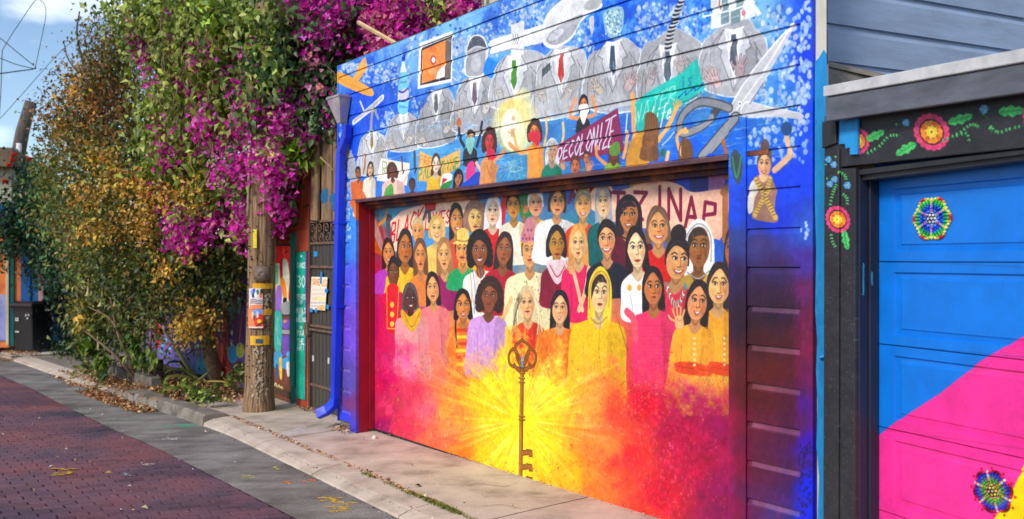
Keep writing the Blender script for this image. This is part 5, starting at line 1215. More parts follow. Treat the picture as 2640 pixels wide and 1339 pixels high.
# body behind the boards, roof
ms = MB(); D = 5.2
def body(s0, s1, z0, z1, d0, d1, k=3.7):
    q = [(s0, z0), (s1, z0), (s1, z1), (s0, z1)]
    return MB().hexa([WALL.w(s, z, d1) for s, z in q] + [WALL.w(s + (k if s == s0 else 0), z, d0) for s, z in q])
ms = body(SR + .004, SL - .004, HZ + .06, ZT - .02, -D, -.032); ms.build('upper_wall', 'raw_board', garage)
MB().pbox(WALL, s_jl + .035, SL - .004, .0, HZ + .055, -D, -.2).build('side_wall', 'raw_board', garage)
body(SR + .004, s_jr - .035, -.04, HZ + .055, -1.0, -.24, .72).build('side_wall', 'raw_board', garage)
MB().pbox(WALL, s_jl + .032, SL - .01, -.12, .042, -.25, -.03).build('foundation', 'foundation', garage)
body(SR - .0, SL + .03, ZT - .015, ZT + .012, -D - .05, -.02).build('roof', 'roof_felt', garage)
# rain head and downspout at the left corner
mat('pipe_blue', (22, 62, 226), (12, 40, 180), .38, 5, (1, 1, .3), .1, spec=.5)
mat('rain_head_paint', (176, 172, 172), (96, 136, 210), .45, 7, (1, 1, 1), .15, third=(158, 138, 142), ramp=(.3, .75))
gp = WALL
def gpt(px, py, d):
    pl = WALL.off(d); s, z = pl.hit(px, py); return Vector(pl.w(float(s), float(z)))
def rectloop(px0, px1, py, d0, d1):
    a, b = gpt(px1, py, d0), gpt(px0, py, d0); sA, sB = (a - Vector((*WALL.O, 0))), (b - Vector((*WALL.O, 0)))
    s0 = sA.x * WALL.e[0] + sA.y * WALL.e[1]; s1 = sB.x * WALL.e[0] + sB.y * WALL.e[1]
    return [Vector(WALL.w(s0, a.z, d0)), Vector(WALL.w(s1, a.z, d0)), Vector(WALL.w(s1, a.z, d1)), Vector(WALL.w(s0, a.z, d1))]
m = MB()
s_h0, s_h1 = WALL.s(907), WALL.s(876)
zt, zb = float(WALL.hit(890, 252)[1]), float(WALL.hit(890, 321)[1])
top = [(s_h0, .01), (s_h1 + .01, .01), (s_h1 + .01, .135), (s_h0, .135)]
ctr = (WALL.s(895), .055)
botm = [(ctr[0] - .035, .02), (ctr[0] + .04, .02), (ctr[0] + .04, .09), (ctr[0] - .035, .09)]
lip = [(s + (.008 if i in (1, 2) else -.008), d + (.008 if i > 1 else 0)) for i, (s, d) in enumerate(top)]
for ring, z in ((lip, zt), (lip, zt - .02), (top, zt - .022), (botm, zb), ):
    for s, d in ring: m.v.append(WALL.w(s, z, d))
for i in range(3):
    for k in range(4): m.f.append((4 * i + k, 4 * i + (k + 1) % 4, 4 * i + 4 + (k + 1) % 4, 4 * i + 4 + k))
m.f.append((12, 13, 14, 15))
inn = [(s * .96 + .04 * ctr[0], d * .94 + .004) for s, d in top]
for s, d in inn: m.v.append(WALL.w(s, zt - .002, d))
for k in range(4): m.f.append((k, (k + 1) % 4, 16 + (k + 1) % 4, 16 + k))
for s, d in botm: m.v.append(WALL.w(s, zb + .03, d))
for k in range(4): m.f.append((16 + k, 16 + (k + 1) % 4, 20 + (k + 1) % 4, 20 + k))
m.build('rain_head', 'rain_head_paint', garage, .001)
def sweep(path, hw, hd, name, mt, parent):
    """rectangular pipe through (s, z, d) points"""
    m = MB(); n = len(path)
    for i, (s, z, d) in enumerate(path):
        a = np.array(path[max(i - 1, 0)]); b = np.array(path[min(i + 1, n - 1)]); t = b - a; t /= np.linalg.norm(t)
        # in-wall side vector and out vector
        side = np.array([t[1], -t[0], 0]); 
        if np.linalg.norm(side) < .2: side = np.array([1.0, 0, 0])
        side /= np.linalg.norm(side); out = np.cross(side, t); out /= np.linalg.norm(out)
        for u, v in ((-1, -1), (1, -1), (1, 1), (-1, 1)):
            q = np.array([s, z, d]) + side * hw * u + out * hd * v; m.v.append(WALL.w(q[0], q[1], q[2]))
    for i in range(n - 1):
        for k in range(4): m.f.append((i * 4 + k, i * 4 + (k + 1) % 4, i * 4 + 4 + (k + 1) % 4, i * 4 + 4 + k))
    m.f += [(0, 1, 2, 3), (4 * n - 1, 4 * n - 2, 4 * n - 3, 4 * n - 4)]
    return m.build(name, mt, parent, .004)
def sz(px, py, d):
    s, z = WALL.off(d).hit(px, py); return (float(s), float(z), d)
P1, P2, P3, P4 = sz(894, 322, .055), sz(893, 352, .055), sz(878, 396, .06), sz(864, 1030, .06)
pipe = sweep([P1, P2, P3, ((P3[0] * .5 + P4[0] * .5), (P3[1] + P4[1]) / 2, .06), P4], .042, .034, 'downspout', 'pipe_blue', garage)
sh = [P4, (P4[0] + .01, P4[1] - .05, .07), (P4[0] + .06, P4[1] - .11, .12), (P4[0] + .13, P4[1] - .155, .19)]
sweep(sh, .046, .036, 'spout_shoe', 'pipe_blue', pipe)
for f in (.28, .62):
    s = P3[0] + (P4[0] - P3[0]) * f; z = P3[1] + (P4[1] - P3[1]) * f
    MB().pbox(WALL, s - .052, s + .052, z - .012, z + .012, .0, .10).build('pipe_strap', 'pipe_blue', pipe, .002)
# stone dropped by the door foot
c = ground(966, 1131); o = MB().lathe((c[0], c[1], c[2] - .012), [(.012, 0), (.026, .012), (.022, .034), (.008, .042)], 9).build('pebble', mat('pale_stone', (220, 210, 206), (190, 180, 176), .8, 30), None, 0, True)
props(o, 'small pale stone lying at the foot of the red garage door edge', 'stone')

# ------------------------------------------------------------------ the black framed garage to the right
def paint_frame():
    cv = Canvas(RFAC, -.06, 1.25, .30, 2.62, .0022, 9, (44, 43, 46))
    cv.crop(0, 0, 1)
    cv.a[:] = np.clip(cv.a * (1 + cv.mott[..., None] * .35 + cv.fine[..., None] * .2), 0, 1)
    grn, grd, pk, pkd = (70, 190, 96), (30, 120, 60), (226, 70, 120), (176, 36, 84)
    def flower(cx, cy, rx, ry, rot=-.5):
        c, s = math.cos(rot), math.sin(rot)
        T = lambda x, y: (cx + x * rx * c - y * ry * s, cy + x * rx * s + y * ry * c)
        for k in range(18):
            t = 2 * math.pi * k / 18; q = T(.84 * math.cos(t), .84 * math.sin(t)); cv.ell(q[0], q[1], rx * .2, ry * .17, pk if k % 2 else (214, 56, 108), 1, t + rot, n=10)
            q0 = T(.7 * math.cos(t), .7 * math.sin(t)); cv.line([q0, q], 1.4, pkd, .7)
        cv.ell(cx, cy, rx * .70, ry * .70, (40, 22, 26), 1, rot)
        for k in range(13):
            t = 2 * math.pi * k / 13; q = T(.46 * math.cos(t), .46 * math.sin(t)); cv.ell(q[0], q[1], rx * .2, ry * .18, (236, 140, 52) if k % 3 else (214, 104, 36), 1, t + rot, n=10)
        cv.ell(cx, cy, rx * .36, ry * .36, (90, 40, 20), 1, rot)
        for k in range(8):
            t = 2 * math.pi * k / 8; q = T(.24 * math.cos(t), .24 * math.sin(t)); cv.ell(q[0], q[1], rx * .13, ry * .12, (244, 206, 60), 1, n=8)
        cv.ell(cx, cy, rx * .16, ry * .16, (236, 230, 90)); cv.ell(cx, cy, rx * .07, ry * .07, (150, 90, 20))
    def leaf(a, b, w):
        a, b = np.array(a, float), np.array(b, float); t = b - a; n = np.array([-t[1], t[0]]) / np.hypot(*t) * w
        pts = [a, a + t * .22 + n * .8, a + t * .36 + n * .6, a + t * .52 + n * 1.0, a + t * .68 + n * .62, a + t * .82 + n * .7, b, a + t * .82 - n * .6, a + t * .66 - n * .55, a + t * .5 - n * .95, a + t * .34 - n * .6, a + t * .2 - n * .75]
        cv.poly(pts, grn); cv.line([a, a + t * .5, b], 2.0, grd)
        for f in (.25, .45, .65): cv.line([a + t * f, a + t * (f + .14) + n * .7], 1.4, grd); cv.line([a + t * f, a + t * (f + .14) - n * .7], 1.4, (150, 226, 160), .8)
    def vine(pts, n=9, r=5):
        P = ospline(pts, 8); cv.line(pts, 1.6, grd)
        for i in range(n):
            j = int((i + .5) / n * (len(P) - 2)); p = P[j]; t = P[j + 1] - P[j]; t /= np.hypot(*t) + 1e-9
            for sd in (-1, 1):
                q = p + t * r * .5 + np.array([-t[1], t[0]]) * sd * r * .75; cv.ell((p[0] + q[0]) / 2, (p[1] + q[1]) / 2, r * .62, r * .30, grn if sd > 0 else (104, 214, 120), 1, math.atan2(q[1] - p[1], q[0] - p[0]), n=8)
    def blue(cx, cy, r):
        for k in range(6):
            t = math.pi * k / 3; cv.ell(cx + r * .6 * math.cos(t), cy + r * .62 * math.sin(t), r * .42, r * .40, (88, 172, 224) if k % 2 else (60, 140, 206), n=9)
        cv.ell(cx, cy, r * .28, r * .28, (226, 206, 90)); cv.ell(cx, cy, r * .12, r * .12, (70, 50, 30))
    flower(2220, 365, 30, 34, 0); leaf((2242, 362), (2288, 338), 13); vine([(2240, 398), (2275, 378), (2300, 352), (2330, 350)], 10)
    blue(2344, 317, 10); vine([(2318, 322), (2334, 320)], 3, 4)
    flower(2410, 341, 44, 50, -.6); leaf((2370, 370), (2318, 400), 14); leaf((2452, 318), (2516, 298), 14); vine([(2432, 366), (2480, 345), (2512, 322), (2536, 330)], 11); vine([(2470, 352), (2500, 345), (2508, 372)], 5)
    blue(2545, 282, 12); vine([(2543, 294), (2556, 308)], 3, 4); leaf((2582, 290), (2650, 284), 16); vine([(2560, 324), (2580, 342), (2610, 334), (2650, 324)], 9); vine([(2560, 330), (2566, 345)], 2)
    flower(2690, 300, 44, 50, -.4); flower(2172, 566, 29, 36, -.4)
    blue(2149, 412, 9); blue(2163, 425, 9); vine([(2168, 404), (2166, 414)], 2, 4); vine([(2142, 424), (2141, 434)], 2, 4)
    blue(2165, 463, 9); blue(2153, 475, 9); blue(2195, 478, 10); vine([(2172, 443), (2188, 452), (2192, 466)], 5, 5); vine([(2145, 462), (2157, 452)], 3, 4); vine([(2170, 476), (2160, 500), (2152, 535)], 8, 5); vine([(2182, 500), (2194, 512), (2194, 532)], 5, 5)
    leaf((2186, 594), (2196, 644), 11); vine([(2155, 602), (2160, 624), (2169, 640)], 5, 5)
    for k in range(260):            # chips and dust on the black paint
        x, y = 2138 + 120 * cv.rng.random(), 640 + 700 * cv.rng.random(); cv.ell(x, y, .6 + 1.0 * cv.rng.random(), .6 + 1.2 * cv.rng.random(), (150, 148, 146), .5, n=6)
    cv.grain(.06)
    return cv
cvF = paint_frame(); mat_canvas('flower_frame', cvF, .5, .4, .2)
def paint_rdoor():
    cv = Canvas(RDOOR, .10, 1.30, .10, 2.30, .0026, 13, (6, 116, 216))
    cv.crop(0, 0, 1)
    cv.poly([(2200, 1158), (2259, 1128), (2312, 1086), (2420, 1016), (2530, 930), (2640, 866), (2800, 774), (3300, 486), (3300, 2600), (2200, 2600)], (240, 48, 146), smooth=False, mot=.03)
    cv.poly([(3300, 300), (2800, 984), (2700, 1118), (2640, 1200), (2612, 1258), (2560, 1342), (2500, 1450), (2300, 1800), (3300, 2600)], (240, 210, 6), smooth=False, mot=.03)
    cv.a = np.clip(cv.a * (1 + .16 * cv.mott[..., None]), 0, 1).astype(np.float32)
    for k in range(90):             # scuffs, dust and chips
        x, y = 2262 + 400 * cv.rng.random(), 430 + 900 * cv.rng.random(); q = cv.P([(x, y)])[0].astype(int)
        if not (0 < q[0] < cv.w and 0 < q[1] < cv.h): continue
        c = cv.a[q[1], q[0]] * 255
        if k < 60: cv.line([(x, y), (x + cv.rng.normal(0, 5), y + 6 + 22 * cv.rng.random())], .8 + 2.2 * cv.rng.random(), np.clip(c * (1.18 if k % 2 else .82) + (12 if k % 2 else 0), 0, 255), .35)
        else: cv.ell(x, y, .8, 1.0, (236, 200, 216) if k % 2 else (30, 40, 90), .7, n=6)
    for y in (676, 890, 1108): cv.line([(2255, y - 4), (2660, y + 14 + (y - 676) * .09)], 3, (16, 60, 130) if y < 1000 else (150, 20, 80), .35, False)
    cv.grain(.025)
    return cv
cvRD = paint_rdoor(); mat_canvas('tricolour_door', cvRD, .38, .45, .05)
mat('black_paint', (46, 45, 48), (32, 32, 35), .5, 9, (1, 1, .3), .25, spec=.45)
mat('charcoal_paint', (100, 103, 112), (78, 80, 88), .5, 6, (1, 1, 3), .2, spec=.45)
mat('grey_metal', (206, 204, 204), (178, 176, 178), .5, 12, bump=.2)
mat('navy_jamb', (34, 42, 62), (26, 28, 36), .5, 5, (1, 1, .3), .2)
bgar = thing('black_garage', RFAC.w(.8, 0, -.1), 'black timber garage with painted flowers and a blue, pink and yellow door', 'garage')
def fstrip(pl, pxL, tL, bL, pxR, tR, bR, s_end, d0, d1, name, mt, bev=.003):
    a, b, c, d = [tuple(map(float, pl.hit(*q))) for q in ((pxL, bL), (pxR, bR), (pxR, tR), (pxL, tL))]
    f = (s_end - a[0]) / (b[0] - a[0])
    b2 = (s_end, a[1] + (b[1] - a[1]) * f); c2 = (s_end, d[1] + (c[1] - d[1]) * f)
    return MB().pquad(pl, [a, b2, c2, d], d0, d1).build(name, mt, bgar, bev)
RF = RFAC.off(.10)
SE = 3.1
fstrip(RF, 2131, 224, 251, 2640, 128, 163, SE, -.02, .022, 'drip_edge', 'grey_metal')
fstrip(RF, 2131, 253, 314, 2640, 165, 240, SE, -.02, .010, 'fascia_board', 'charcoal_paint')
fstrip(RFAC, 2133, 300, 436, 2640, 222, 383, SE, -.03, .020, 'lintel_board', 'flower_frame')
fstrip(RFAC, 2216, 438, 452, 2640, 386, 398, SE, -.06, .006, 'lintel_bead', 'black_paint')
fstrip(RFAC, 2218, 448, 466, 2640, 397, 412, SE, -.11, -.012, 'lintel_stop', 'black_paint')
MB().fquad(RFAC, [(2134, 1700), (2138, 388), (2176, 384), (2173, 1700)][::-1], -.03, .034).build('casing_board', 'flower_frame', bgar, .003)
MB().fquad(RFAC, [(2174, 1700), (2177.5, 436), (2215, 434), (2214, 1700)][::-1], -.03, .026).build('casing_board', 'flower_frame', bgar, .003)
MB().fquad(RFAC, [(2132, 384), (2132, 316), (2168, 311), (2168, 371), (2190, 371), (2190, 384)][:4], .021, .034).build('corner_block', 'black_paint', bgar, .003)
s_c = float(RFAC.hit(2214.5, 1000)[0])
MB().pbox(RFAC, s_c - .03, s_c + .003, -.05, float(RFAC.hit(2214, 444)[1]), -.055, -.001).build('door_jamb', 'navy_jamb', bgar, .003)
MB().pbox(RFAC, s_c - .03, s_c + .012, -.05, float(RFAC.hit(2214, 444)[1]), -.118, -.058).build('door_stop', 'navy_jamb', bgar, .003)
m = MB(); jp = RFAC.off(-.004)
for x0, y0, y1, n_ in ((2224, 680, 764, 13), (2246, 702, 738, 6)):
    Q = []
    for k in range(n_ * 3):
        y = y0 + (y1 - y0) * k / (n_ * 3); x = x0 + [0, 4.5, 1.5][k % 3] + random.uniform(-1, 1); p = at(x, y, 4.02 + (.035 if x0 > 2240 else 0) - .06); Q.append(tuple(p))
    m.tube(Q, .0016, 4, False)
o = m.build('scribble', mat('cyan_marker', (70, 186, 226), (50, 150, 200), .5, 30), bgar)
# sectional door: each section a panel with a sunk moulding
rows = [(487, 649), (702, 864.6), (917, 1081), (1135, 1300)]
zr = [tuple(float(RDOOR.hit(2304, y)[1]) for y in r) for r in rows]
zb = [float(RDOOR.hit(2262, 440)[1]) + .03] + [(zr[i][1] + zr[i + 1][0]) / 2 for i in range(3)]
pitch = zr[2][0] - zr[3][0]
for i in range(2): zr.append((zr[-1][0] - pitch, zr[-1][1] - pitch))
zb += [(zr[i][1] + zr[i + 1][0]) / 2 for i in range(3, 5)] + [-.02]
sA = float(RDOOR.hit(2258, 900)[0]) - .01; pL = float(RDOOR.hit(2304, 900)[0]); pI = float(RDOOR.hit(2323, 900)[0]); ins = pI - pL
rdoor = thing('garage_door', RDOOR.w(.8, .0), None, None); rdoor.location = Vector(RDOOR.w(.8, 0)) - bgar.location; rdoor.parent = bgar
cuts_p = [(pL, pL + 1.10), (pL + 1.24, pL + 2.34)]
for (z0r, z1r), zt_, zb_ in zip(zr, zb[:-1], zb[1:]):
    if z1r < zb_: z1r = zb_ + .03
    m = MB()
    def ring(pl, s0, s1, z0, z1, d): return [pl.w(s0, z0, d), pl.w(s1, z0, d), pl.w(s1, z1, d), pl.w(s0, z1, d)]
    cols = [sA] + [v for p in cuts_p for v in p] + [SE]
    zt2, zb2 = zt_ - .0025, zb_ + .0025
    for j in range(len(cols) - 1):
        s0, s1 = cols[j], cols[j + 1]
        if j % 2 == 0:
            m.add(ring(RDOOR, s0, s1, zb2, zt2, 0), [(0, 1, 2, 3)])
        else:
            m.add(ring(RDOOR, s0, s1, z0r, zt2, 0), [(0, 1, 2, 3)]); m.add(ring(RDOOR, s0, s1, zb2, z1r, 0), [(0, 1, 2, 3)])
            iz = .034
            R = [ring(RDOOR, s0, s1, z1r, z0r, 0), ring(RDOOR, s0 + .006, s1 - .006, z1r + .006, z0r - .006, -.011), ring(RDOOR, s0 + ins - .006, s1 - ins + .006, z1r + iz - .006, z0r - iz + .006, -.009), ring(RDOOR, s0 + ins, s1 - ins, z1r + iz, z0r - iz, -.004)]
            for q in R: m.v += q
            k = len(m.v) - 16
            for r_ in range(3):
                for c_ in range(4): m.f.append((k + 4 * r_ + c_, k + 4 * r_ + (c_ + 1) % 4, k + 4 * r_ + 4 + (c_ + 1) % 4, k + 4 * r_ + 4 + c_))
            m.f.append((k + 12, k + 13, k + 14, k + 15))
    # edges of the section
    m.add(ring(RDOOR, sA, SE, zt2, zt2, 0)[:2] + ring(RDOOR, sA, SE, zt2, zt2, -.03)[:2][::-1], [(0, 1, 2, 3)])
    m.add(ring(RDOOR, sA, SE, zb2, zb2, 0)[:2] + ring(RDOOR, sA, SE, zb2, zb2, -.03)[:2][::-1], [(0, 1, 2, 3)])
    m.v.append(RDOOR.w(sA, zb2, -.03)); m.v.append(RDOOR.w(sA, zt2, -.03)); m.v.append(RDOOR.w(sA, zt2, 0)); m.v.append(RDOOR.w(sA, zb2, 0)); k = len(m.v); m.f.append((k - 4, k - 3, k - 2, k - 1))
    m.build('door_section', 'tricolour_door', rdoor)
mat('rivet', (60, 130, 210), (40, 100, 180), .4, 20)
m = MB()
for y in (685, 697, 845, 872, 925, 1060, 1086, 1130, 1296):
    s, z = map(float, RDOOR.hit(2267, y)); m.lathe(RDOOR.w(s, z, 0), [(.003, -.003), (.003, .003)], 6)
o = m.build('rivets', 'rivet', rdoor); o['kind'] = 'stuff'
MB().pbox(RDOOR, sA, SE, -.03, 2.3, -.12, -.04).build('door_back', 'black_paint', bgar)
MB().pbox(RFAC, .0, SE, 2.2, 2.46, -4.0, -.05).build('roof', 'roof_felt', bgar)
MB().pbox(RFAC, -.005, .05, -.05, 2.2, -4.0, -.14).build('side_wall', 'raw_board', bgar)

# beaded flowers stuck on the door
def ico():
    bm = bmesh.new(); bmesh.ops.create_icosphere(bm, subdivisions=1, radius=1.0)
    v = [tuple(p.co) for p in bm.verts]; f = [tuple(q.index for q in p.verts) for p in bm.faces]; bm.free(); return v, f
IV, IF = ico()
mbead = mat_leaf('bead_glass', .35, .25, .3)
def bead_flower(px, py, r, cols, label, tilt=0.0, spokes=((226, 50, 70), (250, 190, 100), (255, 236, 110)), rim=((255, 244, 140), (250, 186, 90), (226, 36, 56)), heart=((226, 226, 240)), outer=False):
    s0, z0 = map(float, RDOOR.hit(px, py)); s1 = float(RDOOR.hit(px + r, py)[0]); z1 = float(RDOOR.hit(px, py - r)[1]); rs = z1 - z0
    root = thing('bead_flower', RDOOR.w(s0, z0, 0), label, 'bead flower', 'beaded flowers on the tricolour door')
    br = rs * .070
    def bead(m, u, v, c, k=1.0): m.add([tuple(np.array(RDOOR.w(s0 + (u * 1.0 + 0) * rs, z0 + v * rs, .002)) + np.array(q) * br * k) for q in IV], IF, c)
    for p in range(6):
        a0 = math.pi / 3 * p + math.pi / 6 * 0 + tilt; m = MB()
        nr = len(cols)
        for i, c in enumerate(cols):
            rad = .16 + (.80 - .16) * i / (nr - 1); w = rad * math.tan(math.pi / 6) * (.80 if rad < .62 else .80 - (rad - .62) * .9); n = max(1, int(round(2 * w / (br / rs * 1.75))))
            for j in range(n):
                t = 0 if n == 1 else (-1 + 2 * j / (n - 1)); x = rad * (1 - .06 * t * t); y = t * w
                bead(m, x * math.cos(a0) - y * math.sin(a0), x * math.sin(a0) + y * math.cos(a0), np.clip(np.array(c) * random.uniform(.85, 1.12), 0, 255))
        for j in range(8):
            t = -1 + 2 * j / 7; x = .93 - .22 * t * t; y = t * .37; c = rim[2 if abs(3.5 - j) < .6 else (1 if abs(3.5 - j) < 1.6 else 0)]
            bead(m, x * math.cos(a0) - y * math.sin(a0), x * math.sin(a0) + y * math.cos(a0), c, 1.05)
            if outer and j in (1, 6): bead(m, (x + .2) * math.cos(a0) - y * 1.1 * math.sin(a0), (x + .2) * math.sin(a0) + y * 1.1 * math.cos(a0), (226, 30, 50), .8)
        m.build('petal', mbead, root, 0, True)
        m = MB(); a1 = a0 + math.pi / 6
        for i in range(8):
            x = .24 + .60 * i / 7; c = (24, 22, 40) if i < 1 else spokes[min(2, (i - 1) // 2 - (i > 5))] if i < 7 else spokes[2]
            bead(m, x * math.cos(a1), x * math.sin(a1), c, 1.05)
        m.build('spoke', mbead, root, 0, True)
    m = MB(); bead(m, 0, 0, heart, 1.15)
    for k in range(12): bead(m, .11 * math.cos(k * math.pi / 6), .11 * math.sin(k * math.pi / 6), (20, 20, 26), .8)
    m.build('heart', mbead, root, 0, True)
bead_flower(2403, 564, 60, [(246, 248, 255), (170, 206, 255), (90, 146, 255), (30, 56, 226), (50, 90, 246), (40, 160, 176), (44, 206, 84), (120, 226, 90)], 'bead flower with green and blue petals on the blue upper panel of the garage door')
bead_flower(2560, 1267, 58, [(250, 210, 80), (150, 226, 60), (110, 212, 50), (60, 180, 84), (40, 140, 160), (40, 90, 220), (36, 40, 206)], 'bead flower with dark blue edges and red fringe on the pink lower panel', .3, ((150, 20, 24), (250, 180, 70), (248, 240, 240)), ((236, 30, 60), (170, 16, 40), (120, 12, 34)), (176, 176, 186), True)

# blue masking tape left along the joint and on the lintel
mat('tape_blue', (32, 138, 206), (22, 118, 190), .6, 10, (1, 1, .4), .25, third=(40, 150, 216))
mat('white_trim', (220, 214, 206), (196, 188, 180), .6, 8, (1, 1, .3), .2)
mat('reddish_seam', (166, 110, 82), (120, 60, 60), .8, 20, (1, 1, .3), .3)
mat('cream_board', (226, 220, 206), (204, 196, 182), .7, 10, (1, 1, .3), .2)
house = thing('grey_house', RFAC.w(.4, 0, -.6), 'grey clapboard house with a cream corner board rising behind the black garage', 'house')
def yq(px0, px1, py0, py1, Y, dep, name, mt, parent, lean=0, bev=.002):
    """upright board square to the view line of the lane, at distance Y"""
    pl = VPlane((0, Y), (RFAC.n[0] * 0 + 1.0, 0.0))
    a = pl.hit(px0, py1); b = pl.hit(px1, py0)
    return MB().pbox(pl, float(a[0]), float(b[0]), float(a[1]), float(b[1]), -dep, 0).build(name, mt, parent, bev)
yq(2096, 2100, -400, 1700, 4.30, .03, 'seam_strip', 'reddish_seam', garage)
TP = VPlane((0, 4.285), (1, 0))
yq(2100.5, 2136, 165, 1700, 4.31, .04, 'joint_board', 'white_trim', bgar)
tape = MB()
edge = [(2111, 150), (2124, 128), (2131, 140), (2133, 222), (2136, 225), (2138, 400), (2139, 560), (2137, 700), (2136.5, 828), (2130, 850), (2128, 912), (2136, 918), (2134, 1100), (2135, 1339), (2136, 1650), (2118, 1650), (2112, 1500), (2108, 1339), (2112, 1230), (2105, 1150), (2108, 1040), (2104, 960), (2107, 880), (2102, 800), (2104.5, 650), (2101, 520), (2101, 160)]
pts = [TP.w(*map(float, TP.hit(x, y))) for x, y in edge]
tape.prism(pts, (0, .0016, 0)); o = tape.build('masking_tape', 'tape_blue'); props(o, 'long torn strip of blue masking tape running down the joint between the garages', 'masking tape', 'blue masking tape by the black garage')
TL = RFAC.off(.0365)
pts = [TL.w(*map(float, TL.hit(x, y))) for x, y in [(2165, 312), (2211, 307), (2211, 398), (2191, 399), (2191, 380), (2180, 384), (2178, 371), (2163, 372)]]
o = MB().prism(pts, tuple(np.array([-RFAC.n[0], -RFAC.n[1], 0]) * .012)).build('masking_tape', 'tape_blue'); props(o, 'stepped patch of blue masking tape covering part of a flower on the lintel', 'masking tape', 'blue masking tape by the black garage')
m = MB(); a = at(2112, 922, 4.275); b = at(2135, 916, 4.262); m.tube([a, b], [.007, .009], 8); o = m.build('tape_curl', 'tape_blue', None, 0, True); props(o, 'small curl of blue tape sticking out beside the black door casing', 'masking tape', 'blue masking tape by the black garage')

# ------------------------------------------------------------------ grey house wall behind the black garage
GE = VPlane((0, 0), (.912, .41)); 
gc = at(2132, 100, 4.62)
GW = VPlane(gc[:2], (.912, .41))
mat('grey_siding', (150, 168, 198), (136, 150, 176), .5, 3, (1, 1, 4), .15, spec=.4, third=(144, 160, 186))
zj = [float(GW.hit(2132, y)[1]) for y in (158, 59, -41, -141, -241, -341)]
p_ = zj[1] - zj[0]
zs = [zj[0] - 3 * p_, zj[0] - 2 * p_, zj[0] - p_] + zj
for a, b in zip(zs[:-1], zs[1:]):
    m = MB(); prof = [(-.02, a), (0, a + .003), (0, b - .045), (-.008, b - .03), (-.016, b - .012), (-.018, b), (-.03, b)]
    n = len(prof)
    for s in (.004, 4.0):
        for d, z in prof: m.v.append(GW.w(s, z, d))
    for k in range(n): m.f.append((k, (k + 1) % n, n + (k + 1) % n, n + k))
    m.f += [tuple(range(n)), tuple(range(n, 2 * n))[::-1]]
    m.build('plank', 'grey_siding', house)
MB().pbox(GW, .02, 4.0, zs[0] - .6, zs[-1], -.5, -.032).build('inner_wall', 'raw_board', house)
yq(2100.5, 2131.5, -420, 163, 4.302, .05, 'corner_board', 'cream_board', house)
a = [at(2104, 168, 4.56), at(2134, 158, 4.58), at(2262, 188, 4.75), at(2300, 196, 4.75), at(2140, 232, 4.46), at(2104, 226, 4.44)]
m = MB(); m.prism([tuple(q) for q in a], (0, .03, -.05)); m.build('cement_ledge', 'concrete_old', house)
a = [at(2132, 160, 4.56), at(2330, 205, 4.73), at(2330, 215, 4.71), at(2132, 171, 4.54)]
m = MB(); m.prism([tuple(q) for q in a], (0, .03, 0)); m.build('ledge_lath', mat('weathered_lath', (150, 140, 126), (110, 100, 90), .9, 9, (1, 1, 1), .3), house)
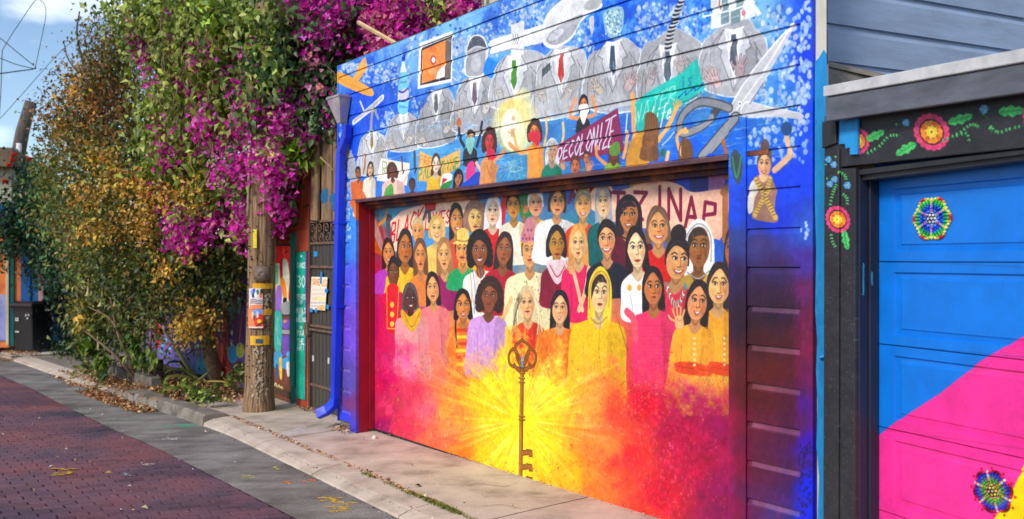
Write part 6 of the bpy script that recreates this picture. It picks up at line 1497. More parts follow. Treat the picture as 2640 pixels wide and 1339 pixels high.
# ------------------------------------------------------------------ fences, gate and pole up the lane
def paint_fence():
    cv = Canvas(FENCE, 5.4, 14.6, -.25, 2.45, .0045, 17, (96, 62, 140))
    FX, FY = cv.grid_f()
    ctl = [(630, 720, (92, 66, 150)), (600, 760, (72, 52, 120)), (560, 740, (76, 56, 128)), (640, 820, (120, 80, 175)), (600, 860, (74, 52, 112)), (560, 900, (84, 60, 130)), (640, 930, (130, 90, 180)), (610, 960, (90, 70, 96)), (520, 720, (70, 56, 120)), (470, 760, (96, 70, 140)),
           (430, 720, (60, 110, 150)), (420, 780, (150, 90, 170)), (400, 830, (140, 80, 160)), (440, 880, (120, 100, 180)), (500, 890, (100, 70, 150)), (470, 930, (90, 80, 150)), (350, 850, (60, 100, 60)), (300, 850, (60, 90, 140)), (530, 940, (50, 150, 170)),
           (720, 800, (112, 74, 176)), (720, 960, (128, 70, 48)), (720, 1010, (110, 64, 46))]
    cv.field(ctl, 3, 10)
    cv.crop(400, 640, 4.358)
    cv.poly([(600, -10), (1110, -30), (1110, 220), (600, 250)], (236, 204, 20), smooth=False)
    for k in range(22):
        x = 480 + 30 * k; cv.poly([(x, -30), (x + 30, -30), (x + 15, 30)], (24, 110, 170), smooth=False); cv.poly([(x, 236), (x + 30, 236), (x + 15, 150)], (24, 110, 170), smooth=False)
    cv.line([(480, 240), (1110, 236)], 12, (196, 170, 120), smooth=False)
    # flames and trunks
    cv.poly([(640, 930), (700, 1000), (720, 1200), (700, 1420), (760, 1640), (700, 1640), (660, 1300)], (230, 40, 44)); cv.poly([(740, 560), (800, 700), (820, 1100), (835, 1640), (740, 1640), (700, 1300), (770, 900)], (204, 60, 34)); cv.poly([(780, 800), (800, 1000), (800, 1600), (750, 1660), (745, 1300)], (196, 24, 44))
    cv.line([(720, 900), (760, 1100), (750, 1300)], 26, (236, 110, 40)); cv.line([(760, 500), (700, 380)], 30, (190, 60, 60)); cv.line([(880, 560), (930, 720), (960, 860)], 16, (190, 50, 110)); cv.line([(840, 500), (960, 480)], 14, (180, 40, 90))
    for x, y, rx, ry, c in ((870, 1190, 48, 95, (40, 150, 200)), (955, 1150, 44, 80, (206, 206, 70)), (950, 430, 40, 60, (200, 200, 60)), (865, 700, 30, 80, (60, 160, 140)), (940, 660, 18, 70, (80, 190, 150)), (830, 400, 24, 60, (150, 160, 90)), (960, 330, 26, 60, (140, 110, 180)), (1020, 440, 40, 30, (196, 196, 50)), (860, 950, 10, 26, (220, 200, 110)), (858, 1060, 8, 26, (220, 200, 110))):
        cv.ell(x, y, rx + 5, ry + 6, (150, 210, 220)); cv.ell(x, y, rx, ry, c)
    cv.line([(980, 720), (960, 900), (950, 1090)], 34, (206, 120, 40)); cv.line([(980, 740), (985, 900)], 22, (66, 40, 40)); cv.line([(990, 1100), (1020, 1200), (1060, 1320)], 16, (160, 110, 190)); cv.line([(1010, 300), (1030, 650), (1010, 950)], 24, (120, 80, 190), .8); cv.line([(1060, 700), (1030, 900), (1060, 1150)], 14, (190, 40, 110))
    cv.ell(940, 1400, 100, 130, (100, 60, 46)); cv.ell(930, 1400, 80, 110, (86, 52, 44))
    cv.poly([(0, 760), (50, 860), (72, 980), (40, 1120), (10, 1090), (-20, 900)], (226, 24, 60)); cv.line([(30, 800), (70, 960), (40, 1100)], 8, (240, 140, 120)); cv.line([(-60, 600), (-70, 1100)], 40, (120, 90, 180)); cv.line([(-110, 650), (-110, 1100)], 22, (40, 110, 70))
    cv.poly([(300, 980), (350, 1100), (300, 1110), (270, 1040)], (206, 40, 50)); cv.poly([(-60, 480), (0, 520), (-40, 620)], (220, 30, 60))
    for k in range(60): cv.ell(40 + 500 * cv.rng.random(), 1020 + 160 * cv.rng.random(), 12, 16, [(80, 180, 220), (150, 110, 200), (236, 236, 240), (200, 50, 60), (60, 190, 200)][k % 5], .8, n=10)
    for k in range(120): cv.line([(850 + 240 * cv.rng.random(), 300 + 1200 * cv.rng.random())] + [(850 + 240 * cv.rng.random(), 300 + 1200 * cv.rng.random())][:0] + [(0, 0)][:0] or [(0, 0)], 2, (0, 0, 0), 0) if False else None
    for k in range(160):
        x, y = 560 + 520 * cv.rng.random(), 280 + 1200 * cv.rng.random(); cv.line([(x, y), (x + 6 - 12 * cv.rng.random(), y + 40)], 3, [(170, 130, 210), (50, 34, 90), (120, 90, 180), (210, 150, 190)][k % 4], .5)
    # painted leaf of the small door
    cv.crop(700, 600, 5.027)
    cv.poly([(40, 160), (290, 160), (290, 1700), (30, 1700)], (126, 70, 48), smooth=False)
    cv.poly([(50, 175), (280, 175), (280, 420), (60, 420)], (232, 40, 44), smooth=False)
    cv.poly([(60, 400), (280, 380), (280, 900), (60, 1000)], (226, 226, 200), smooth=False)
    cv.poly([(110, 380), (150, 360), (150, 640), (120, 600)], (206, 24, 44)); cv.poly([(220, 360), (280, 400), (270, 880), (225, 850), (240, 600)], (210, 30, 50)); cv.poly([(150, 370), (180, 340), (215, 400), (210, 700), (160, 600)], (206, 214, 190)); cv.line([(160, 200), (175, 330)], 26, (240, 130, 60)); cv.line([(180, 260), (220, 240)], 12, (40, 30, 40))
    cv.poly([(140, 580), (190, 660), (205, 860), (160, 840), (120, 660)], (240, 140, 30)); cv.poly([(60, 430), (95, 440), (90, 640), (60, 660)], (110, 196, 140)); cv.poly([(70, 720), (130, 700), (140, 900), (110, 1040), (60, 1000)], (150, 110, 206)); cv.poly([(160, 850), (200, 850), (200, 920), (155, 920)], (30, 28, 34))
    cv.poly([(140, 920), (280, 900), (280, 1060), (140, 1050)], (150, 150, 146)); cv.poly([(150, 1130), (280, 1140), (280, 1250), (160, 1240)], (124, 84, 190)); cv.poly([(140, 1260), (280, 1260), (280, 1320), (140, 1310)], (160, 158, 160)); cv.line([(140, 1075), (280, 1065)], 14, (24, 40, 70)); cv.line([(140, 1255), (280, 1255)], 7, (30, 28, 34)); cv.line([(140, 1320), (280, 1325)], 7, (30, 28, 34)); cv.ell(180, 1150, 24, 22, (236, 150, 90))
    cv.poly([(40, 1060), (130, 1040), (140, 1250), (120, 1560), (50, 1500)], (50, 180, 170)); 
    for k in range(6): cv.line([(60 + 10 * k, 1080), (90 - 6 * k, 1250), (70 + 10 * k, 1460)], 8, [(196, 226, 160), (24, 120, 140), (236, 230, 190)][k % 3], .8)
    cv.poly([(140, 1330), (280, 1330), (280, 1560), (150, 1600)], (118, 80, 180), smooth=False); cv.ell(225, 1580, 26, 40, (90, 170, 230)); cv.poly([(150, 1640), (280, 1620), (280, 1760), (150, 1760)], (80, 150, 214)); cv.ell(225, 1660, 36, 40, (60, 170, 210)); cv.poly([(200, 1690), (245, 1690), (240, 1850), (210, 1850)], (238, 230, 222)); cv.poly([(40, 1560), (140, 1560), (130, 1740), (40, 1740)], (70, 160, 206)); cv.poly([(60, 1720), (90, 1720), (95, 1880), (70, 1880)], (30, 90, 170)); cv.poly([(100, 1650), (135, 1640), (140, 1880), (115, 1880)], (236, 200, 40)); cv.line([(100, 1640), (105, 1870)], 14, (206, 40, 40)); cv.line([(170, 1770), (165, 1920)], 26, (60, 54, 60))
    for q in (60, 100, 135): cv.ell(q, 2010 + (q - 100) * .6, 18, 42, (206, 206, 140)); cv.ell(q, 2010 + (q - 100) * .6, 8, 18, (126, 70, 48))
    # writing on the teal board
    cv.crop(760, 640, 4.36)
    cv.poly([(-30, 40), (135, 40), (130, 1800), (-40, 1800)], (18, 168, 140), smooth=False, mot=.14)
    cv.poly([(30, -40), (160, -40), (150, 40), (110, 25), (70, 25), (35, 60)], (176, 76, 44)); cv.ell(88, 92, 10, 14, (206, 236, 224))
    W = (226, 246, 238)
    for s, y, h, x0, x1 in (('SiNCE', 165, 55, 42, 140), ('30', 310, 130, 48, 140), ('YEARS', 520, 55, 40, 140), ('OF', 590, 40, 70, 110), ('MURALS', 670, 60, 36, 140), ('BY', 740, 36, 60, 110), ('MAKiNG', 780, 50, 36, 140), ('iN', 875, 30, 60, 100), ('YOUR', 925, 55, 40, 136), ('THE', 1020, 50, 44, 120), ('ART', 1080, 70, 40, 130)):
        text(cv, s, (x0, y), (x1, y + 2), h, 11 if h < 100 else 15, W, 1.0, gap=.18)
    cv.grain(.07)
    return cv
cvP = paint_fence(); mat_canvas('fence_mural', cvP, .6, .3, .3)
def fs(px): return float(FENCE.s(px))
def fz(px, py): return float(FENCE.hit(px, py)[1])
mat('weathered_wood', (158, 130, 100), (104, 84, 66), .9, 9, (3, 3, .35), .6, 9, .2, 60, third=(136, 110, 84))
mat('dark_wood', (92, 62, 48), (62, 42, 36), .85, 8, (3, 3, .35), .5)
mat('red_wood', (188, 82, 50), (140, 54, 38), .7, 7, (2, 2, .4), .3)
mat('teal_paint', (18, 168, 140), (14, 130, 112), .55, 8, (1, 1, .3), .2)
mat('green_post_paint', (18, 128, 104), (14, 96, 84), .6, 8, (1, 1, .3), .25)
mat('iron', (76, 70, 64), (52, 48, 46), .55, 14, bump=.3, spec=.4)
mat('iron_sheet', (84, 78, 70), (60, 56, 52), .6, 9, (6, 6, .4), .35, spec=.35)
mat('rust_iron', (124, 98, 82), (86, 70, 60), .7, 20, bump=.3)

# mural fence of upright boards
fence = thing('mural_fence', FENCE.w(10, -.1, 0), 'board fence painted purple with red flames behind the shrubs', 'fence')
s = fs(705)
while s < 14.2:
    w = random.uniform(.135, .155); d = random.uniform(-.004, .004)
    zt_ = 1.835 + random.uniform(-.012, .012)
    b = float(gz(*FENCE.w(s, 0)[:2]))
    MB().pbox(FENCE, s, s + w - .004, b - .02, zt_, -.022 + d, d).build('board', 'fence_mural', fence, .002); s += w
MB().pbox(FENCE, fs(705), 14.2, 1.0, 1.09, -.075, -.03).build('rail', 'dark_wood', fence); MB().pbox(FENCE, fs(705), 14.2, .25, .34, -.075, -.03).build('rail', 'dark_wood', fence)
# red trellis standing above it, behind the pole
tre = thing('red_trellis', FENCE.w(8, 1.8, -.1), 'rust red timber trellis above the painted fence behind the pole', 'trellis')
sa, sb = fs(762), fs(560); z0_, z1_ = 1.84, 2.62
for k in range(int((sb - sa) / .085)):
    s = sa + .085 * k; MB().pbox(FENCE, s, s + .042, z0_, z1_, -.115, -.095).build('slat', 'red_wood', tre)
for k in range(int((z1_ - z0_) / .085)):
    z = z0_ + .085 * k; MB().pbox(FENCE, sa, sb, z, z + .042, -.094, -.076).build('slat', 'red_wood', tre)
for s in (sa - .02, (sa + sb) / 2, sb): MB().pbox(FENCE, s, s + .085, z0_ - .02, z1_ + .1, -.14, -.06).build('upright', 'red_wood', tre, .003)
MB().pbox(FENCE, sa - .3, sb + .5, 1.0, 3.4, -.9, -.86).build('backing_board', 'dark_wood', tre)
# red post and its lower teal board
post = thing('red_post', FENCE.w(fs(766), 0, 0), 'tall rust red square post between the pole and the weathered boards', 'post')
MB().fquad(FENCE, [(764, 1048), (765, 642), (795, 640), (793, 1056)][::-1], -.06, .0).build('lower_board', 'red_wood', post, .004)
MB().fquad(FENCE, [(764, 640), (770, 330), (794, 330), (795, 640)][::-1], -.07, -.002).build('shaft', 'red_wood', post, .004)
MB().fquad(FENCE, [(762, 650), (762, 596), (797, 593), (797, 648)][::-1], -.07, .010).build('collar', 'red_wood', post, .004)
o = MB().fquad(FENCE, [(767, 1026), (768, 652), (794, 648), (790, 1032)][::-1], .002, .018).build('teal_board', 'fence_mural', None, .003); props(o, 'narrow teal board with white hand lettering beside the iron gate', 'sign')
o = MB().fquad(FENCE, [(752, 985), (754, 600), (766, 604), (764, 1000)][::-1], -.02, .03).build('green_post', 'green_post_paint', None, .004); props(o, 'slim dark green post between the painted panel and the teal board', 'post')
pan = thing('painted_door', FENCE.w(fs(720), 0), 'small wooden door painted red, white and purple behind the pole', 'door')
MB().fquad(FENCE, [(690, 1016), (700, 634), (755, 634), (751, 1040)][::-1], -.04, .006).build('leaf', 'fence_mural', pan, .003)
MB().fquad(FENCE, [(694, 1006), (694, 990), (751, 1012), (751, 1030)][::-1], .007, .016).build('foot_rail', 'dark_wood', pan, .002)
# iron gate
gate = thing('iron_gate', FENCE.w(fs(820), 0), 'dark sheet iron gate with scrollwork at its top beside the blue downspout', 'gate')
gs0, gs1 = fs(872), fs(799)
gz0, gz1 = fz(820, 1058), fz(820, 628); gz2 = fz(820, 572)
n = int((gs1 - gs0) / .045)
for k in range(n):
    a = gs0 + (gs1 - gs0) * k / n; b = gs0 + (gs1 - gs0) * (k + 1) / n
    MB().pbox(FENCE, a + .002, b - .002, gz0 + .02, gz1, -.02, -.012 + .003 * (k % 2)).build('slat', 'iron_sheet', gate)
for z in (gz0, fz(820, 996), fz(820, 842), fz(820, 689), gz1, gz2): MB().pbox(FENCE, gs0, gs1, z - .012, z + .016, -.03, .012).build('rail', 'rust_iron', gate, .002)
for s in (gs0, gs1 - .03): MB().pbox(FENCE, s, s + .032, gz0 - .02, gz2 + .02, -.035, .014).build('stile', 'iron', gate, .002)
MB().pbox(FENCE, gs0 + .03, gs1 - .03, gz1 + .02, gz2 - .01, -.11, -.10).build('back_plate', 'black_paint', gate)
def scroll(s, z, r, turns, dir_, name='scroll'):
    P = []
    for i in range(26):
        t = i / 25; a = dir_ * turns * 2 * math.pi * t; rr = r * (1 - .82 * t); P.append(FENCE.w(s + rr * math.cos(a), z + rr * math.sin(a), -.004))
    MB().tube(P, .008, 6).build(name, 'rust_iron', gate, 0, True)
zc = (gz1 + gz2) / 2; hh = (gz2 - gz1) / 2
for k in range(4):
    s = gs0 + (gs1 - gs0) * (k + .5) / 4; scroll(s + .02, zc + hh * .35, hh * .50, 1.3, 1); scroll(s - .02, zc - hh * .35, hh * .50, 1.3, -1)
for k in (1, 2, 3):
    s = gs0 + (gs1 - gs0) * k / 4; MB().tube([FENCE.w(s, gz1, -.004), FENCE.w(s, gz2, -.004)], .008, 6).build('bar', 'rust_iron', gate)
lz = fz(798, 848); m = MB(); m.pbox(FENCE, gs1 - .035, gs1 + .06, lz - .075, lz + .075, .0, .05); m.build('lock_box', 'rust_iron', gate, .006)
MB().pbox(FENCE, gs0 + .02, gs1, lz - .012, lz + .014, .013, .03).build('bolt_bar', 'rust_iron', gate, .002)
for (x, y) in ((806, 924), (846, 930)):
    s, z = map(float, FENCE.hit(x, y)); o = MB().pbox(FENCE, s - .02, s + .02, z - .035, z + .03, -.008, -.004).build('sticker', mat('sticker_white', (206, 214, 204), (180, 190, 180), .6, 30)); props(o, 'torn pale sticker on the lower %s of the iron gate' % ('left' if x < 820 else 'right'), 'sticker')
def paint_poster():
    cv = Canvas(FENCE, fs(852), fs(800), fz(830, 806), fz(830, 706), .0022, 23, (236, 226, 206)); cv.crop(800, 700, 11.88)
    text(cv, 'SAVE', (110, 225), (345, 250), 170, 40, (236, 140, 30), gap=.2); text(cv, 'US', (400, 240), (550, 260), 210, 34, (236, 150, 50), gap=.25)
    for y, c, x0, x1 in ((560, (226, 150, 150), 110, 400), (690, (216, 140, 150), 90, 500), (830, (170, 150, 140), 90, 180), (960, (80, 90, 160), 70, 480), (1060, (90, 120, 190), 60, 260)):
        x = x0
        while x < x1:
            cv.line([(x, y + 25), (x + 12, y - 25), (x + 24, y + 25), (x + 34, y - 10)], 12, c, .8); x += 48
    cv.poly([(190, 780), (480, 790), (470, 890), (190, 880)], (240, 214, 150)); cv.poly([(280, 1050), (480, 1040), (470, 1180), (270, 1170)], (242, 190, 130)); cv.grain(.05); return cv
cvS = paint_poster(); mat_canvas('poster_print', cvS, .6, .3, .05)
o = MB().fquad(FENCE, [(803, 798), (807, 714), (848, 715), (842, 801)][::-1], .0165, .0185).build('poster', 'poster_print'); props(o, 'cream handmade poster with orange letters taped to the iron gate', 'poster')
for x0, y0, w, h, lab in ((829, 700, 6, 32, 'strip of blue tape holding the top of the poster'), (841, 744, 9, 10, 'scrap of blue tape on the right edge of the poster'), (803, 794, 8, 11, 'scrap of blue tape at the lower left corner of the poster'), (816, 794, 6, 11, 'scrap of blue tape under the middle of the poster'), (845, 785, 7, 12, 'scrap of blue tape right of the poster on bare iron'), (808, 648, 10, 14, 'small blue tape scrap alone on the upper iron panel')):
    o = MB().fquad(FENCE, [(x0, y0 + h), (x0 + 1, y0), (x0 + w, y0 + 2), (x0 + w - 1, y0 + h)][::-1], .0188 if 'alone' not in lab else -.006, .0205 if 'alone' not in lab else -.003).build('tape_scrap', 'tape_blue'); props(o, lab, 'tape', 'blue tape scraps on the iron gate')
# weathered boards above the gate
wb = thing('weathered_fence', FENCE.w(fs(835), 2.2), 'weathered grey brown boards with a blue paint stain above the iron gate', 'fence')
for x0, x1, yt, d in ((810, 828, 332, .045), (828, 842, 352, 0), (842, 856, 344, .006), (856, 870, 336, -.004), (870, 890, 330, 0)):
    MB().fquad(FENCE, [(x0, 568), (x0 + 2, yt), (x0 + (x1 - x0) * .5, yt - 6 + random.uniform(-5, 5)), (x1, yt + random.uniform(-4, 8)), (x1 - 2, 570)][::-1][:5:1] if False else [(x0, 568), (x0 + 2, yt), (x1 + 1, yt + random.uniform(-6, 8)), (x1 - 1, 570)][::-1], -.03 + d, d).build('board', 'weathered_wood', wb, .003)
MB().fquad(FENCE, [(793, 1050), (797, 330), (808, 330), (801, 1050)][::-1], -.09, -.04).build('grey_post', 'weathered_wood', wb, .003)
def stain(pts, nm):
    q = spline([tuple(map(float, FENCE.hit(x, y))) for x, y in pts], 4); pl = FENCE.off(.0072)
    return MB().prism([pl.w(a, b) for a, b in q], tuple(np.array([-FENCE.n[0], -FENCE.n[1], 0]) * .0006)).build(nm, mat('stain_blue', (44, 110, 156), (30, 84, 130), .7, 30), wb)
stain([(829, 500), (833, 490), (840, 489), (846, 486), (848, 500), (846, 515), (843, 524), (842, 545), (840, 530), (836, 520), (832, 525), (829, 515)], 'paint_stain'); stain([(850, 512), (856, 502), (864, 500), (866, 530), (860, 545), (856, 528)], 'paint_stain')
m = MB(); m.tube([at(826, 406, 9.1), at(845, 424, 9.0), at(862, 442, 8.9)], [.008, .008, .005], 6); o = m.build('twig', mat('twig_wood', (176, 142, 104), (130, 100, 74), .85, 30), None, 0, True); props(o, 'bare stick lodged against the weathered boards by the downspout', 'stick')

# utility pole
PB = ground(667, 1058); PY = PB[1]
mat('pole_wood', (176, 146, 112), (80, 62, 48), .9, 16, (4, 4, .16), 1.0, 10, .2, 50, ramp=(.36, .64), third=(142, 112, 84))
pole = thing('utility_pole', tuple(PB), 'thick weathered wooden utility pole hung with flyers at the kerb', 'utility pole')
def pole_c(z):           # slight lean
    return np.array([PB[0] + (z - PB[2]) * .020, PB[1] + (z - PB[2]) * .004])
def pole_r(z): return .158 - .0065 * (z - PB[2])
m = MB(); N_ = 40; Z = np.linspace(-.15, 7.6, 40)
rr = fbm(40, N_, 5, np.random.default_rng(4), 3)
for i, z in enumerate(Z):
    c = pole_c(PB[2] + z)
    for k in range(N_):
        th = 2 * math.pi * k / N_
        groove = .004 * math.sin(11 * th + 1.5 * math.sin(z * .7)) + .003 * math.sin(23 * th + z) + .012 * (rr[i, k] - .5) + (.02 * math.exp(-((z) / .15) ** 2))
        r = pole_r(PB[2] + z) + groove; m.v.append((c[0] + r * math.cos(th), c[1] + r * math.sin(th), PB[2] + z))
for i in range(39):
    for k in range(N_): m.f.append((i * N_ + k, i * N_ + (k + 1) % N_, (i + 1) * N_ + (k + 1) % N_, (i + 1) * N_ + k))
m.f.append(tuple(range(39 * N_, 40 * N_)))
m.build('shaft', 'pole_wood', pole, 0, True)
def on_pole(px0, px1, py0, py1, off, th, name, mt, parent, n=6, wav=0.0):
    """a sheet bent round the front of the pole"""
    m = MB(); xs = np.linspace(px0, px1, n)
    zt_, zb_ = CAM_Z - (py0 - CY) / FPX * (PY - .15), CAM_Z - (py1 - CY) / FPX * (PY - .15)
    rows_ = []
    for o_ in (off + th, off):
        for z in (zb_, zt_):
            c = pole_c(z); r = pole_r(z) + o_; row = []
            for x in xs:
                # ray in plan against the circle
                dx, dy = (x - CX) / FPX, 1.0; A = dx * dx + dy * dy; B = -2 * (dx * c[0] + dy * c[1]); C = c[0] ** 2 + c[1] ** 2 - r * r; D = B * B - 4 * A * C
                t = (-B - math.sqrt(D)) / (2 * A) if D > 0 else -B / (2 * A)
                row.append((dx * t, dy * t, z + wav * math.sin(x)))
            rows_.append(row)
    for r_ in rows_: m.v += r_
    for k in range(n - 1):
        m.f += [(k, k + 1, n + k + 1, n + k), (3 * n + k, 3 * n + k + 1, 2 * n + k + 1, 2 * n + k), (n + k, n + k + 1, 3 * n + k + 1, 3 * n + k), (2 * n + k, 2 * n + k + 1, k + 1, k)]
    m.f += [(0, n, 3 * n, 2 * n), (n - 1, 2 * n - 1, 4 * n - 1, 3 * n - 1)]
    return m.build(name, mt, parent)
mat('yellow_plate', (240, 184, 40), (206, 146, 26), .5, 14, bump=.2)
on_pole(651, 704, 731, 745, .016, .006, 'yellow_plate', 'yellow_plate', pole)
on_pole(677, 701, 798, 813, .016, .006, 'yellow_plate', 'yellow_plate', pole)
yp = on_pole(645, 694, 866, 890, .016, .006, 'yellow_plate', 'yellow_plate', pole)
on_pole(659, 677, 874, 885, .024, .003, 'number_tag', mat('tag_dark', (38, 66, 84), (60, 110, 140), .4, 30), yp)
on_pole(652, 662, 592, 640, .014, .003, 'yellow_strip', mat('yellow_strip', (232, 204, 30), (206, 176, 20), .5, 20), pole, 3)
mat('staple', (70, 60, 54), (40, 34, 30), .5, 30, metallic=.6)
m = MB()
for k in range(110):
    z = PB[2] + random.uniform(.35, 2.1); th = random.uniform(-2.9, -.2); c = pole_c(z); r = pole_r(z) + .010
    m.box((c[0] + r * math.cos(th), c[1] + r * math.sin(th), z), (.014, .010, .012), th)
o = m.build('staples', 'staple', pole); o['kind'] = 'stuff'
mat('old_paint', (190, 174, 154), (150, 132, 112), .8, 30)
m = MB()
for k in range(90):                 # scraps of white paint and paper low on the pole
    z = PB[2] + (random.uniform(.08, .76) if k < 62 else random.uniform(1.02, 1.32)); th = random.gauss(-1.35, .22) if k < 62 else random.gauss(-.95, .2); c = pole_c(z); r = pole_r(z) + .011
    m.box((c[0] + r * math.cos(th) * .995, c[1] + r * math.sin(th) * .995, z), (.004, .008 + .016 * random.random(), .010 + .034 * random.random()), th, (random.uniform(-.6, .6), 0))
o = m.build('paint_flecks', 'old_paint', pole); o['kind'] = 'stuff'
def paint_flyer(seed, base, cols, hero):
    pl = VPlane((0, PY - .17), (1, 0)); a, b = (642, 744), (676, 846)
    s0, z1 = map(float, pl.hit(*a)); s1, z0 = map(float, pl.hit(*b)); cv = Canvas(pl, s0 - .01, s1 + .01, z0 - .01, z1 + .01, .0022, seed, base); cv.crop(620, 640, 4.667)
    return cv
cvA = paint_flyer(31, (224, 214, 214), None, 0)
for x, y, c in ((160, 515, (40, 70, 190)), (150, 570, (30, 34, 60)), (205, 530, (60, 110, 60)), (240, 570, (222, 110, 60)), (250, 520, (70, 34, 40)), (130, 530, (120, 150, 220)), (180, 560, (236, 236, 240))): cvA.ell(x, y, 17, 32, c)
for y in (625, 645, 665): cvA.line([(112, y), (160, y - 6), (210, y + 4), (255, y)], 11, (100, 66, 76), .85)
cvA.poly([(100, 685), (262, 680), (262, 735), (100, 740)], (242, 138, 92), smooth=False)
cvA.grain(.06); mat_canvas('flyer_print', cvA, .5, .35, .05)
cvB = paint_flyer(32, (240, 128, 80), None, 0)
cvB.poly([(150, 745), (262, 740), (255, 800), (200, 820), (150, 790)], (120, 160, 224)); cvB.poly([(170, 820), (260, 800), (262, 930), (180, 935)], (214, 60, 40)); cvB.ell(205, 800, 14, 40, (226, 220, 220)); cvB.ell(165, 840, 12, 34, (90, 60, 70)); cvB.line([(190, 940), (262, 900)], 16, (70, 40, 40)); cvB.ell(140, 810, 16, 40, (246, 190, 120)); cvB.ell(225, 880, 26, 22, (246, 200, 60)); cvB.poly([(95, 945), (270, 945), (270, 965), (95, 965)], (244, 214, 196), smooth=False)
cvB.grain(.06); mat_canvas('flyer_print_orange', cvB, .5, .35, .05)
props(on_pole(642, 677, 744, 797, .020, .003, 'flyer', 'flyer_print', None), 'upper flyer on the pole, white with small blue and red figures', 'flyer', 'flyers stapled to the pole')
props(on_pole(640, 678.5, 798, 846, .023, .003, 'flyer', 'flyer_print_orange', None), 'lower flyer on the pole, orange and red with a sky blue picture', 'flyer', 'flyers stapled to the pole')
# round face of clay fixed to the pole
mat('clay_face', (126, 104, 86), (84, 68, 58), .5, 10, bump=.3, spec=.45)
fz_ = CAM_Z - (706 - CY) / FPX * (PY - .2); fc = np.array([(670 - CX) / FPX * (PY - .2), PY - .18, fz_])
m = MB(); R_ = .105; n1, n2 = 22, 10; dirv = np.array([-fc[0] * -1 * 0 - .25, -1.0, 0]); dirv /= np.linalg.norm(dirv); sx = np.array([-dirv[1], dirv[0], 0]); up = np.array([0, 0, 1.0])
if sx[0] < 0: sx = -sx
for i in range(n2):
    ph = math.pi / 2 * i / (n2 - 1)
    for k in range(n1):
        th = 2 * math.pi * k / n1; u, v = math.cos(th) * math.cos(ph), math.sin(th) * math.cos(ph) * .92
        h = math.sin(ph) * .62
        h += .20 * math.exp(-((u + .05) ** 2 / .012 + (v + .02) ** 2 / .06)) - .12 * math.exp(-((u - .36) ** 2 / .02 + (v - .10) ** 2 / .008)) - .12 * math.exp(-((u + .42) ** 2 / .02 + (v - .10) ** 2 / .008)) + .10 * math.exp(-(u ** 2 / .09 + (v + .46) ** 2 / .006)) - .10 * math.exp(-(u ** 2 / .12 + (v + .55) ** 2 / .003)) + .07 * math.exp(-((u - .36) ** 2 / .05 + (v - .27) ** 2 / .006)) + .07 * math.exp(-((u + .42) ** 2 / .05 + (v - .27) ** 2 / .006)) + .05 * math.exp(-((abs(u) - .5) ** 2 / .03 + (v + .2) ** 2 / .05))
        m.v.append(tuple(fc + sx * u * R_ + up * v * R_ + dirv * (h * R_ - .03)))
for i in range(n2 - 1):
    for k in range(n1): m.f.append((i * n1 + k, i * n1 + (k + 1) % n1, (i + 1) * n1 + (k + 1) % n1, (i + 1) * n1 + k))
m.f += [tuple(range(n1))[::-1], tuple(range((n2 - 1) * n1, n2 * n1))]
o = m.build('clay_face', 'clay_face', None, 0, True); props(o, 'round brown clay face fixed to the pole above the yellow plate', 'face ornament')
m = MB()
for (x, y) in ((682, 703), (655, 705)):
    c = fc + sx * ((x - 670) / FPX * PY) * 1.0 + up * (-(y - 706) / FPX * PY) + dirv * (.035)
    m.add([tuple(c + np.array(q) * .010) for q in IV], IF)
# pipe strapped to the pole
m = MB(); m.tube([(pole_c(PB[2] + z)[0] - pole_r(PB[2] + z) - .008, pole_c(PB[2] + z)[1] - .06, PB[2] + z) for z in (2.2, 2.7, 3.3, 4.2)], .016, 8); m.build('conduit', mat('conduit', (206, 190, 170), (170, 150, 130), .5, 12), pole, 0, True)

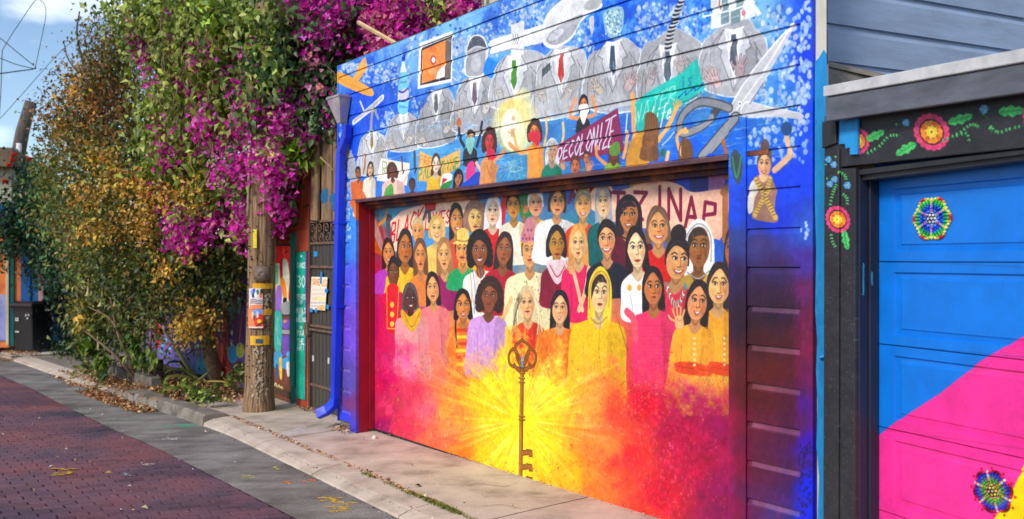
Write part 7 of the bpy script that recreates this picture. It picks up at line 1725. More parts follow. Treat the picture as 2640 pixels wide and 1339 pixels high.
# ------------------------------------------------------------------ bins, planter, pots
mat('bin_black', (30, 30, 33), (22, 22, 25), .45, 12, bump=.15, spec=.5)
mat('bin_blue', (24, 96, 176), (18, 74, 146), .45, 12, bump=.15, spec=.5)
mat('pale_print', (190, 190, 190), (170, 170, 170), .6, 30)
def wheelie(px, py, w, h, mt, label, lid, yaw, mark):
    B = ground(px, py, 0); t = thing('wheelie_bin', tuple(B), label, 'bin', 'wheelie bins by the far hedge')
    M = Matrix.Rotation(yaw, 3, 'Z')
    def R(p): return Vector(B) + M @ Vector(p)
    m = MB(); q = []
    for (sx_, sy_), z in (((.40, .40), .06), ((.46, .47), h * .80), ((.5, .5), h * .9)):
        for a, b in ((-1, -1), (1, -1), (1, 1), (-1, 1)): q.append(R((a * sx_ * w, b * sy_ * w * 1.1, z)))
    m.v = [tuple(p) for p in q]; m.f = [(0, 3, 2, 1), (8, 9, 10, 11)] + [(4 * i + k, 4 * i + (k + 1) % 4, 4 * i + 4 + (k + 1) % 4, 4 * i + 4 + k) for i in (0, 1) for k in range(4)]
    m.build('body', mt, t, .015)
    m = MB(); q = [R((a * w * .54, b * w * 1.1 * .54, z)) for z in (h * .895, h * .95) for a, b in ((-1, -1), (1, -1), (1, 1), (-1, 1))]; q += [R((a * w * .40, b * w * .44, h)) for a, b in ((-1, -1), (1, -1), (1, 1), (-1, 1))]
    m.v = [tuple(p) for p in q]; m.f = [(0, 3, 2, 1), (8, 9, 10, 11)] + [(4 * i + k, 4 * i + (k + 1) % 4, 4 * i + 4 + (k + 1) % 4, 4 * i + 4 + k) for i in (0, 1) for k in range(4)]
    m.build('lid', lid, t, .01)
    for sd in (-1, 1):
        m = MB(); c = R((sd * w * .5, w * .50, .11)); ax = M @ Vector((1, 0, 0)); m.tube([c - ax * .03, c + ax * .03], .11, 18); wh = m.build('wheel', 'bin_black', t)
        m = MB(); m.tube([c + ax * sd * .031, c + ax * sd * .036], .055, 12); m.build('hub', mat('hub_grey', (70, 70, 72), (56, 56, 58), .5, 20), wh)
    m = MB(); m.tube([R((-w * .4, w * .62, h * .88)), R((w * .4, w * .62, h * .88))], .016, 8); m.build('handle', mt, t, 0, True)
    if mark:
        for (x0, x1, z0, z1) in ((-.28, -.12, .62, .65), (-.28, -.12, .66, .685), (-.30, -.12, .40, .43)):
            m = MB(); m.v = [tuple(R((x * w, -w * .55 - .004 + (0.80 * h - z * h) * .02, z * h))) for x, z in ((x0, z0), (x1, z0), (x1, z1), (x0, z1))]; m.f = [(0, 1, 2, 3)]; m.build('print', 'pale_print', t)
        m = MB()
        for k in range(3):
            a = 2.09 * k; m.v += [tuple(R((.16 + r_ * math.cos(a + da), -w * .556, .72 * h + r_ * math.sin(a + da)))) for r_, da in ((.03, 0), (.06, .2), (.06, 1.2), (.03, 1.0))]; m.f.append(tuple(range(4 * k, 4 * k + 4)))
        m.build('print', 'pale_print', t)
    return t
wheelie(90, 908, .56, 1.02, 'bin_black', 'black wheelie bin with pale printed marks by the dark hedge', 'bin_black', -.35, True)
wheelie(53, 893, .58, 1.08, 'bin_blue', 'blue wheelie bin half hidden behind the black bin', 'bin_blue', -.35, False)
# block planter
mat('block', (120, 112, 102), (84, 78, 72), .95, 7, bump=.6)
pl_ = thing('block_planter', sdw(9.6, .7), 'low grey concrete block edging of the planting bed beside fallen leaves', 'planter edging')
for a, b, d in ((8.75, 9.25, .80), (9.27, 9.80, .82), (9.82, 10.4, .85), (10.42, 11.0, .90)):
    q = [sdw(a, d - .14, -.03), sdw(b, d - .14 + .03, -.03), sdw(b, d + .03, -.03), sdw(a, d, -.03)]; m = MB(); m.v = q + [(x, y, z + .22) for x, y, z in q]; m.f = [(0, 3, 2, 1), (4, 5, 6, 7)] + [(k, (k + 1) % 4, 4 + (k + 1) % 4, 4 + k) for k in range(4)]; m.build('block', 'block', pl_, .012)
mat('glazed_brown', (66, 30, 24), (40, 20, 18), .25, 8, bump=.1, spec=.6)
def pot(px, py, r, h, label):
    B = ground(px, py, .0); B = B + np.array([0, 0, .02])
    t = thing('flower_pot', tuple(B), label, 'pot', 'brown pots in the planting bed')
    MB().lathe(tuple(B), [(r * .72, 0), (r * .85, h * .3), (r * .98, h * .72), (r * .98, h * .76)], 22).build('bowl', 'glazed_brown', t, 0, True)
    MB().lathe(tuple(B), [(r * 1.04, h * .76), (r * 1.08, h * .80), (r * 1.06, h), (r * .92, h), (r * .9, h * .86)], 22).build('rim', 'glazed_brown', t, 0, True)
pot(502, 957, .085, .29, 'glazed brown pot standing nearest the shrub trunk'); pot(480, 947, .085, .30, 'glazed brown pot standing behind the agave stalks')
m = MB(); B = ground(413, 966); m.box((B[0], B[1], B[2] + .10), (.09, .09, .26), .4); o = m.build('timber_stub', 'dark_wood', None, .006); props(o, 'short dark timber stub standing among dry stalks in the bed', 'timber post')

# ------------------------------------------------------------------ the far end of the lane
mat('mural_orange', (226, 92, 44), (190, 60, 60), .6, 1.2, (1, 1, 1), .2, third=(240, 140, 70)); mat('mural_white_blue', (206, 200, 220), (60, 90, 200), .6, 2.0, (1, 1, .6), .2); mat('wall_cream', (214, 206, 176), (190, 180, 150), .8, 3)
mat('mural_teal', (20, 110, 104), (16, 80, 84), .6, 3); mat('mural_blue', (22, 120, 190), (16, 90, 160), .6, 2, (1, 1, .3)); mat('mural_pink', (220, 180, 176), (196, 140, 140), .6, 3, (1, 1, .3)); mat('brown_roof', (134, 112, 92), (104, 86, 72), .9, 6)
far = thing('painted_house', at(20, 880, 20.4), 'pale house with orange and blue murals and a brown roof at the far end', 'house')
FP = VPlane((0, 20.4), (.94, .34))
def fq(x0, x1, y0, y1, d0, d1, n, mt, par=far):
    a = FP.hit(x0, y1); b = FP.hit(x1, y0); return MB().pbox(FP, float(a[0]), float(b[0]), float(a[1]), float(b[1]), d0, d1).build(n, mt, par, .006)
fq(-260, 24, 600, 905, -4, 0, 'painted_wall', 'mural_orange'); fq(-260, 30, 425, 599, -4, -.02, 'upper_wall', 'wall_cream'); fq(-280, 40, 385, 424, -4.5, .25, 'roof', 'brown_roof')
fq(-20, 16, 760, 880, .004, .02, 'painted_figure', 'mural_white_blue'); fq(17, 24, 640, 890, .004, .05, 'drain_board', 'wall_cream'); fq(-40, 24, 530, 580, .0, .35, 'awning', 'mural_blue')
sh_ = thing('painted_gate', at(80, 880, 20.0), 'tall blue and teal painted timber gate behind the wheelie bins', 'gate')
for x0, x1, y0, mt in ((25, 37, 560, 'mural_teal'), (37.6, 54, 640, 'mural_orange'), (54.6, 79, 600, 'mural_blue'), (79.6, 98, 610, 'mural_blue'), (98.6, 112, 620, 'mural_pink'), (112.6, 135, 620, 'mural_teal'), (135.6, 165, 620, 'mural_blue')):
    fq(x0, x1, y0, 893, -.1, .03 if x0 in (25, 54.6) else 0, 'board', mt, sh_)
fq(22, 40, 520, 560, -.1, .05, 'post_cap', 'mural_blue', sh_)
# leaning pole and stovepipe far off
m = MB(); m.tube([at(34, 470, 19.5), at(58, 340, 19.5), at(80, 262, 19.5)], [.155, .14, .12], 14); o = m.build('leaning_pole', mat('grey_pole', (112, 100, 92), (76, 68, 64), .9, 10, (3, 3, .3), .5), None, 0, True); props(o, 'grey wooden pole leaning behind the orange shrub at the far left', 'pole')
m = MB(); m.tube([at(47, 440, 19.2), at(49, 370, 19.2)], .055, 10); o = m.build('vent_pipe', mat('white_pipe', (226, 222, 218), (200, 196, 192), .5, 10), None, 0, True); props(o, 'short white vent pipe in front of the leaning pole', 'pipe')
# hillside house showing over the roof
hh_ = thing('hill_house', at(1240, 30, 13), 'pale house with a dark window showing above the mural garage roof', 'house')
HPl = VPlane((0, 13.0), (.8, -.1))
def hq(x0, x1, y0, y1, d0, d1, n, mt):
    a = HPl.hit(x0, y1); b = HPl.hit(x1, y0); MB().pbox(HPl, float(a[0]), float(b[0]), float(a[1]), float(b[1]), d0, d1).build(n, mt, hh_, .004)
hq(1120, 1420, -160, 150, -2, -.04, 'wall', 'wall_cream'); hq(1208, 1236, -60, 17, -.03, .0, 'window', mat('dark_glass', (84, 78, 76), (70, 66, 66), .15, 3, bump=0, spec=.6)); hq(1196, 1208, -60, 20, -.03, .03, 'window_frame', 'white_trim'); hq(1236, 1241, -60, 14, -.03, .03, 'window_frame', 'white_trim'); hq(1250, 1254, -60, 12, -.03, .03, 'drain', 'white_trim')
m = MB(); bq = [at(1212, 21, 11.5), at(1300, 2, 11.0), at(1300, 22, 11.0), at(1212, 45, 11.5)]; m.prism([tuple(p) for p in bq], (0, .2, 0)); m.build('deck_beam', mat('new_timber', (222, 192, 142), (196, 164, 116), .7, 6, (1, 1, 3), .2), hh_, .004)
m = MB(); a, b = Vector(at(924, 58, 8.3)), Vector(at(1022, 114, 7.75)); d_ = (b - a).normalized(); m.tube([a, b], .020, 4); o = m.build('batten', 'new_timber'); props(o, 'bare timber batten sticking out of the bougainvillea over the garage top', 'batten')
# overhead cables
mat('cable', (34, 40, 48), (26, 30, 36), .5, 20)
def cable(pts, r, label, Y=13):
    P = ospline([at(x, y, Y + dy) for x, y, dy in pts], 10); m = MB(); m.tube([tuple(p) for p in P], r, 6)
    o = m.build('cable', 'cable', None, 0, True); props(o, label, 'cable', 'overhead cables against the sky')
cable([(-60, 196, 0), (0, 190, 0), (45, 184, .2), (88, 178, .4), (92, 172, .4)], .009, 'thick black cable end reaching in level at the far left')
cable([(90, 178, .4), (101, 128, .4), (112, 76, .4), (118, 42, .4), (116, 16, .4), (107, 3, .4), (96, -1, .4), (84, 10, .3), (58, 48, .2), (30, 90, .1), (6, 130, 0)], .005, 'looped black cable hanging against the sky')
cable([(-40, 78, 0), (0, 99, 0), (48, 138, .2), (88, 170, .4)], .006, 'thin cable crossing down to the cable joint')
cable([(6, 130, 0), (4, 180, 0), (2, 240, 0), (-4, 330, 0)], .006, 'thin cable hanging straight down at the left edge of the sky')
cable([(-40, 138, 0), (0, 150, 0), (40, 166, .2), (90, 178, .4)], .006, 'lower slack cable slanting to the cable joint')
cable([(-30, 330, 1), (0, 306, 1), (60, 240, 1), (150, 140, 1), (230, 72, 1), (300, 20, 1), (380, -60, 1)], .005, 'long thin wire rising behind the orange leaves')
# ------------------------------------------------------------------ plants
def leaf_mesh(name, C, A, Nn, L, Wd, colr, mt, parent, shape='leaf', fold=.25):
    """C centres (n,3), A axis, Nn normal, L length, Wd width (ratio), colr (n,3) sRGB: one folded leaf each"""
    n = len(C)
    A = A / (np.linalg.norm(A, axis=1, keepdims=True) + 1e-9)
    Nn = Nn - (Nn * A).sum(1, keepdims=True) * A; Nn /= (np.linalg.norm(Nn, axis=1, keepdims=True) + 1e-9)
    B = np.cross(A, Nn)
    if shape == 'leaf': prof = [(0, 0, 0), (.5, .38, 1), (1.0, 0, -.5), (.5, .38, -1), (.46, 0, 0)]
    T = []
    L = L[:, None]; W = (L * Wd)
    base = C - A * L * .5
    droop = Nn * L * -.16
    p0 = base
    pL = base + A * L * .42 + B * W * .5 + Nn * W * fold
    pR = base + A * L * .42 - B * W * .5 + Nn * W * fold
    pM = base + A * L * .42
    pT = base + A * L + droop
    V = np.stack([p0, pR, pM, pL, pT], 1).reshape(-1, 3)
    k = np.arange(n)[:, None, None] * 5
    F = (np.array([[0, 1, 2], [0, 2, 3], [1, 4, 2], [2, 4, 3]])[None] + k).reshape(-1, 3)
    me = bpy.data.meshes.new(name)
    base_l = wloc(parent) if parent is not None else Vector((0, 0, 0)); ol = V.mean(0)
    me.vertices.add(len(V)); me.vertices.foreach_set('co', (V - ol).astype(np.float32).ravel())
    me.loops.add(len(F) * 3); me.loops.foreach_set('vertex_index', F.astype(np.int32).ravel())
    me.polygons.add(len(F)); me.polygons.foreach_set('loop_start', (np.arange(len(F)) * 3).astype(np.int32))
    me.polygons.foreach_set('loop_total', np.full(len(F), 3, np.int32))
    me.update(calc_edges=True)
    c = np.ones((n, 5, 4), np.float32); s = np.clip(colr / 255., 0, 1); lin = np.where(s <= .04045, s / 12.92, ((s + .055) / 1.055) ** 2.4); c[..., :3] = lin[:, None, :]
    ca = me.color_attributes.new('Col', 'FLOAT_COLOR', 'POINT'); ca.data.foreach_set('color', c.ravel())
    me.materials.append(MATS[mt])
    o = bpy.data.objects.new(name, me); COL.objects.link(o)
    if parent is not None: o.parent = parent
    o.location = Vector(ol) - base_l
    o['kind'] = 'stuff'
    return o
mat_leaf('leaf', .40, .30, .35); mat_leaf('petal', .6, .35, .2); mat_leaf('dry_leaf', .8, .1, .15)
PR = np.random.default_rng(77)
def blob_points(blobs, clump=.11):
    """(px, py, rx, ry, distance, depth, count): points gathered into sprays inside each ellipsoid"""
    out = []
    for px, py, rx, ry, Y, dep, n in blobs:
        m = max(1, n // 22)
        u = PR.normal(size=(m, 3)); u /= np.linalg.norm(u, axis=1, keepdims=True); u *= (PR.random((m, 1)) ** .45)
        cen = np.stack([at(px + rx * a, py + ry * b, Y + dep * c) for a, b, c in u])
        idx = PR.integers(0, m, n)
        g = PR.normal(size=(n, 3)) * clump * np.array([1, 1, 1.15])
        out.append(cen[idx] + g)
    return np.concatenate(out)
def foliage(name, parent, blobs, pal, L=(.06, .1), ratio=.55, mt='leaf', clump=.11, droop=.6, up=.5, jitter=.14):
    C = blob_points(blobs, clump); n = len(C)
    A = PR.normal(size=(n, 3)) * .75 + np.array([-.15, -.35, -droop]); Nn = PR.normal(size=(n, 3)) * .55 + np.array([-.35, -.55, up])
    ln = L[0] * .75 + (L[1] * 1.15 - L[0] * .75) * PR.beta(1.6, 2.2, n)
    pal = np.array(pal, float)
    # sprays share a hue: pick by a slow hash of the position
    h = (np.sin(C[:, 0] * 5.1 + 1.3) + np.sin(C[:, 1] * 4.3 + .4) + np.sin(C[:, 2] * 5.7 + 2.1)) / 6 + .5
    q = np.clip(h + PR.normal(0, .22, n), 0, .999); col = pal[(q * len(pal)).astype(int)] * (1 + PR.normal(0, jitter, (n, 1))) + PR.normal(0, 5, (n, 3))
    return leaf_mesh(name, C, A, Nn, ln, np.full((n, 1), ratio), np.clip(col, 4, 255), mt, parent)
def blossoms(name, parent, blobs, pal, size=(.028, .046), clump=.07):
    """papery bracts, three to a flower"""
    C0 = blob_points(blobs, clump); n = len(C0)
    nrm = PR.normal(size=(n, 3)) * .7 + np.array([-.3, -.7, .25]); nrm /= np.linalg.norm(nrm, axis=1, keepdims=True)
    t = PR.normal(size=(n, 3)); t -= (t * nrm).sum(1, keepdims=True) * nrm; t /= np.linalg.norm(t, axis=1, keepdims=True); b = np.cross(nrm, t)
    s = PR.uniform(size[0], size[1], n)
    pal = np.array(pal, float); col = pal[PR.integers(0, len(pal), n)] * (1 + PR.normal(0, .12, (n, 1)))
    C, A, Nn, Ls, co = [], [], [], [], []
    for k in range(3):
        th = 2.094 * k; d = t * math.cos(th) + b * math.sin(th) + nrm * .45
        C.append(C0 + d * s[:, None] * .5); A.append(d); Nn.append(nrm + d * -.4); Ls.append(s); co.append(col * PR.uniform(.9, 1.1, (n, 1)))
    return leaf_mesh(name, np.concatenate(C), np.concatenate(A), np.concatenate(Nn), np.concatenate(Ls), np.full((3 * n, 1), .9), np.clip(np.concatenate(co), 4, 255), 'petal', parent)
mat('stem_brown', (150, 122, 96), (104, 84, 66), .9, 14, (3, 3, .5), .5); mat('stem_dark', (92, 74, 58), (60, 48, 40), .95, 14, (3, 3, .5), .6); mat('trunk_bark', (156, 126, 96), (104, 82, 62), .95, 16, (3, 3, .6), .6); mat('stem_green', (120, 120, 62), (90, 92, 46), .7, 14)
def stems(parent, paths, mt='stem_brown', name='stem'):
    for P in paths:
        r0 = P[0]; pts = [at(*p) for p in P[1:]]; q = ospline(pts, 5) if len(pts) > 2 else np.array(pts); rs = np.linspace(r0, r0 * .5, len(q)); MB().tube([tuple(v) for v in q], list(rs), 7).build(name, mt, parent, 0, True)
def big_leaves(parent, pts, L, pal, n_max=140):
    """the largest leaves, each a leaf of its own on shared meshes"""
    protos = []
    for c in pal:
        m = MB(); lw = .5
        prof = [(0, 0), (.16, .26), (.36, .40), (.58, .36), (.8, .18), (1, 0)]
        vs = []
        for y, w in prof: vs += [(-w * lw, y - .5, .10 * w - .12 * y * y), (0, y - .5, -.12 * y * y), (w * lw, y - .5, .10 * w - .12 * y * y)]
        fs_ = []
        for i in range(5): k = 3 * i; fs_ += [(k, k + 1, k + 4, k + 3), (k + 1, k + 2, k + 5, k + 4)]
        m.add(vs, fs_, c); o = m.build('leaf', 'leaf', parent, 0, True, origin=(0, 0, 0)); protos.append(o)
    pw = wloc(parent)
    for k, p in enumerate(pts[:n_max]):
        o = protos[k] if k < len(protos) else protos[k % len(protos)].copy()
        if k >= len(protos): COL.objects.link(o); o.parent = parent
        y = Vector(PR.normal(size=3) * .6 + np.array([-.1, -.4, -.75])).normalized(); z = Vector(PR.normal(size=3) * .4 + np.array([-.4, -.7, .5])); x = y.cross(z).normalized(); z = x.cross(y)
        M = Matrix((x, y, z)).transposed().to_4x4(); s = PR.uniform(*L); o.matrix_basis = Matrix.Translation(Vector(p) - pw) @ M @ Matrix.Scale(s, 4)

# 1 bougainvillea over the fence and the pole
boug = thing('bougainvillea', tuple(ground(610, 1000)), 'large bougainvillea with magenta blossom and light green leaves draped over the pole', 'bougainvillea')
LG = [(88, 110, 38), (116, 138, 46), (142, 158, 60), (164, 176, 76), (180, 188, 104), (98, 118, 50)]
DG = [(42, 68, 36), (58, 90, 44), (74, 106, 54), (62, 94, 50), (96, 124, 70)]
BL = [(480, 120, 150, 140, 11.2, .4, 1800), (560, 260, 160, 130, 11.0, .4, 1800), (450, 350, 110, 110, 11.2, .4, 1000), (620, 120, 110, 120, 10.8, .3, 1100), (520, 430, 120, 100, 11.0, .3, 900), (570, 560, 110, 90, 11.0, .3, 800), (690, 60, 40, 70, 9.25, .12, 260), (680, 190, 40, 60, 9.25, .12, 200), (430, 40, 120, 80, 10.6, .5, 900), (560, 40, 130, 90, 10.3, .5, 1300), (480, 170, 110, 110, 10.6, .5, 1100), (600, 150, 130, 110, 10.2, .5, 1500), (540, 260, 130, 90, 10.4, .5, 1100), (440, 300, 80, 100, 10.8, .4, 600), (480, 380, 110, 90, 10.5, .4, 900), (590, 340, 80, 90, 10.2, .4, 700), (430, 440, 70, 70, 10.7, .4, 420), (540, 470, 80, 80, 10.4, .4, 450), (660, 60, 60, 60, 10.0, .4, 400), (620, 560, 50, 70, 10.4, .4, 200), (500, 620, 90, 60, 10.8, .4, 400), (340, 60, 60, 70, 10.9, .4, 330), (660, 290, 40, 60, 9.7, .3, 180), (300, 30, 40, 40, 11.0, .3, 90)]
foliage('leaves', boug, BL, LG, (.085, .135), .56, clump=.13, droop=.8)
BD = [(700, 130, 40, 110, 9.25, .12, 320), (790, 140, 90, 130, 10.2, .4, 1200), (850, 130, 50, 150, 10.0, .4, 800), (740, 60, 80, 90, 9.9, .5, 700), (820, 80, 70, 90, 9.7, .5, 800), (880, 60, 60, 90, 9.6, .5, 500), (740, 180, 90, 80, 9.8, .4, 800), (830, 200, 60, 90, 9.6, .4, 800), (700, 240, 60, 60, 9.8, .4, 300), (760, 300, 50, 60, 9.6, .35, 320), (800, 300, 40, 50, 9.6, .3, 200), (645, 330, 14, 40, 9.5, .1, 50), (730, 520, 40, 40, 10.0, .3, 160), (850, 290, 30, 40, 9.3, .2, 150), (760, 470, 25, 60, 10.0, .2, 120)]
foliage('leaves', boug, BD, DG, (.08, .125), .62, clump=.13, droop=.7)
foliage('leaves', boug, [(772, 410, 36, 34, 9.5, .15, 150), (742, 405, 28, 20, 9.5, .15, 60), (590, 490, 16, 12, 10.1, .05, 8), (795, 432, 14, 22, 9.45, .05, 14), (560, 40, 60, 30, 9.9, .2, 60), (700, 50, 40, 25, 9.7, .1, 45)], [(112, 150, 40), (140, 176, 56), (160, 190, 70), (96, 134, 36)], (.09, .14), .52, clump=.08, droop=.8)
foliage('leaves', boug, [(605, 470, 60, 90, 9.75, .15, 130), (480, 590, 50, 50, 10.2, .15, 80), (700, 370, 50, 70, 9.3, .1, 70), (640, 540, 24, 60, 9.8, .1, 50)], LG, (.06, .1), .55, clump=.10)
MG = [(232, 40, 176), (214, 26, 162), (240, 74, 188), (196, 20, 150), (236, 110, 196), (222, 40, 178), (228, 140, 190)]
PU = [(176, 22, 142), (150, 18, 130), (196, 30, 156), (210, 56, 166)]
BF_ = [(600, 470, 60, 70, 10.0, .3, 340), (610, 420, 70, 50, 9.95, .3, 230), (640, 520, 34, 70, 10.0, .25, 260), (560, 300, 70, 90, 10.0, .2, 150), (500, 180, 60, 90, 10.2, .2, 110), (620, 160, 50, 70, 9.8, .2, 80), (440, 345, 40, 60, 10.4, .2, 110), (500, 270, 50, 40, 10.3, .2, 80), (560, 130, 60, 50, 10.0, .2, 60), (640, 260, 34, 60, 9.6, .15, 110), (660, 370, 12, 50, 9.35, .08, 50), (668, 285, 20, 24, 9.35, .1, 40), (520, 350, 40, 50, 10.2, .2, 70), (460, 140, 30, 50, 10.4, .15, 60), (400, 230, 30, 50, 10.6, .15, 60), (735, 280, 40, 30, 9.4, .1, 70), (780, 340, 24, 24, 9.4, .1, 40), (840, 250, 24, 30, 9.3, .1, 46), (620, 330, 30, 40, 9.8, .15, 60), (705, 470, 24, 60, 9.4, .1, 90), (625, 590, 34, 40, 10.1, .2, 200), (640, 430, 60, 40, 9.7, .25, 220), (722, 360, 22, 44, 9.4, .15, 110), (730, 330, 30, 34, 9.4, .2, 120), (690, 425, 50, 22, 9.4, .12, 130), (720, 450, 44, 30, 9.4, .15, 120), (680, 300, 26, 36, 9.6, .15, 90), (750, 335, 30, 36, 9.4, .15, 110), (745, 215, 24, 20, 9.5, .15, 70), (780, 265, 22, 20, 9.4, .15, 50), (715, 505, 30, 14, 9.6, .1, 60), (705, 570, 22, 16, 9.7, .1, 80), (740, 545, 16, 20, 9.7, .1, 60),
       (452, 576, 36, 44, 10.5, .25, 280), (490, 606, 54, 44, 10.4, .25, 330), (462, 622, 36, 30, 10.4, .2, 160), (548, 580, 44, 36, 10.4, .2, 170), (530, 560, 60, 30, 10.5, .2, 150), (430, 410, 34, 36, 10.5, .2, 190), (470, 230, 30, 30, 10.5, .2, 110), (450, 400, 50, 30, 10.5, .2, 110), (420, 560, 14, 12, 10.6, .1, 28), (402, 480, 12, 16, 10.6, .1, 34), (410, 500, 10, 10, 10.6, .1, 20), (370, 90, 24, 30, 10.8, .2, 50), (345, 60, 20, 20, 10.8, .2, 40), (380, 150, 14, 14, 10.7, .1, 26), (374, 188, 12, 12, 10.7, .1, 24), (430, 25, 24, 20, 10.5, .2, 44), (440, 20, 16, 22, 10.4, .1, 28), (350, 120, 16, 14, 10.8, .1, 20), (570, 200, 20, 14, 10.0, .1, 40), (540, 270, 14, 18, 10.1, .1, 30), (625, 225, 26, 22, 9.9, .1, 70), (620, 190, 18, 14, 9.9, .1, 30), (560, 380, 22, 40, 10.1, .15, 110), (600, 350, 24, 34, 10.0, .15, 110), (700, 30, 20, 12, 9.7, .1, 20), (400, 300, 10, 10, 10.7, .1, 14), (413, 325, 8, 14, 10.7, .1, 14), (480, 340, 10, 10, 10.5, .1, 12)]
blossoms('blossoms', boug, BF_, MG)
blossoms('blossoms', boug, [(800, 40, 70, 50, 9.5, .25, 520), (840, 80, 50, 40, 9.4, .2, 300), (860, 25, 60, 40, 9.4, .25, 420), (800, 110, 40, 34, 9.4, .2, 170), (850, 110, 22, 30, 9.3, .15, 100)], MG + PU)
blossoms('blossoms', boug, [(700, 110, 46, 40, 9.8, .25, 200), (690, 180, 40, 60, 9.8, .25, 240), (740, 130, 40, 40, 9.8, .2, 120), (750, 30, 40, 30, 9.8, .2, 100), (675, 240, 24, 34, 9.7, .2, 100), (860, 300, 30, 20, 9.2, .15, 60)], PU)
blossoms('blossoms', boug, [(800, 190, 18, 26, 9.35, .1, 50), (815, 240, 14, 18, 9.35, .1, 34), (700, 400, 26, 18, 9.4, .1, 50), (745, 305, 14, 14, 9.4, .1, 26)], [(226, 120, 180), (236, 150, 190), (230, 160, 150)], clump=.05)
stems(boug, [(.016, (440, 250, 10.3), (437, 160, 10.4), (444, 60, 10.4), (446, -30, 10.4)), (.02, (398, 470, 10.6), (412, 380, 10.6), (432, 240, 10.6), (436, 90, 10.7), (430, -20, 10.7)), (.010, (730, 300, 9.5), (722, 240, 9.5), (718, 180, 9.5)), (.010, (775, 150, 9.4), (770, 220, 9.4), (745, 290, 9.4)), (.012, (560, 80, 10.0), (600, 70, 10.0), (640, 40, 10.0)), (.010, (560, 20, 10.0), (548, 60, 10.0), (540, 90, 10.1)), (.012, (655, 330, 9.45), (656, 400, 9.5)), (.014, (415, 640, 10.5), (430, 590, 10.5), (436, 560, 10.5)), (.012, (780, 440, 9.7), (768, 470, 9.7), (766, 500, 9.7)), (.012, (600, 260, 10.0), (596, 330, 10.0), (590, 420, 10.1)), (.03, (640, 640, 10.45), (645, 500, 10.4), (700, 330, 10.2), (720, 120, 10.1), (700, -60, 10.1)), (.012, (860, 190, 9.3), (868, 210, 9.2), (880, 225, 9.1))])
tw = MB(); rs_ = np.random.default_rng(8)
for k in range(60):
    x, y = 390 + 470 * rs_.random(), 20 + 420 * rs_.random(); Y0 = 10.3 - (x - 390) * .0019 - .15
    if x > 800 and y > 280: continue
    p = [at(x, y, Y0)]
    for i in range(3): p.append(p[-1] + np.array([rs_.normal(0, .04), -.03, -rs_.uniform(.06, .16)]))
    tw.tube([tuple(q) for q in ospline(p, 3)], list(np.linspace(.008, .003, len(ospline(p, 3)))), 5, False)
o = tw.build('twigs', 'stem_brown', boug, 0, True); o['kind'] = 'stuff'
P = blob_points([(x, y, rx * .95, ry * .95, Y - .45, .1, max(4, n // 90)) for x, y, rx, ry, Y, dp, n in BL[:9] + BD[:5]], .05)
big_leaves(boug, [tuple(p) for p in P], (.10, .14), [(104, 124, 46), (140, 152, 66), (58, 84, 42), (84, 108, 44)], 130)
m = MB(); c = at(655, 41, 9.7)
for k in range(5):
    a = 1.256 * k; m.add([tuple(c), tuple(c + np.array([.03 * math.cos(a), -.02, .03 * math.sin(a)])), tuple(c + np.array([.055 * math.cos(a + .3), -.005, .055 * math.sin(a + .3)])), tuple(c + np.array([.03 * math.cos(a + .7), -.02, .03 * math.sin(a + .7)]))], [(0, 1, 2, 3)], (232, 70, 24))
o = m.build('orange_flower', 'petal'); props(o, 'single bright orange flower among light green vine leaves', 'flower')
# 2 bougainvillea behind the garage
boug2 = thing('bougainvillea', tuple(ground(1000, 980)), 'deep magenta bougainvillea rising behind the top edge of the mural garage', 'bougainvillea')
boug2.location = Vector(at(1010, 150, 9.8))
B2 = [(930, 40, 80, 90, 9.9, .5, 1100), (1010, 40, 80, 90, 9.7, .5, 1300), (1090, 30, 70, 80, 9.6, .5, 1100), (1150, 20, 60, 60, 9.5, .4, 800), (1185, 30, 34, 40, 9.4, .3, 380), (960, 120, 70, 50, 9.5, .4, 700), (1040, 100, 60, 40, 9.3, .35, 600), (1120, 70, 60, 40, 9.3, .3, 520), (900, 130, 50, 50, 9.7, .4, 300)]
blossoms('blossoms', boug2, [(x, y, rx, ry, Y, d, int(n * .62)) for x, y, rx, ry, Y, d, n in B2], [(172, 14, 132), (150, 12, 122), (190, 24, 142), (132, 12, 116), (204, 44, 156)], (.032, .05))
blossoms('blossoms', boug2, [(980, 60, 46, 50, 9.2, .15, 240), (1010, 30, 40, 40, 9.2, .15, 130), (1040, 120, 34, 20, 9.0, .1, 100), (985, 120, 40, 24, 9.1, .1, 120), (1180, 35, 26, 26, 9.0, .1, 110)], [(222, 60, 166), (232, 120, 176), (206, 36, 150), (236, 150, 150)], (.03, .048))
foliage('leaves', boug2, [(x, y, rx, ry, Y + .3, d, int(n * .22)) for x, y, rx, ry, Y, d, n in B2], DG, (.07, .11), .6)
foliage('leaves', boug2, [(1135, 28, 36, 26, 9.1, .15, 130), (1150, 40, 26, 14, 9.0, .1, 60), (885, 100, 30, 40, 9.5, .2, 120)], LG, (.08, .12), .5)
stems(boug2, [(.014, (990, 200, 9.3), (985, 120, 9.3), (990, 20, 9.3)), (.02, (1100, 160, 9.9), (1090, 60, 9.9), (1100, -40, 9.9)), (.03, (960, 260, 10.2), (970, 100, 10.1), (960, -30, 10.1))], 'stem_dark')
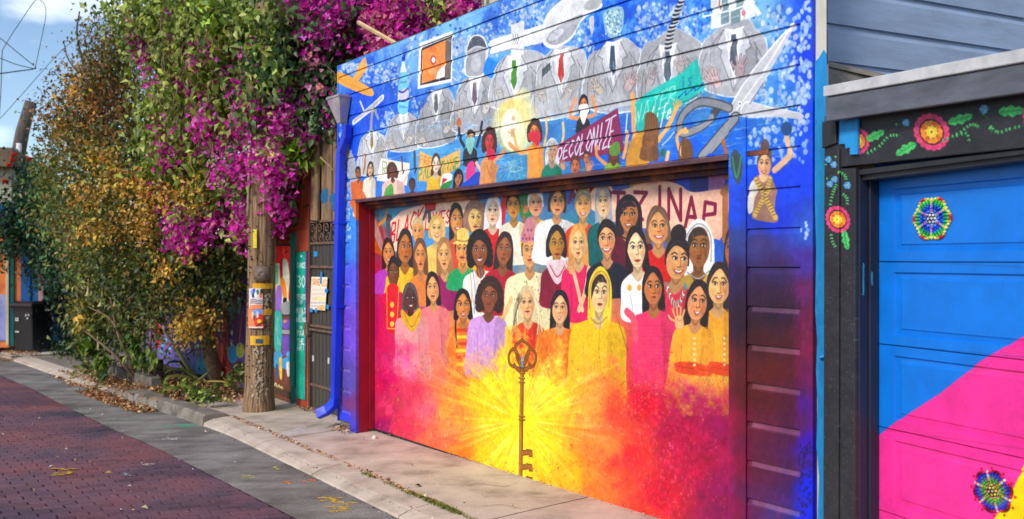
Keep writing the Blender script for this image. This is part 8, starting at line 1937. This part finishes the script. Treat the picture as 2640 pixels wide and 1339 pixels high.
# 3 orange autumn shrub tree
tb = ground(565, 986)
otree = thing('autumn_shrub', tuple(tb), 'tall shrub of orange and olive autumn leaves arching over the lane', 'shrub')
OR = [(128, 92, 38), (156, 110, 42), (176, 126, 50), (190, 146, 62), (104, 96, 38), (92, 96, 40), (150, 112, 50)]
OL = [(82, 94, 36), (104, 116, 44), (124, 130, 52), (142, 136, 58), (92, 100, 40), (150, 122, 52)]
BR = [(120, 76, 38), (146, 94, 42), (100, 72, 36), (166, 112, 50), (92, 84, 38), (108, 100, 44), (84, 84, 36)]
T3 = [(268, 215, 60, 100, 12.7, .4, 1000), (290, 130, 80, 90, 12.3, .4, 900), (180, 325, 60, 46, 13.0, .4, 420), (265, 280, 84, 120, 12.5, .4, 1500), (330, 180, 70, 90, 11.9, .4, 700), (175, 335, 60, 46, 12.9, .4, 600), (290, 130, 60, 80, 11.8, .5, 700), (240, 215, 54, 60, 12.1, .5, 560), (290, 230, 100, 90, 11.6, .6, 1100), (170, 300, 90, 90, 12.4, .7, 900), (270, 340, 120, 90, 11.6, .7, 1400), (370, 310, 70, 80, 11.3, .5, 600), (112, 272, 34, 20, 12.8, .3, 130), (222, 70, 26, 50, 12.1, .3, 80), (190, 110, 20, 20, 12.1, .2, 36), (165, 150, 22, 16, 12.2, .2, 40), (140, 205, 26, 18, 12.4, .2, 60)]
foliage('leaves', otree, T3, BR + OL[:3] + OR[:2], (.05, .085), .55, clump=.12)
T3b = [(200, 500, 130, 130, 12.6, .5, 1500), (330, 560, 150, 150, 12.1, .5, 2200), (250, 640, 130, 80, 12.4, .5, 1200), (430, 640, 120, 110, 11.8, .4, 1200), (270, 380, 110, 90, 12.4, .5, 1200), (400, 420, 100, 110, 11.9, .4, 1100), (190, 430, 110, 90, 12.0, .8, 1300), (310, 450, 120, 90, 11.4, .7, 1500), (400, 440, 80, 90, 11.2, .6, 800), (230, 560, 120, 90, 11.6, .8, 1500), (350, 570, 120, 90, 11.2, .7, 1500), (450, 540, 80, 80, 11.0, .5, 800), (300, 660, 110, 80, 11.4, .7, 1200), (410, 680, 100, 80, 11.0, .6, 1100), (510, 700, 80, 60, 11.0, .5, 600), (450, 770, 80, 70, 10.9, .5, 700), (520, 790, 60, 70, 10.9, .4, 420), (585, 690, 40, 50, 11.0, .4, 260), (580, 760, 34, 40, 11.1, .3, 160), (400, 780, 60, 50, 11.0, .4, 320), (480, 830, 50, 44, 10.8, .3, 260)]
foliage('leaves', otree, T3b, OL + [(92, 104, 40), (78, 92, 38), (110, 122, 46), (150, 112, 48)], (.05, .085), .55, clump=.12)
foliage('leaves', otree, [(260, 400, 60, 30, 10.7, .2, 180), (330, 480, 60, 34, 10.5, .2, 220), (240, 500, 60, 40, 10.8, .2, 220), (350, 560, 50, 24, 10.4, .2, 170), (460, 510, 60, 26, 10.2, .2, 240), (500, 480, 30, 30, 10.2, .2, 100), (360, 500, 30, 40, 10.4, .2, 140), (300, 600, 50, 30, 10.6, .2, 140), (370, 600, 30, 14, 10.4, .1, 110), (240, 590, 40, 30, 10.9, .2, 110), (520, 530, 30, 14, 10.2, .1, 80), (500, 820, 44, 40, 10.4, .2, 200), (470, 850, 40, 30, 10.4, .2, 150), (430, 700, 40, 30, 10.5, .2, 100), (170, 335, 40, 34, 11.6, .3, 120), (200, 250, 60, 50, 11.4, .3, 180), (490, 660, 18, 14, 10.3, .1, 34), (440, 690, 14, 16, 10.3, .1, 26), (560, 840, 20, 20, 10.6, .1, 40)],
        [(206, 150, 60), (220, 172, 80), (184, 128, 48), (204, 176, 66), (160, 120, 50)], (.05, .08), .6, clump=.08)
foliage('leaves', otree, [(430, 780, 110, 80, 10.7, .5, 700), (560, 720, 50, 70, 10.8, .4, 380), (320, 700, 120, 60, 11.0, .5, 600), (600, 660, 30, 30, 10.7, .2, 120)], [(52, 62, 30), (70, 86, 38), (92, 104, 46), (44, 56, 30)], (.06, .095), .5, clump=.12)
foliage('leaves', otree, [(430, 880, 90, 40, 11.6, .3, 420), (340, 800, 110, 90, 11.9, .4, 1100), (260, 740, 90, 60, 12.3, .4, 700), (560, 800, 40, 60, 11.4, .2, 200), (610, 640, 40, 40, 10.9, .2, 200), (480, 640, 90, 50, 10.9, .3, 420)], [(60, 68, 30), (82, 92, 40), (104, 108, 48), (130, 116, 50), (50, 58, 30)], (.05, .095), .5, clump=.12)
def branchy(parent, paths, mt): stems(parent, paths, mt, 'branch')
MB().tube([tuple(v) for v in ospline([tb + np.array([0, 0, -.05]), at(553, 950, 11.95), at(540, 900, 11.8), at(532, 850, 11.7), at(520, 760, 11.6), at(480, 640, 11.5), at(420, 500, 11.5), at(330, 330, 11.7), at(260, 160, 11.9)], 5)], list(np.linspace(.115, .03, 41)), 10).build('trunk', 'trunk_bark', otree, 0, True)
branchy(otree, [(.05, (520, 760, 11.6), (560, 680, 11.5), (600, 600, 11.4), (610, 500, 11.3)), (.045, (480, 640, 11.5), (380, 620, 11.4), (280, 560, 11.6), (180, 440, 12.0)), (.04, (420, 500, 11.5), (300, 460, 11.5), (200, 330, 12.0), (150, 290, 12.3)), (.02, (330, 330, 11.7), (240, 230, 11.9), (200, 100, 12.0), (205, 30, 12.1)), (.014, (240, 230, 11.9), (180, 160, 12.1), (165, 110, 12.2)), (.03, (530, 860, 11.7), (470, 800, 11.2), (430, 760, 11.0)), (.012, (400, 780, 10.6), (440, 700, 10.5), (470, 620, 10.6)), (.012, (340, 740, 10.8), (300, 660, 11.0), (290, 560, 11.0))], 'stem_dark')
# 4 dark creeper with trumpet flowers
creep = thing('trumpet_creeper', tuple(at(130, 860, 17.5)), 'dark green creeper with a few red trumpet flowers at the far left', 'creeper')
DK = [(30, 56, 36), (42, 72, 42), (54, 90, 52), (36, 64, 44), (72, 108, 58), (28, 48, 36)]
C4 = [(8, 640, 26, 60, 16.2, .3, 300), (20, 590, 30, 50, 16.2, .3, 260), (60, 520, 70, 110, 17.4, .5, 1500), (130, 600, 90, 110, 17.0, .5, 1700), (30, 560, 40, 60, 16.4, .4, 420), (200, 680, 80, 70, 16.0, .4, 900), (110, 470, 60, 70, 16.4, .6, 900), (70, 540, 60, 60, 16.8, .6, 700), (150, 550, 80, 80, 15.8, .7, 1200), (60, 620, 50, 50, 16.8, .5, 420), (130, 640, 60, 70, 16.2, .6, 800), (200, 620, 70, 80, 15.4, .7, 900), (20, 610, 24, 40, 16.8, .4, 160), (100, 690, 44, 30, 16.2, .4, 260), (180, 710, 60, 60, 15.6, .6, 600), (250, 700, 60, 50, 15.0, .6, 500), (60, 440, 30, 40, 16.8, .4, 220), (240, 640, 60, 60, 14.8, .5, 500)]
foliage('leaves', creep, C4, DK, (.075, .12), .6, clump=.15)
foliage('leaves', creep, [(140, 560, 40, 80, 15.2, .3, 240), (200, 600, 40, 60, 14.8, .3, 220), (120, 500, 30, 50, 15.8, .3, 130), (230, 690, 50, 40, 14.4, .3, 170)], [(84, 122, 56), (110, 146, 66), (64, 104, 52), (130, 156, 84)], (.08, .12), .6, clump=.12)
foliage('leaves', creep, [(160, 720, 70, 110, 17.2, .6, 1200), (220, 800, 70, 90, 16.6, .6, 900)], [(14, 24, 14), (18, 32, 18), (22, 40, 22)], (.1, .15), .6, clump=.16)  # near-black leaves deep behind: the shade of the hollow put into their colour
for x, y, lab in ((24, 466, 'lowest red trumpet flower at the outer edge of the creeper'), (48, 398, 'red trumpet flower in front of the white vent pipe'), (44, 412, 'small red trumpet flower below the vent pipe top'), (88, 408, 'orange red trumpet flower right of the vent pipe'), (35, 425, 'red trumpet flower left of the vent pipe'), (4, 558, 'orange trumpet flower at the very left edge')):
    m = MB(); c = at(x, y, 16.0); d = np.array([-.10, -.06, -.02]); m.tube([tuple(c), tuple(c + d * .6), tuple(c + d)], [.014, .03, .075], 7, True, (216, 62, 36)); o = m.build('trumpet_flower', 'petal', None, 0, True); props(o, lab, 'flower', 'red trumpet flowers on the creeper')
stems(creep, [(.05, (150, 880, 17.4), (140, 760, 17.0), (150, 600, 16.6), (120, 470, 16.8)), (.04, (190, 880, 17.0), (210, 740, 16.2), (190, 600, 16.0))], 'stem_dark')
# 5 dark clipped hedge
hedge = thing('dark_hedge', tuple(ground(165, 900)), 'very dark upright hedge beside the black wheelie bin', 'hedge')
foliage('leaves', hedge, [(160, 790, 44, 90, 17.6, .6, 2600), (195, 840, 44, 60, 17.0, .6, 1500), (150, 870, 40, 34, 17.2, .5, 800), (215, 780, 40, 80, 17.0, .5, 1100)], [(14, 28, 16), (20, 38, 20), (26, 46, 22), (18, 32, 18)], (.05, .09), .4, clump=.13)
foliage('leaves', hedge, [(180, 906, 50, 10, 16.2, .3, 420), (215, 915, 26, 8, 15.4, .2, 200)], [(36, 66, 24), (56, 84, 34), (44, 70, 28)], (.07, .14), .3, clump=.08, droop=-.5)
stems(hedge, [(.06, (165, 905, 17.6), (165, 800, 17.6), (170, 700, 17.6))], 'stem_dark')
# 6 angel's trumpet shrub with cream hanging flowers
ang = thing('angel_trumpet', tuple(ground(352, 985)), 'leggy shrub with cream hanging trumpet flowers on the near edge of the lane', 'shrub')
AG = [(62, 76, 34), (84, 98, 42), (104, 118, 54), (126, 134, 66), (96, 92, 44), (140, 138, 60)]
foliage('leaves', ang, [(250, 780, 50, 50, 12.2, .5, 520), (310, 730, 70, 44, 12.0, .5, 560), (380, 740, 50, 60, 11.7, .4, 480), (230, 850, 40, 44, 12.2, .4, 360), (290, 860, 50, 60, 12.0, .5, 420), (350, 830, 50, 50, 11.7, .4, 260), (250, 920, 34, 30, 11.9, .3, 220), (240, 720, 50, 30, 12.6, .4, 260), (270, 660, 70, 40, 12.4, .4, 360), (210, 800, 20, 40, 12.2, .3, 110)], AG, (.08, .13), .46, clump=.12)
foliage('leaves', ang, [(222, 915, 16, 26, 11.7, .1, 50), (250, 945, 12, 30, 11.6, .1, 30), (335, 880, 14, 34, 11.3, .1, 26), (285, 935, 30, 14, 11.6, .1, 36), (352, 925, 24, 14, 11.2, .15, 36), (385, 930, 16, 10, 11.0, .15, 20)], [(110, 136, 44), (84, 116, 44), (136, 156, 60), (56, 90, 40)], (.12, .2), .4, clump=.05, droop=1.4)
foliage('leaves', ang, [(205, 850, 12, 20, 11.8, .1, 20), (240, 830, 20, 16, 11.9, .1, 16)], [(222, 190, 50), (206, 160, 60)], (.08, .12), .5, clump=.06)
stems(ang, [(.03, (350, 985, 11.9), (335, 930, 11.8), (300, 860, 11.9), (250, 790, 12.1)), (.022, (350, 985, 11.9), (360, 900, 11.7), (345, 800, 11.7), (320, 740, 11.8)), (.02, (355, 985, 11.8), (300, 920, 11.6), (240, 870, 11.7), (215, 850, 11.8)), (.02, (370, 980, 11.7), (372, 880, 11.6), (368, 800, 11.6)), (.02, (385, 975, 11.6), (388, 880, 11.5), (392, 800, 11.5)), (.016, (330, 930, 11.6), (290, 830, 11.6), (225, 790, 11.8)), (.014, (320, 900, 11.5), (300, 850, 11.5), (285, 770, 11.6)), (.018, (400, 970, 11.5), (402, 900, 11.5), (400, 840, 11.5)), (.014, (210, 740, 12.2), (250, 745, 12.2), (290, 735, 12.1))], 'stem_brown')
mat('cream_petal', (200, 186, 140), (176, 158, 112), .6, 20, bump=.1)
for k, (x, y, lab) in enumerate(((265, 772, 'cream trumpet flower, topmost left on the leggy shrub'), (299, 772, 'cream trumpet flower right of the topmost one'), (343, 796, 'left one of the paired cream trumpet flowers'), (356, 794, 'right one of the paired cream trumpet flowers'), (305, 824, 'cream trumpet flower hanging in the middle of the shrub'), (251, 884, 'lowest cream trumpet flower, hanging at lower left'), (228, 745, 'cream trumpet flower among leaves at upper left'))):
    c = at(x, y, 11.75); m = MB(); dx = random.uniform(-.03, .03); m.tube([tuple(c + np.array([0, 0, .14])), tuple(c + np.array([dx * .3, 0, .06])), tuple(c + np.array([dx * .6, 0, -.02])), tuple(c + np.array([dx, -.01, -.075])), tuple(c + np.array([dx, -.01, -.095]))], [.006, .011, .014, .022, .042], 8, False); o = m.build('trumpet_flower', 'cream_petal', None, 0, True); props(o, lab, 'flower', 'cream trumpet flowers on the leggy shrub')
# 7 arching strap leaved plant and cut stalks
ag_ = thing('strap_plant', tuple(ground(500, 985)), 'arching strap leaved plant with bare green stalks in front of the pots', 'plant')
def blade(pts, w, c):
    P = ospline([at(*p) for p in pts], 6); m = MB(); n = len(P)
    for i, p in enumerate(P):
        t = P[min(i + 1, n - 1)] - P[max(i - 1, 0)]; sd = np.cross(t, [.3, -.6, .7]); sd /= np.linalg.norm(sd) + 1e-9; ww = w * (1 - (i / (n - 1)) ** 2 * .85)
        for k, f in ((-1, .008), (0, -.004), (1, .008)): m.v.append(tuple(p + sd * ww * k + np.array([0, 0, f])))
    for i in range(n - 1): k = 3 * i; m.f += [(k, k + 1, k + 4, k + 3), (k + 1, k + 2, k + 5, k + 4)]
    m.c = [c] * len(m.v); m.build('blade', 'leaf', ag_, 0, True)
for pts, w, c in (([(500, 978, 11.0), (460, 970, 10.8), (432, 975, 10.6), (420, 995, 10.5)], .028, (150, 156, 80)), ([(505, 970, 11.0), (470, 955, 10.8), (440, 955, 10.6), (424, 965, 10.5)], .03, (96, 116, 60)), ([(500, 975, 11.0), (470, 940, 10.9), (440, 935, 10.7), (425, 950, 10.6)], .034, (50, 70, 40)), ([(510, 985, 10.8), (480, 1000, 10.6), (450, 1005, 10.4), (430, 1015, 10.3)], .026, (150, 120, 70)), ([(505, 985, 10.9), (540, 985, 10.7), (575, 986, 10.6), (600, 996, 10.5)], .02, (170, 150, 80)), ([(500, 980, 10.9), (490, 1000, 10.7), (478, 1010, 10.5), (470, 1018, 10.4)], .03, (60, 90, 44))): blade(pts, w, c)
stems(ag_, [(.030, (508, 978, 10.9), (480, 940, 10.7), (455, 900, 10.6), (430, 862, 10.5)), (.02, (525, 985, 10.8), (490, 965, 10.7), (465, 945, 10.6)), (.016, (536, 962, 10.7), (515, 978, 10.7), (498, 992, 10.6)), (.014, (470, 1000, 10.7), (495, 985, 10.7))], 'stem_green')
weeds = thing('ground_weeds', tuple(ground(530, 1020)), 'low green weeds growing through dry leaves at the kerb', 'weeds')
foliage('leaves', weeds, [(500, 1014, 30, 8, 10.2, .12, 70), (545, 1026, 24, 6, 9.9, .1, 90), (430, 1000, 14, 14, 10.5, .1, 60), (600, 982, 16, 10, 10.6, .1, 60), (470, 1000, 16, 8, 10.4, .1, 30), (618, 970, 12, 24, 10.6, .1, 40), (625, 950, 6, 30, 10.7, .05, 30)], [(86, 116, 44), (120, 150, 54), (150, 176, 62), (64, 92, 40), (130, 130, 56)], (.05, .1), .55, clump=.05, droop=-.1)
# dead leaves
def litter(name, segs, pal, L=(.03, .06), parent=None):
    C, A, Nn = [], [], []
    for (s0, s1, d0, d1, n, hz, lift) in segs:
        for k in range(n):
            t = PR.random(); s = s0 + (s1 - s0) * t; d = d0(s) if callable(d0) else d0; e = d1(s) if callable(d1) else d1
            dd = d + (e - d) * PR.random(); p = WALL.w(s, 0, dd); st = dd > ip(KERB, s)
            z = float(gz(p[0], p[1])) + (float(street_dz(s)) if st else .012) + .008 + abs(PR.normal(0, hz)) + lift
            C.append((p[0], p[1], z))
    C = np.array(C); n = len(C); A = PR.normal(size=(n, 3)) * np.array([1, 1, .35]); Nn = PR.normal(size=(n, 3)) * .45 + np.array([0, 0, 1])
    pal = np.array(pal, float); col = pal[PR.integers(0, len(pal), n)] * (1 + PR.normal(0, .15, (n, 1)))
    return leaf_mesh(name, C, A, Nn, PR.uniform(L[0], L[1], n), np.full((n, 1), .6), np.clip(col, 5, 255), 'dry_leaf', parent, fold=.35)
DL = [(190, 140, 90), (160, 104, 66), (206, 168, 112), (136, 92, 62), (214, 186, 140), (176, 112, 84), (120, 78, 56)]
K = lambda s: ip(KERB, s)
o = litter('fallen_leaves', [(7.6, 9.9, lambda s: K(s) - .02, lambda s: K(s) + .26, 1100, .02, 0), (8.8, 10.3, lambda s: K(s) - .3, lambda s: K(s) + .1, 600, .03, .01), (7.5, 9.6, .05, .85, 1500, .03, .02), (9.6, 11.9, .1, 1.1, 900, .03, .02), (7.05, 7.6, .0, .4, 160, .02, 0), (15.2, 17.4, lambda s: K(s) - .5, lambda s: K(s) + .25, 500, .02, 0), (10.3, 12.0, lambda s: K(s) - .2, lambda s: K(s) + .15, 260, .015, 0)], DL)
o['kind'] = 'stuff'; o['label'] = 'dry brown leaves heaped along the raised kerb'
o = litter('fallen_leaves', [(4.45, 4.80, -.24, .16, 170, .018, .0), (4.5, 4.75, -.2, -.05, 60, .01, 0), (5.6, 6.3, -.22, -.12, 60, .008, 0), (1.8, 6.2, lambda s: ip(INNER, s) - .03, lambda s: ip(INNER, s) + .02, 190, .004, 0)], DL, (.02, .045)); o['kind'] = 'stuff'; o['label'] = 'dry leaf crumbs in the corner under the downspout and in the kerb joint'
o = litter('scattered_leaves', [(1.5, 9, lambda s: K(s) + .05, lambda s: K(s) + 3.5, 130, .002, .0), (1, 5, .1, lambda s: K(s), 40, .002, 0)], [(206, 190, 110), (222, 214, 200), (190, 150, 100), (214, 200, 190), (160, 120, 100)], (.015, .032)); o['kind'] = 'stuff'; o['label'] = 'single small dry leaves and petals scattered over the lane'
o = litter('grit', [(.0, 4.4, -.20, -.12, 260, .002, 0), (4.9, 6.9, -.30, -.20, 120, .004, 0), (1.5, 6, lambda s: K(s) - .02, lambda s: K(s) + .05, 300, .002, 0)], [(96, 82, 70), (140, 124, 106), (70, 60, 52), (170, 150, 130)], (.006, .018)); o['kind'] = 'stuff'; o['label'] = 'grit and crumbs gathered along the foot of the mural door'
# moss and grass in the kerb joint
def tufts(segs, pal):
    C, A, L = [], [], []
    for s0, s1, n, h in segs:
        for k in range(n):
            s = s0 + (s1 - s0) * PR.random(); d = ip(INNER, s) + PR.normal(0, .012); p = WALL.w(s, 0, d); C.append((p[0], p[1], float(gz(p[0], p[1])) + h * .35)); A.append((PR.normal(0, .5), PR.normal(0, .5), 1)); L.append(h * PR.uniform(.6, 1.3))
    n = len(C); pal = np.array(pal, float)
    return leaf_mesh('joint_grass', np.array(C), np.array(A, float), PR.normal(size=(n, 3)), np.array(L), np.full((n, 1), .22), np.clip(pal[PR.integers(0, len(pal), n)] * (1 + PR.normal(0, .15, (n, 1))), 5, 255), 'leaf', None)
o = tufts([(1.55, 2.25, 700, .028), (1.62, 2.0, 420, .035), (2.25, 2.6, 150, .02), (2.75, 2.95, 120, .025), (.6, 1.55, 300, .025)], [(110, 122, 50), (136, 146, 62), (86, 104, 44), (160, 150, 80)]); o['kind'] = 'stuff'; o['label'] = 'fringe of green grass growing in the kerb joint'
# two loose leaves and a dropped stick
def lone(px, py, L, c, label, dz=-.05, nm='fallen_leaf'):
    p = ground(px, py, dz); o = leaf_mesh(nm, np.array([p + np.array([0, 0, .012])]), np.array([[.8, -.3, .1]]), np.array([[.1, -.2, 1.0]]), np.array([L]), np.array([[.6]]), np.array([c], float), 'leaf', None)
    o['kind'] = 'thing'; props(o, label, 'leaf')
lone(864, 1231, .10, (128, 150, 40), 'single yellow green leaf lying on the asphalt near the kerb'); lone(147, 998, .14, (206, 160, 80), 'lone tan leaf on the asphalt far up the lane', -.12); lone(170, 1161, .05, (200, 180, 176), 'pale curled leaf on the bricks left of the dark track', -.06); lone(333, 1257, .045, (206, 180, 176), 'pale pinkish leaf on the bricks right of the yellow smear', -.06); lone(372, 1313, .07, (206, 196, 150), 'narrow cream leaf on the bricks near the front', -.06); lone(1078, 1256, .06, (70, 50, 40), 'small dark leaf on the pavement near the mossy joint', .0)
m = MB(); m.tube([tuple(ground(x, y, -.08) + np.array([0, 0, .03])) for x, y in ((226, 987), (262, 972), (300, 965), (345, 952))], [.018, .018, .015, .01], 7); m.tube([tuple(ground(x, y, -.08) + np.array([0, 0, .04])) for x, y in ((262, 962), (290, 966), (322, 978))], [.012, .012, .009], 6)
o = m.build('fallen_branch', 'twig_wood', None, 0, True); props(o, 'bare forked branch lying along the kerb below the leggy shrub', 'branch')
c = ground(722, 1103) ; p0 = [ground(x, y, .006) for x, y in ((716, 1119), (745, 1110), (775, 1104), (810, 1096), (833, 1091), (836, 1095), (812, 1105), (785, 1113), (750, 1119), (722, 1122))]
m = MB(); m.prism([tuple(q) for q in p0], (0, 0, -.02)); o = m.build('cement_patch', 'concrete_light', pave)
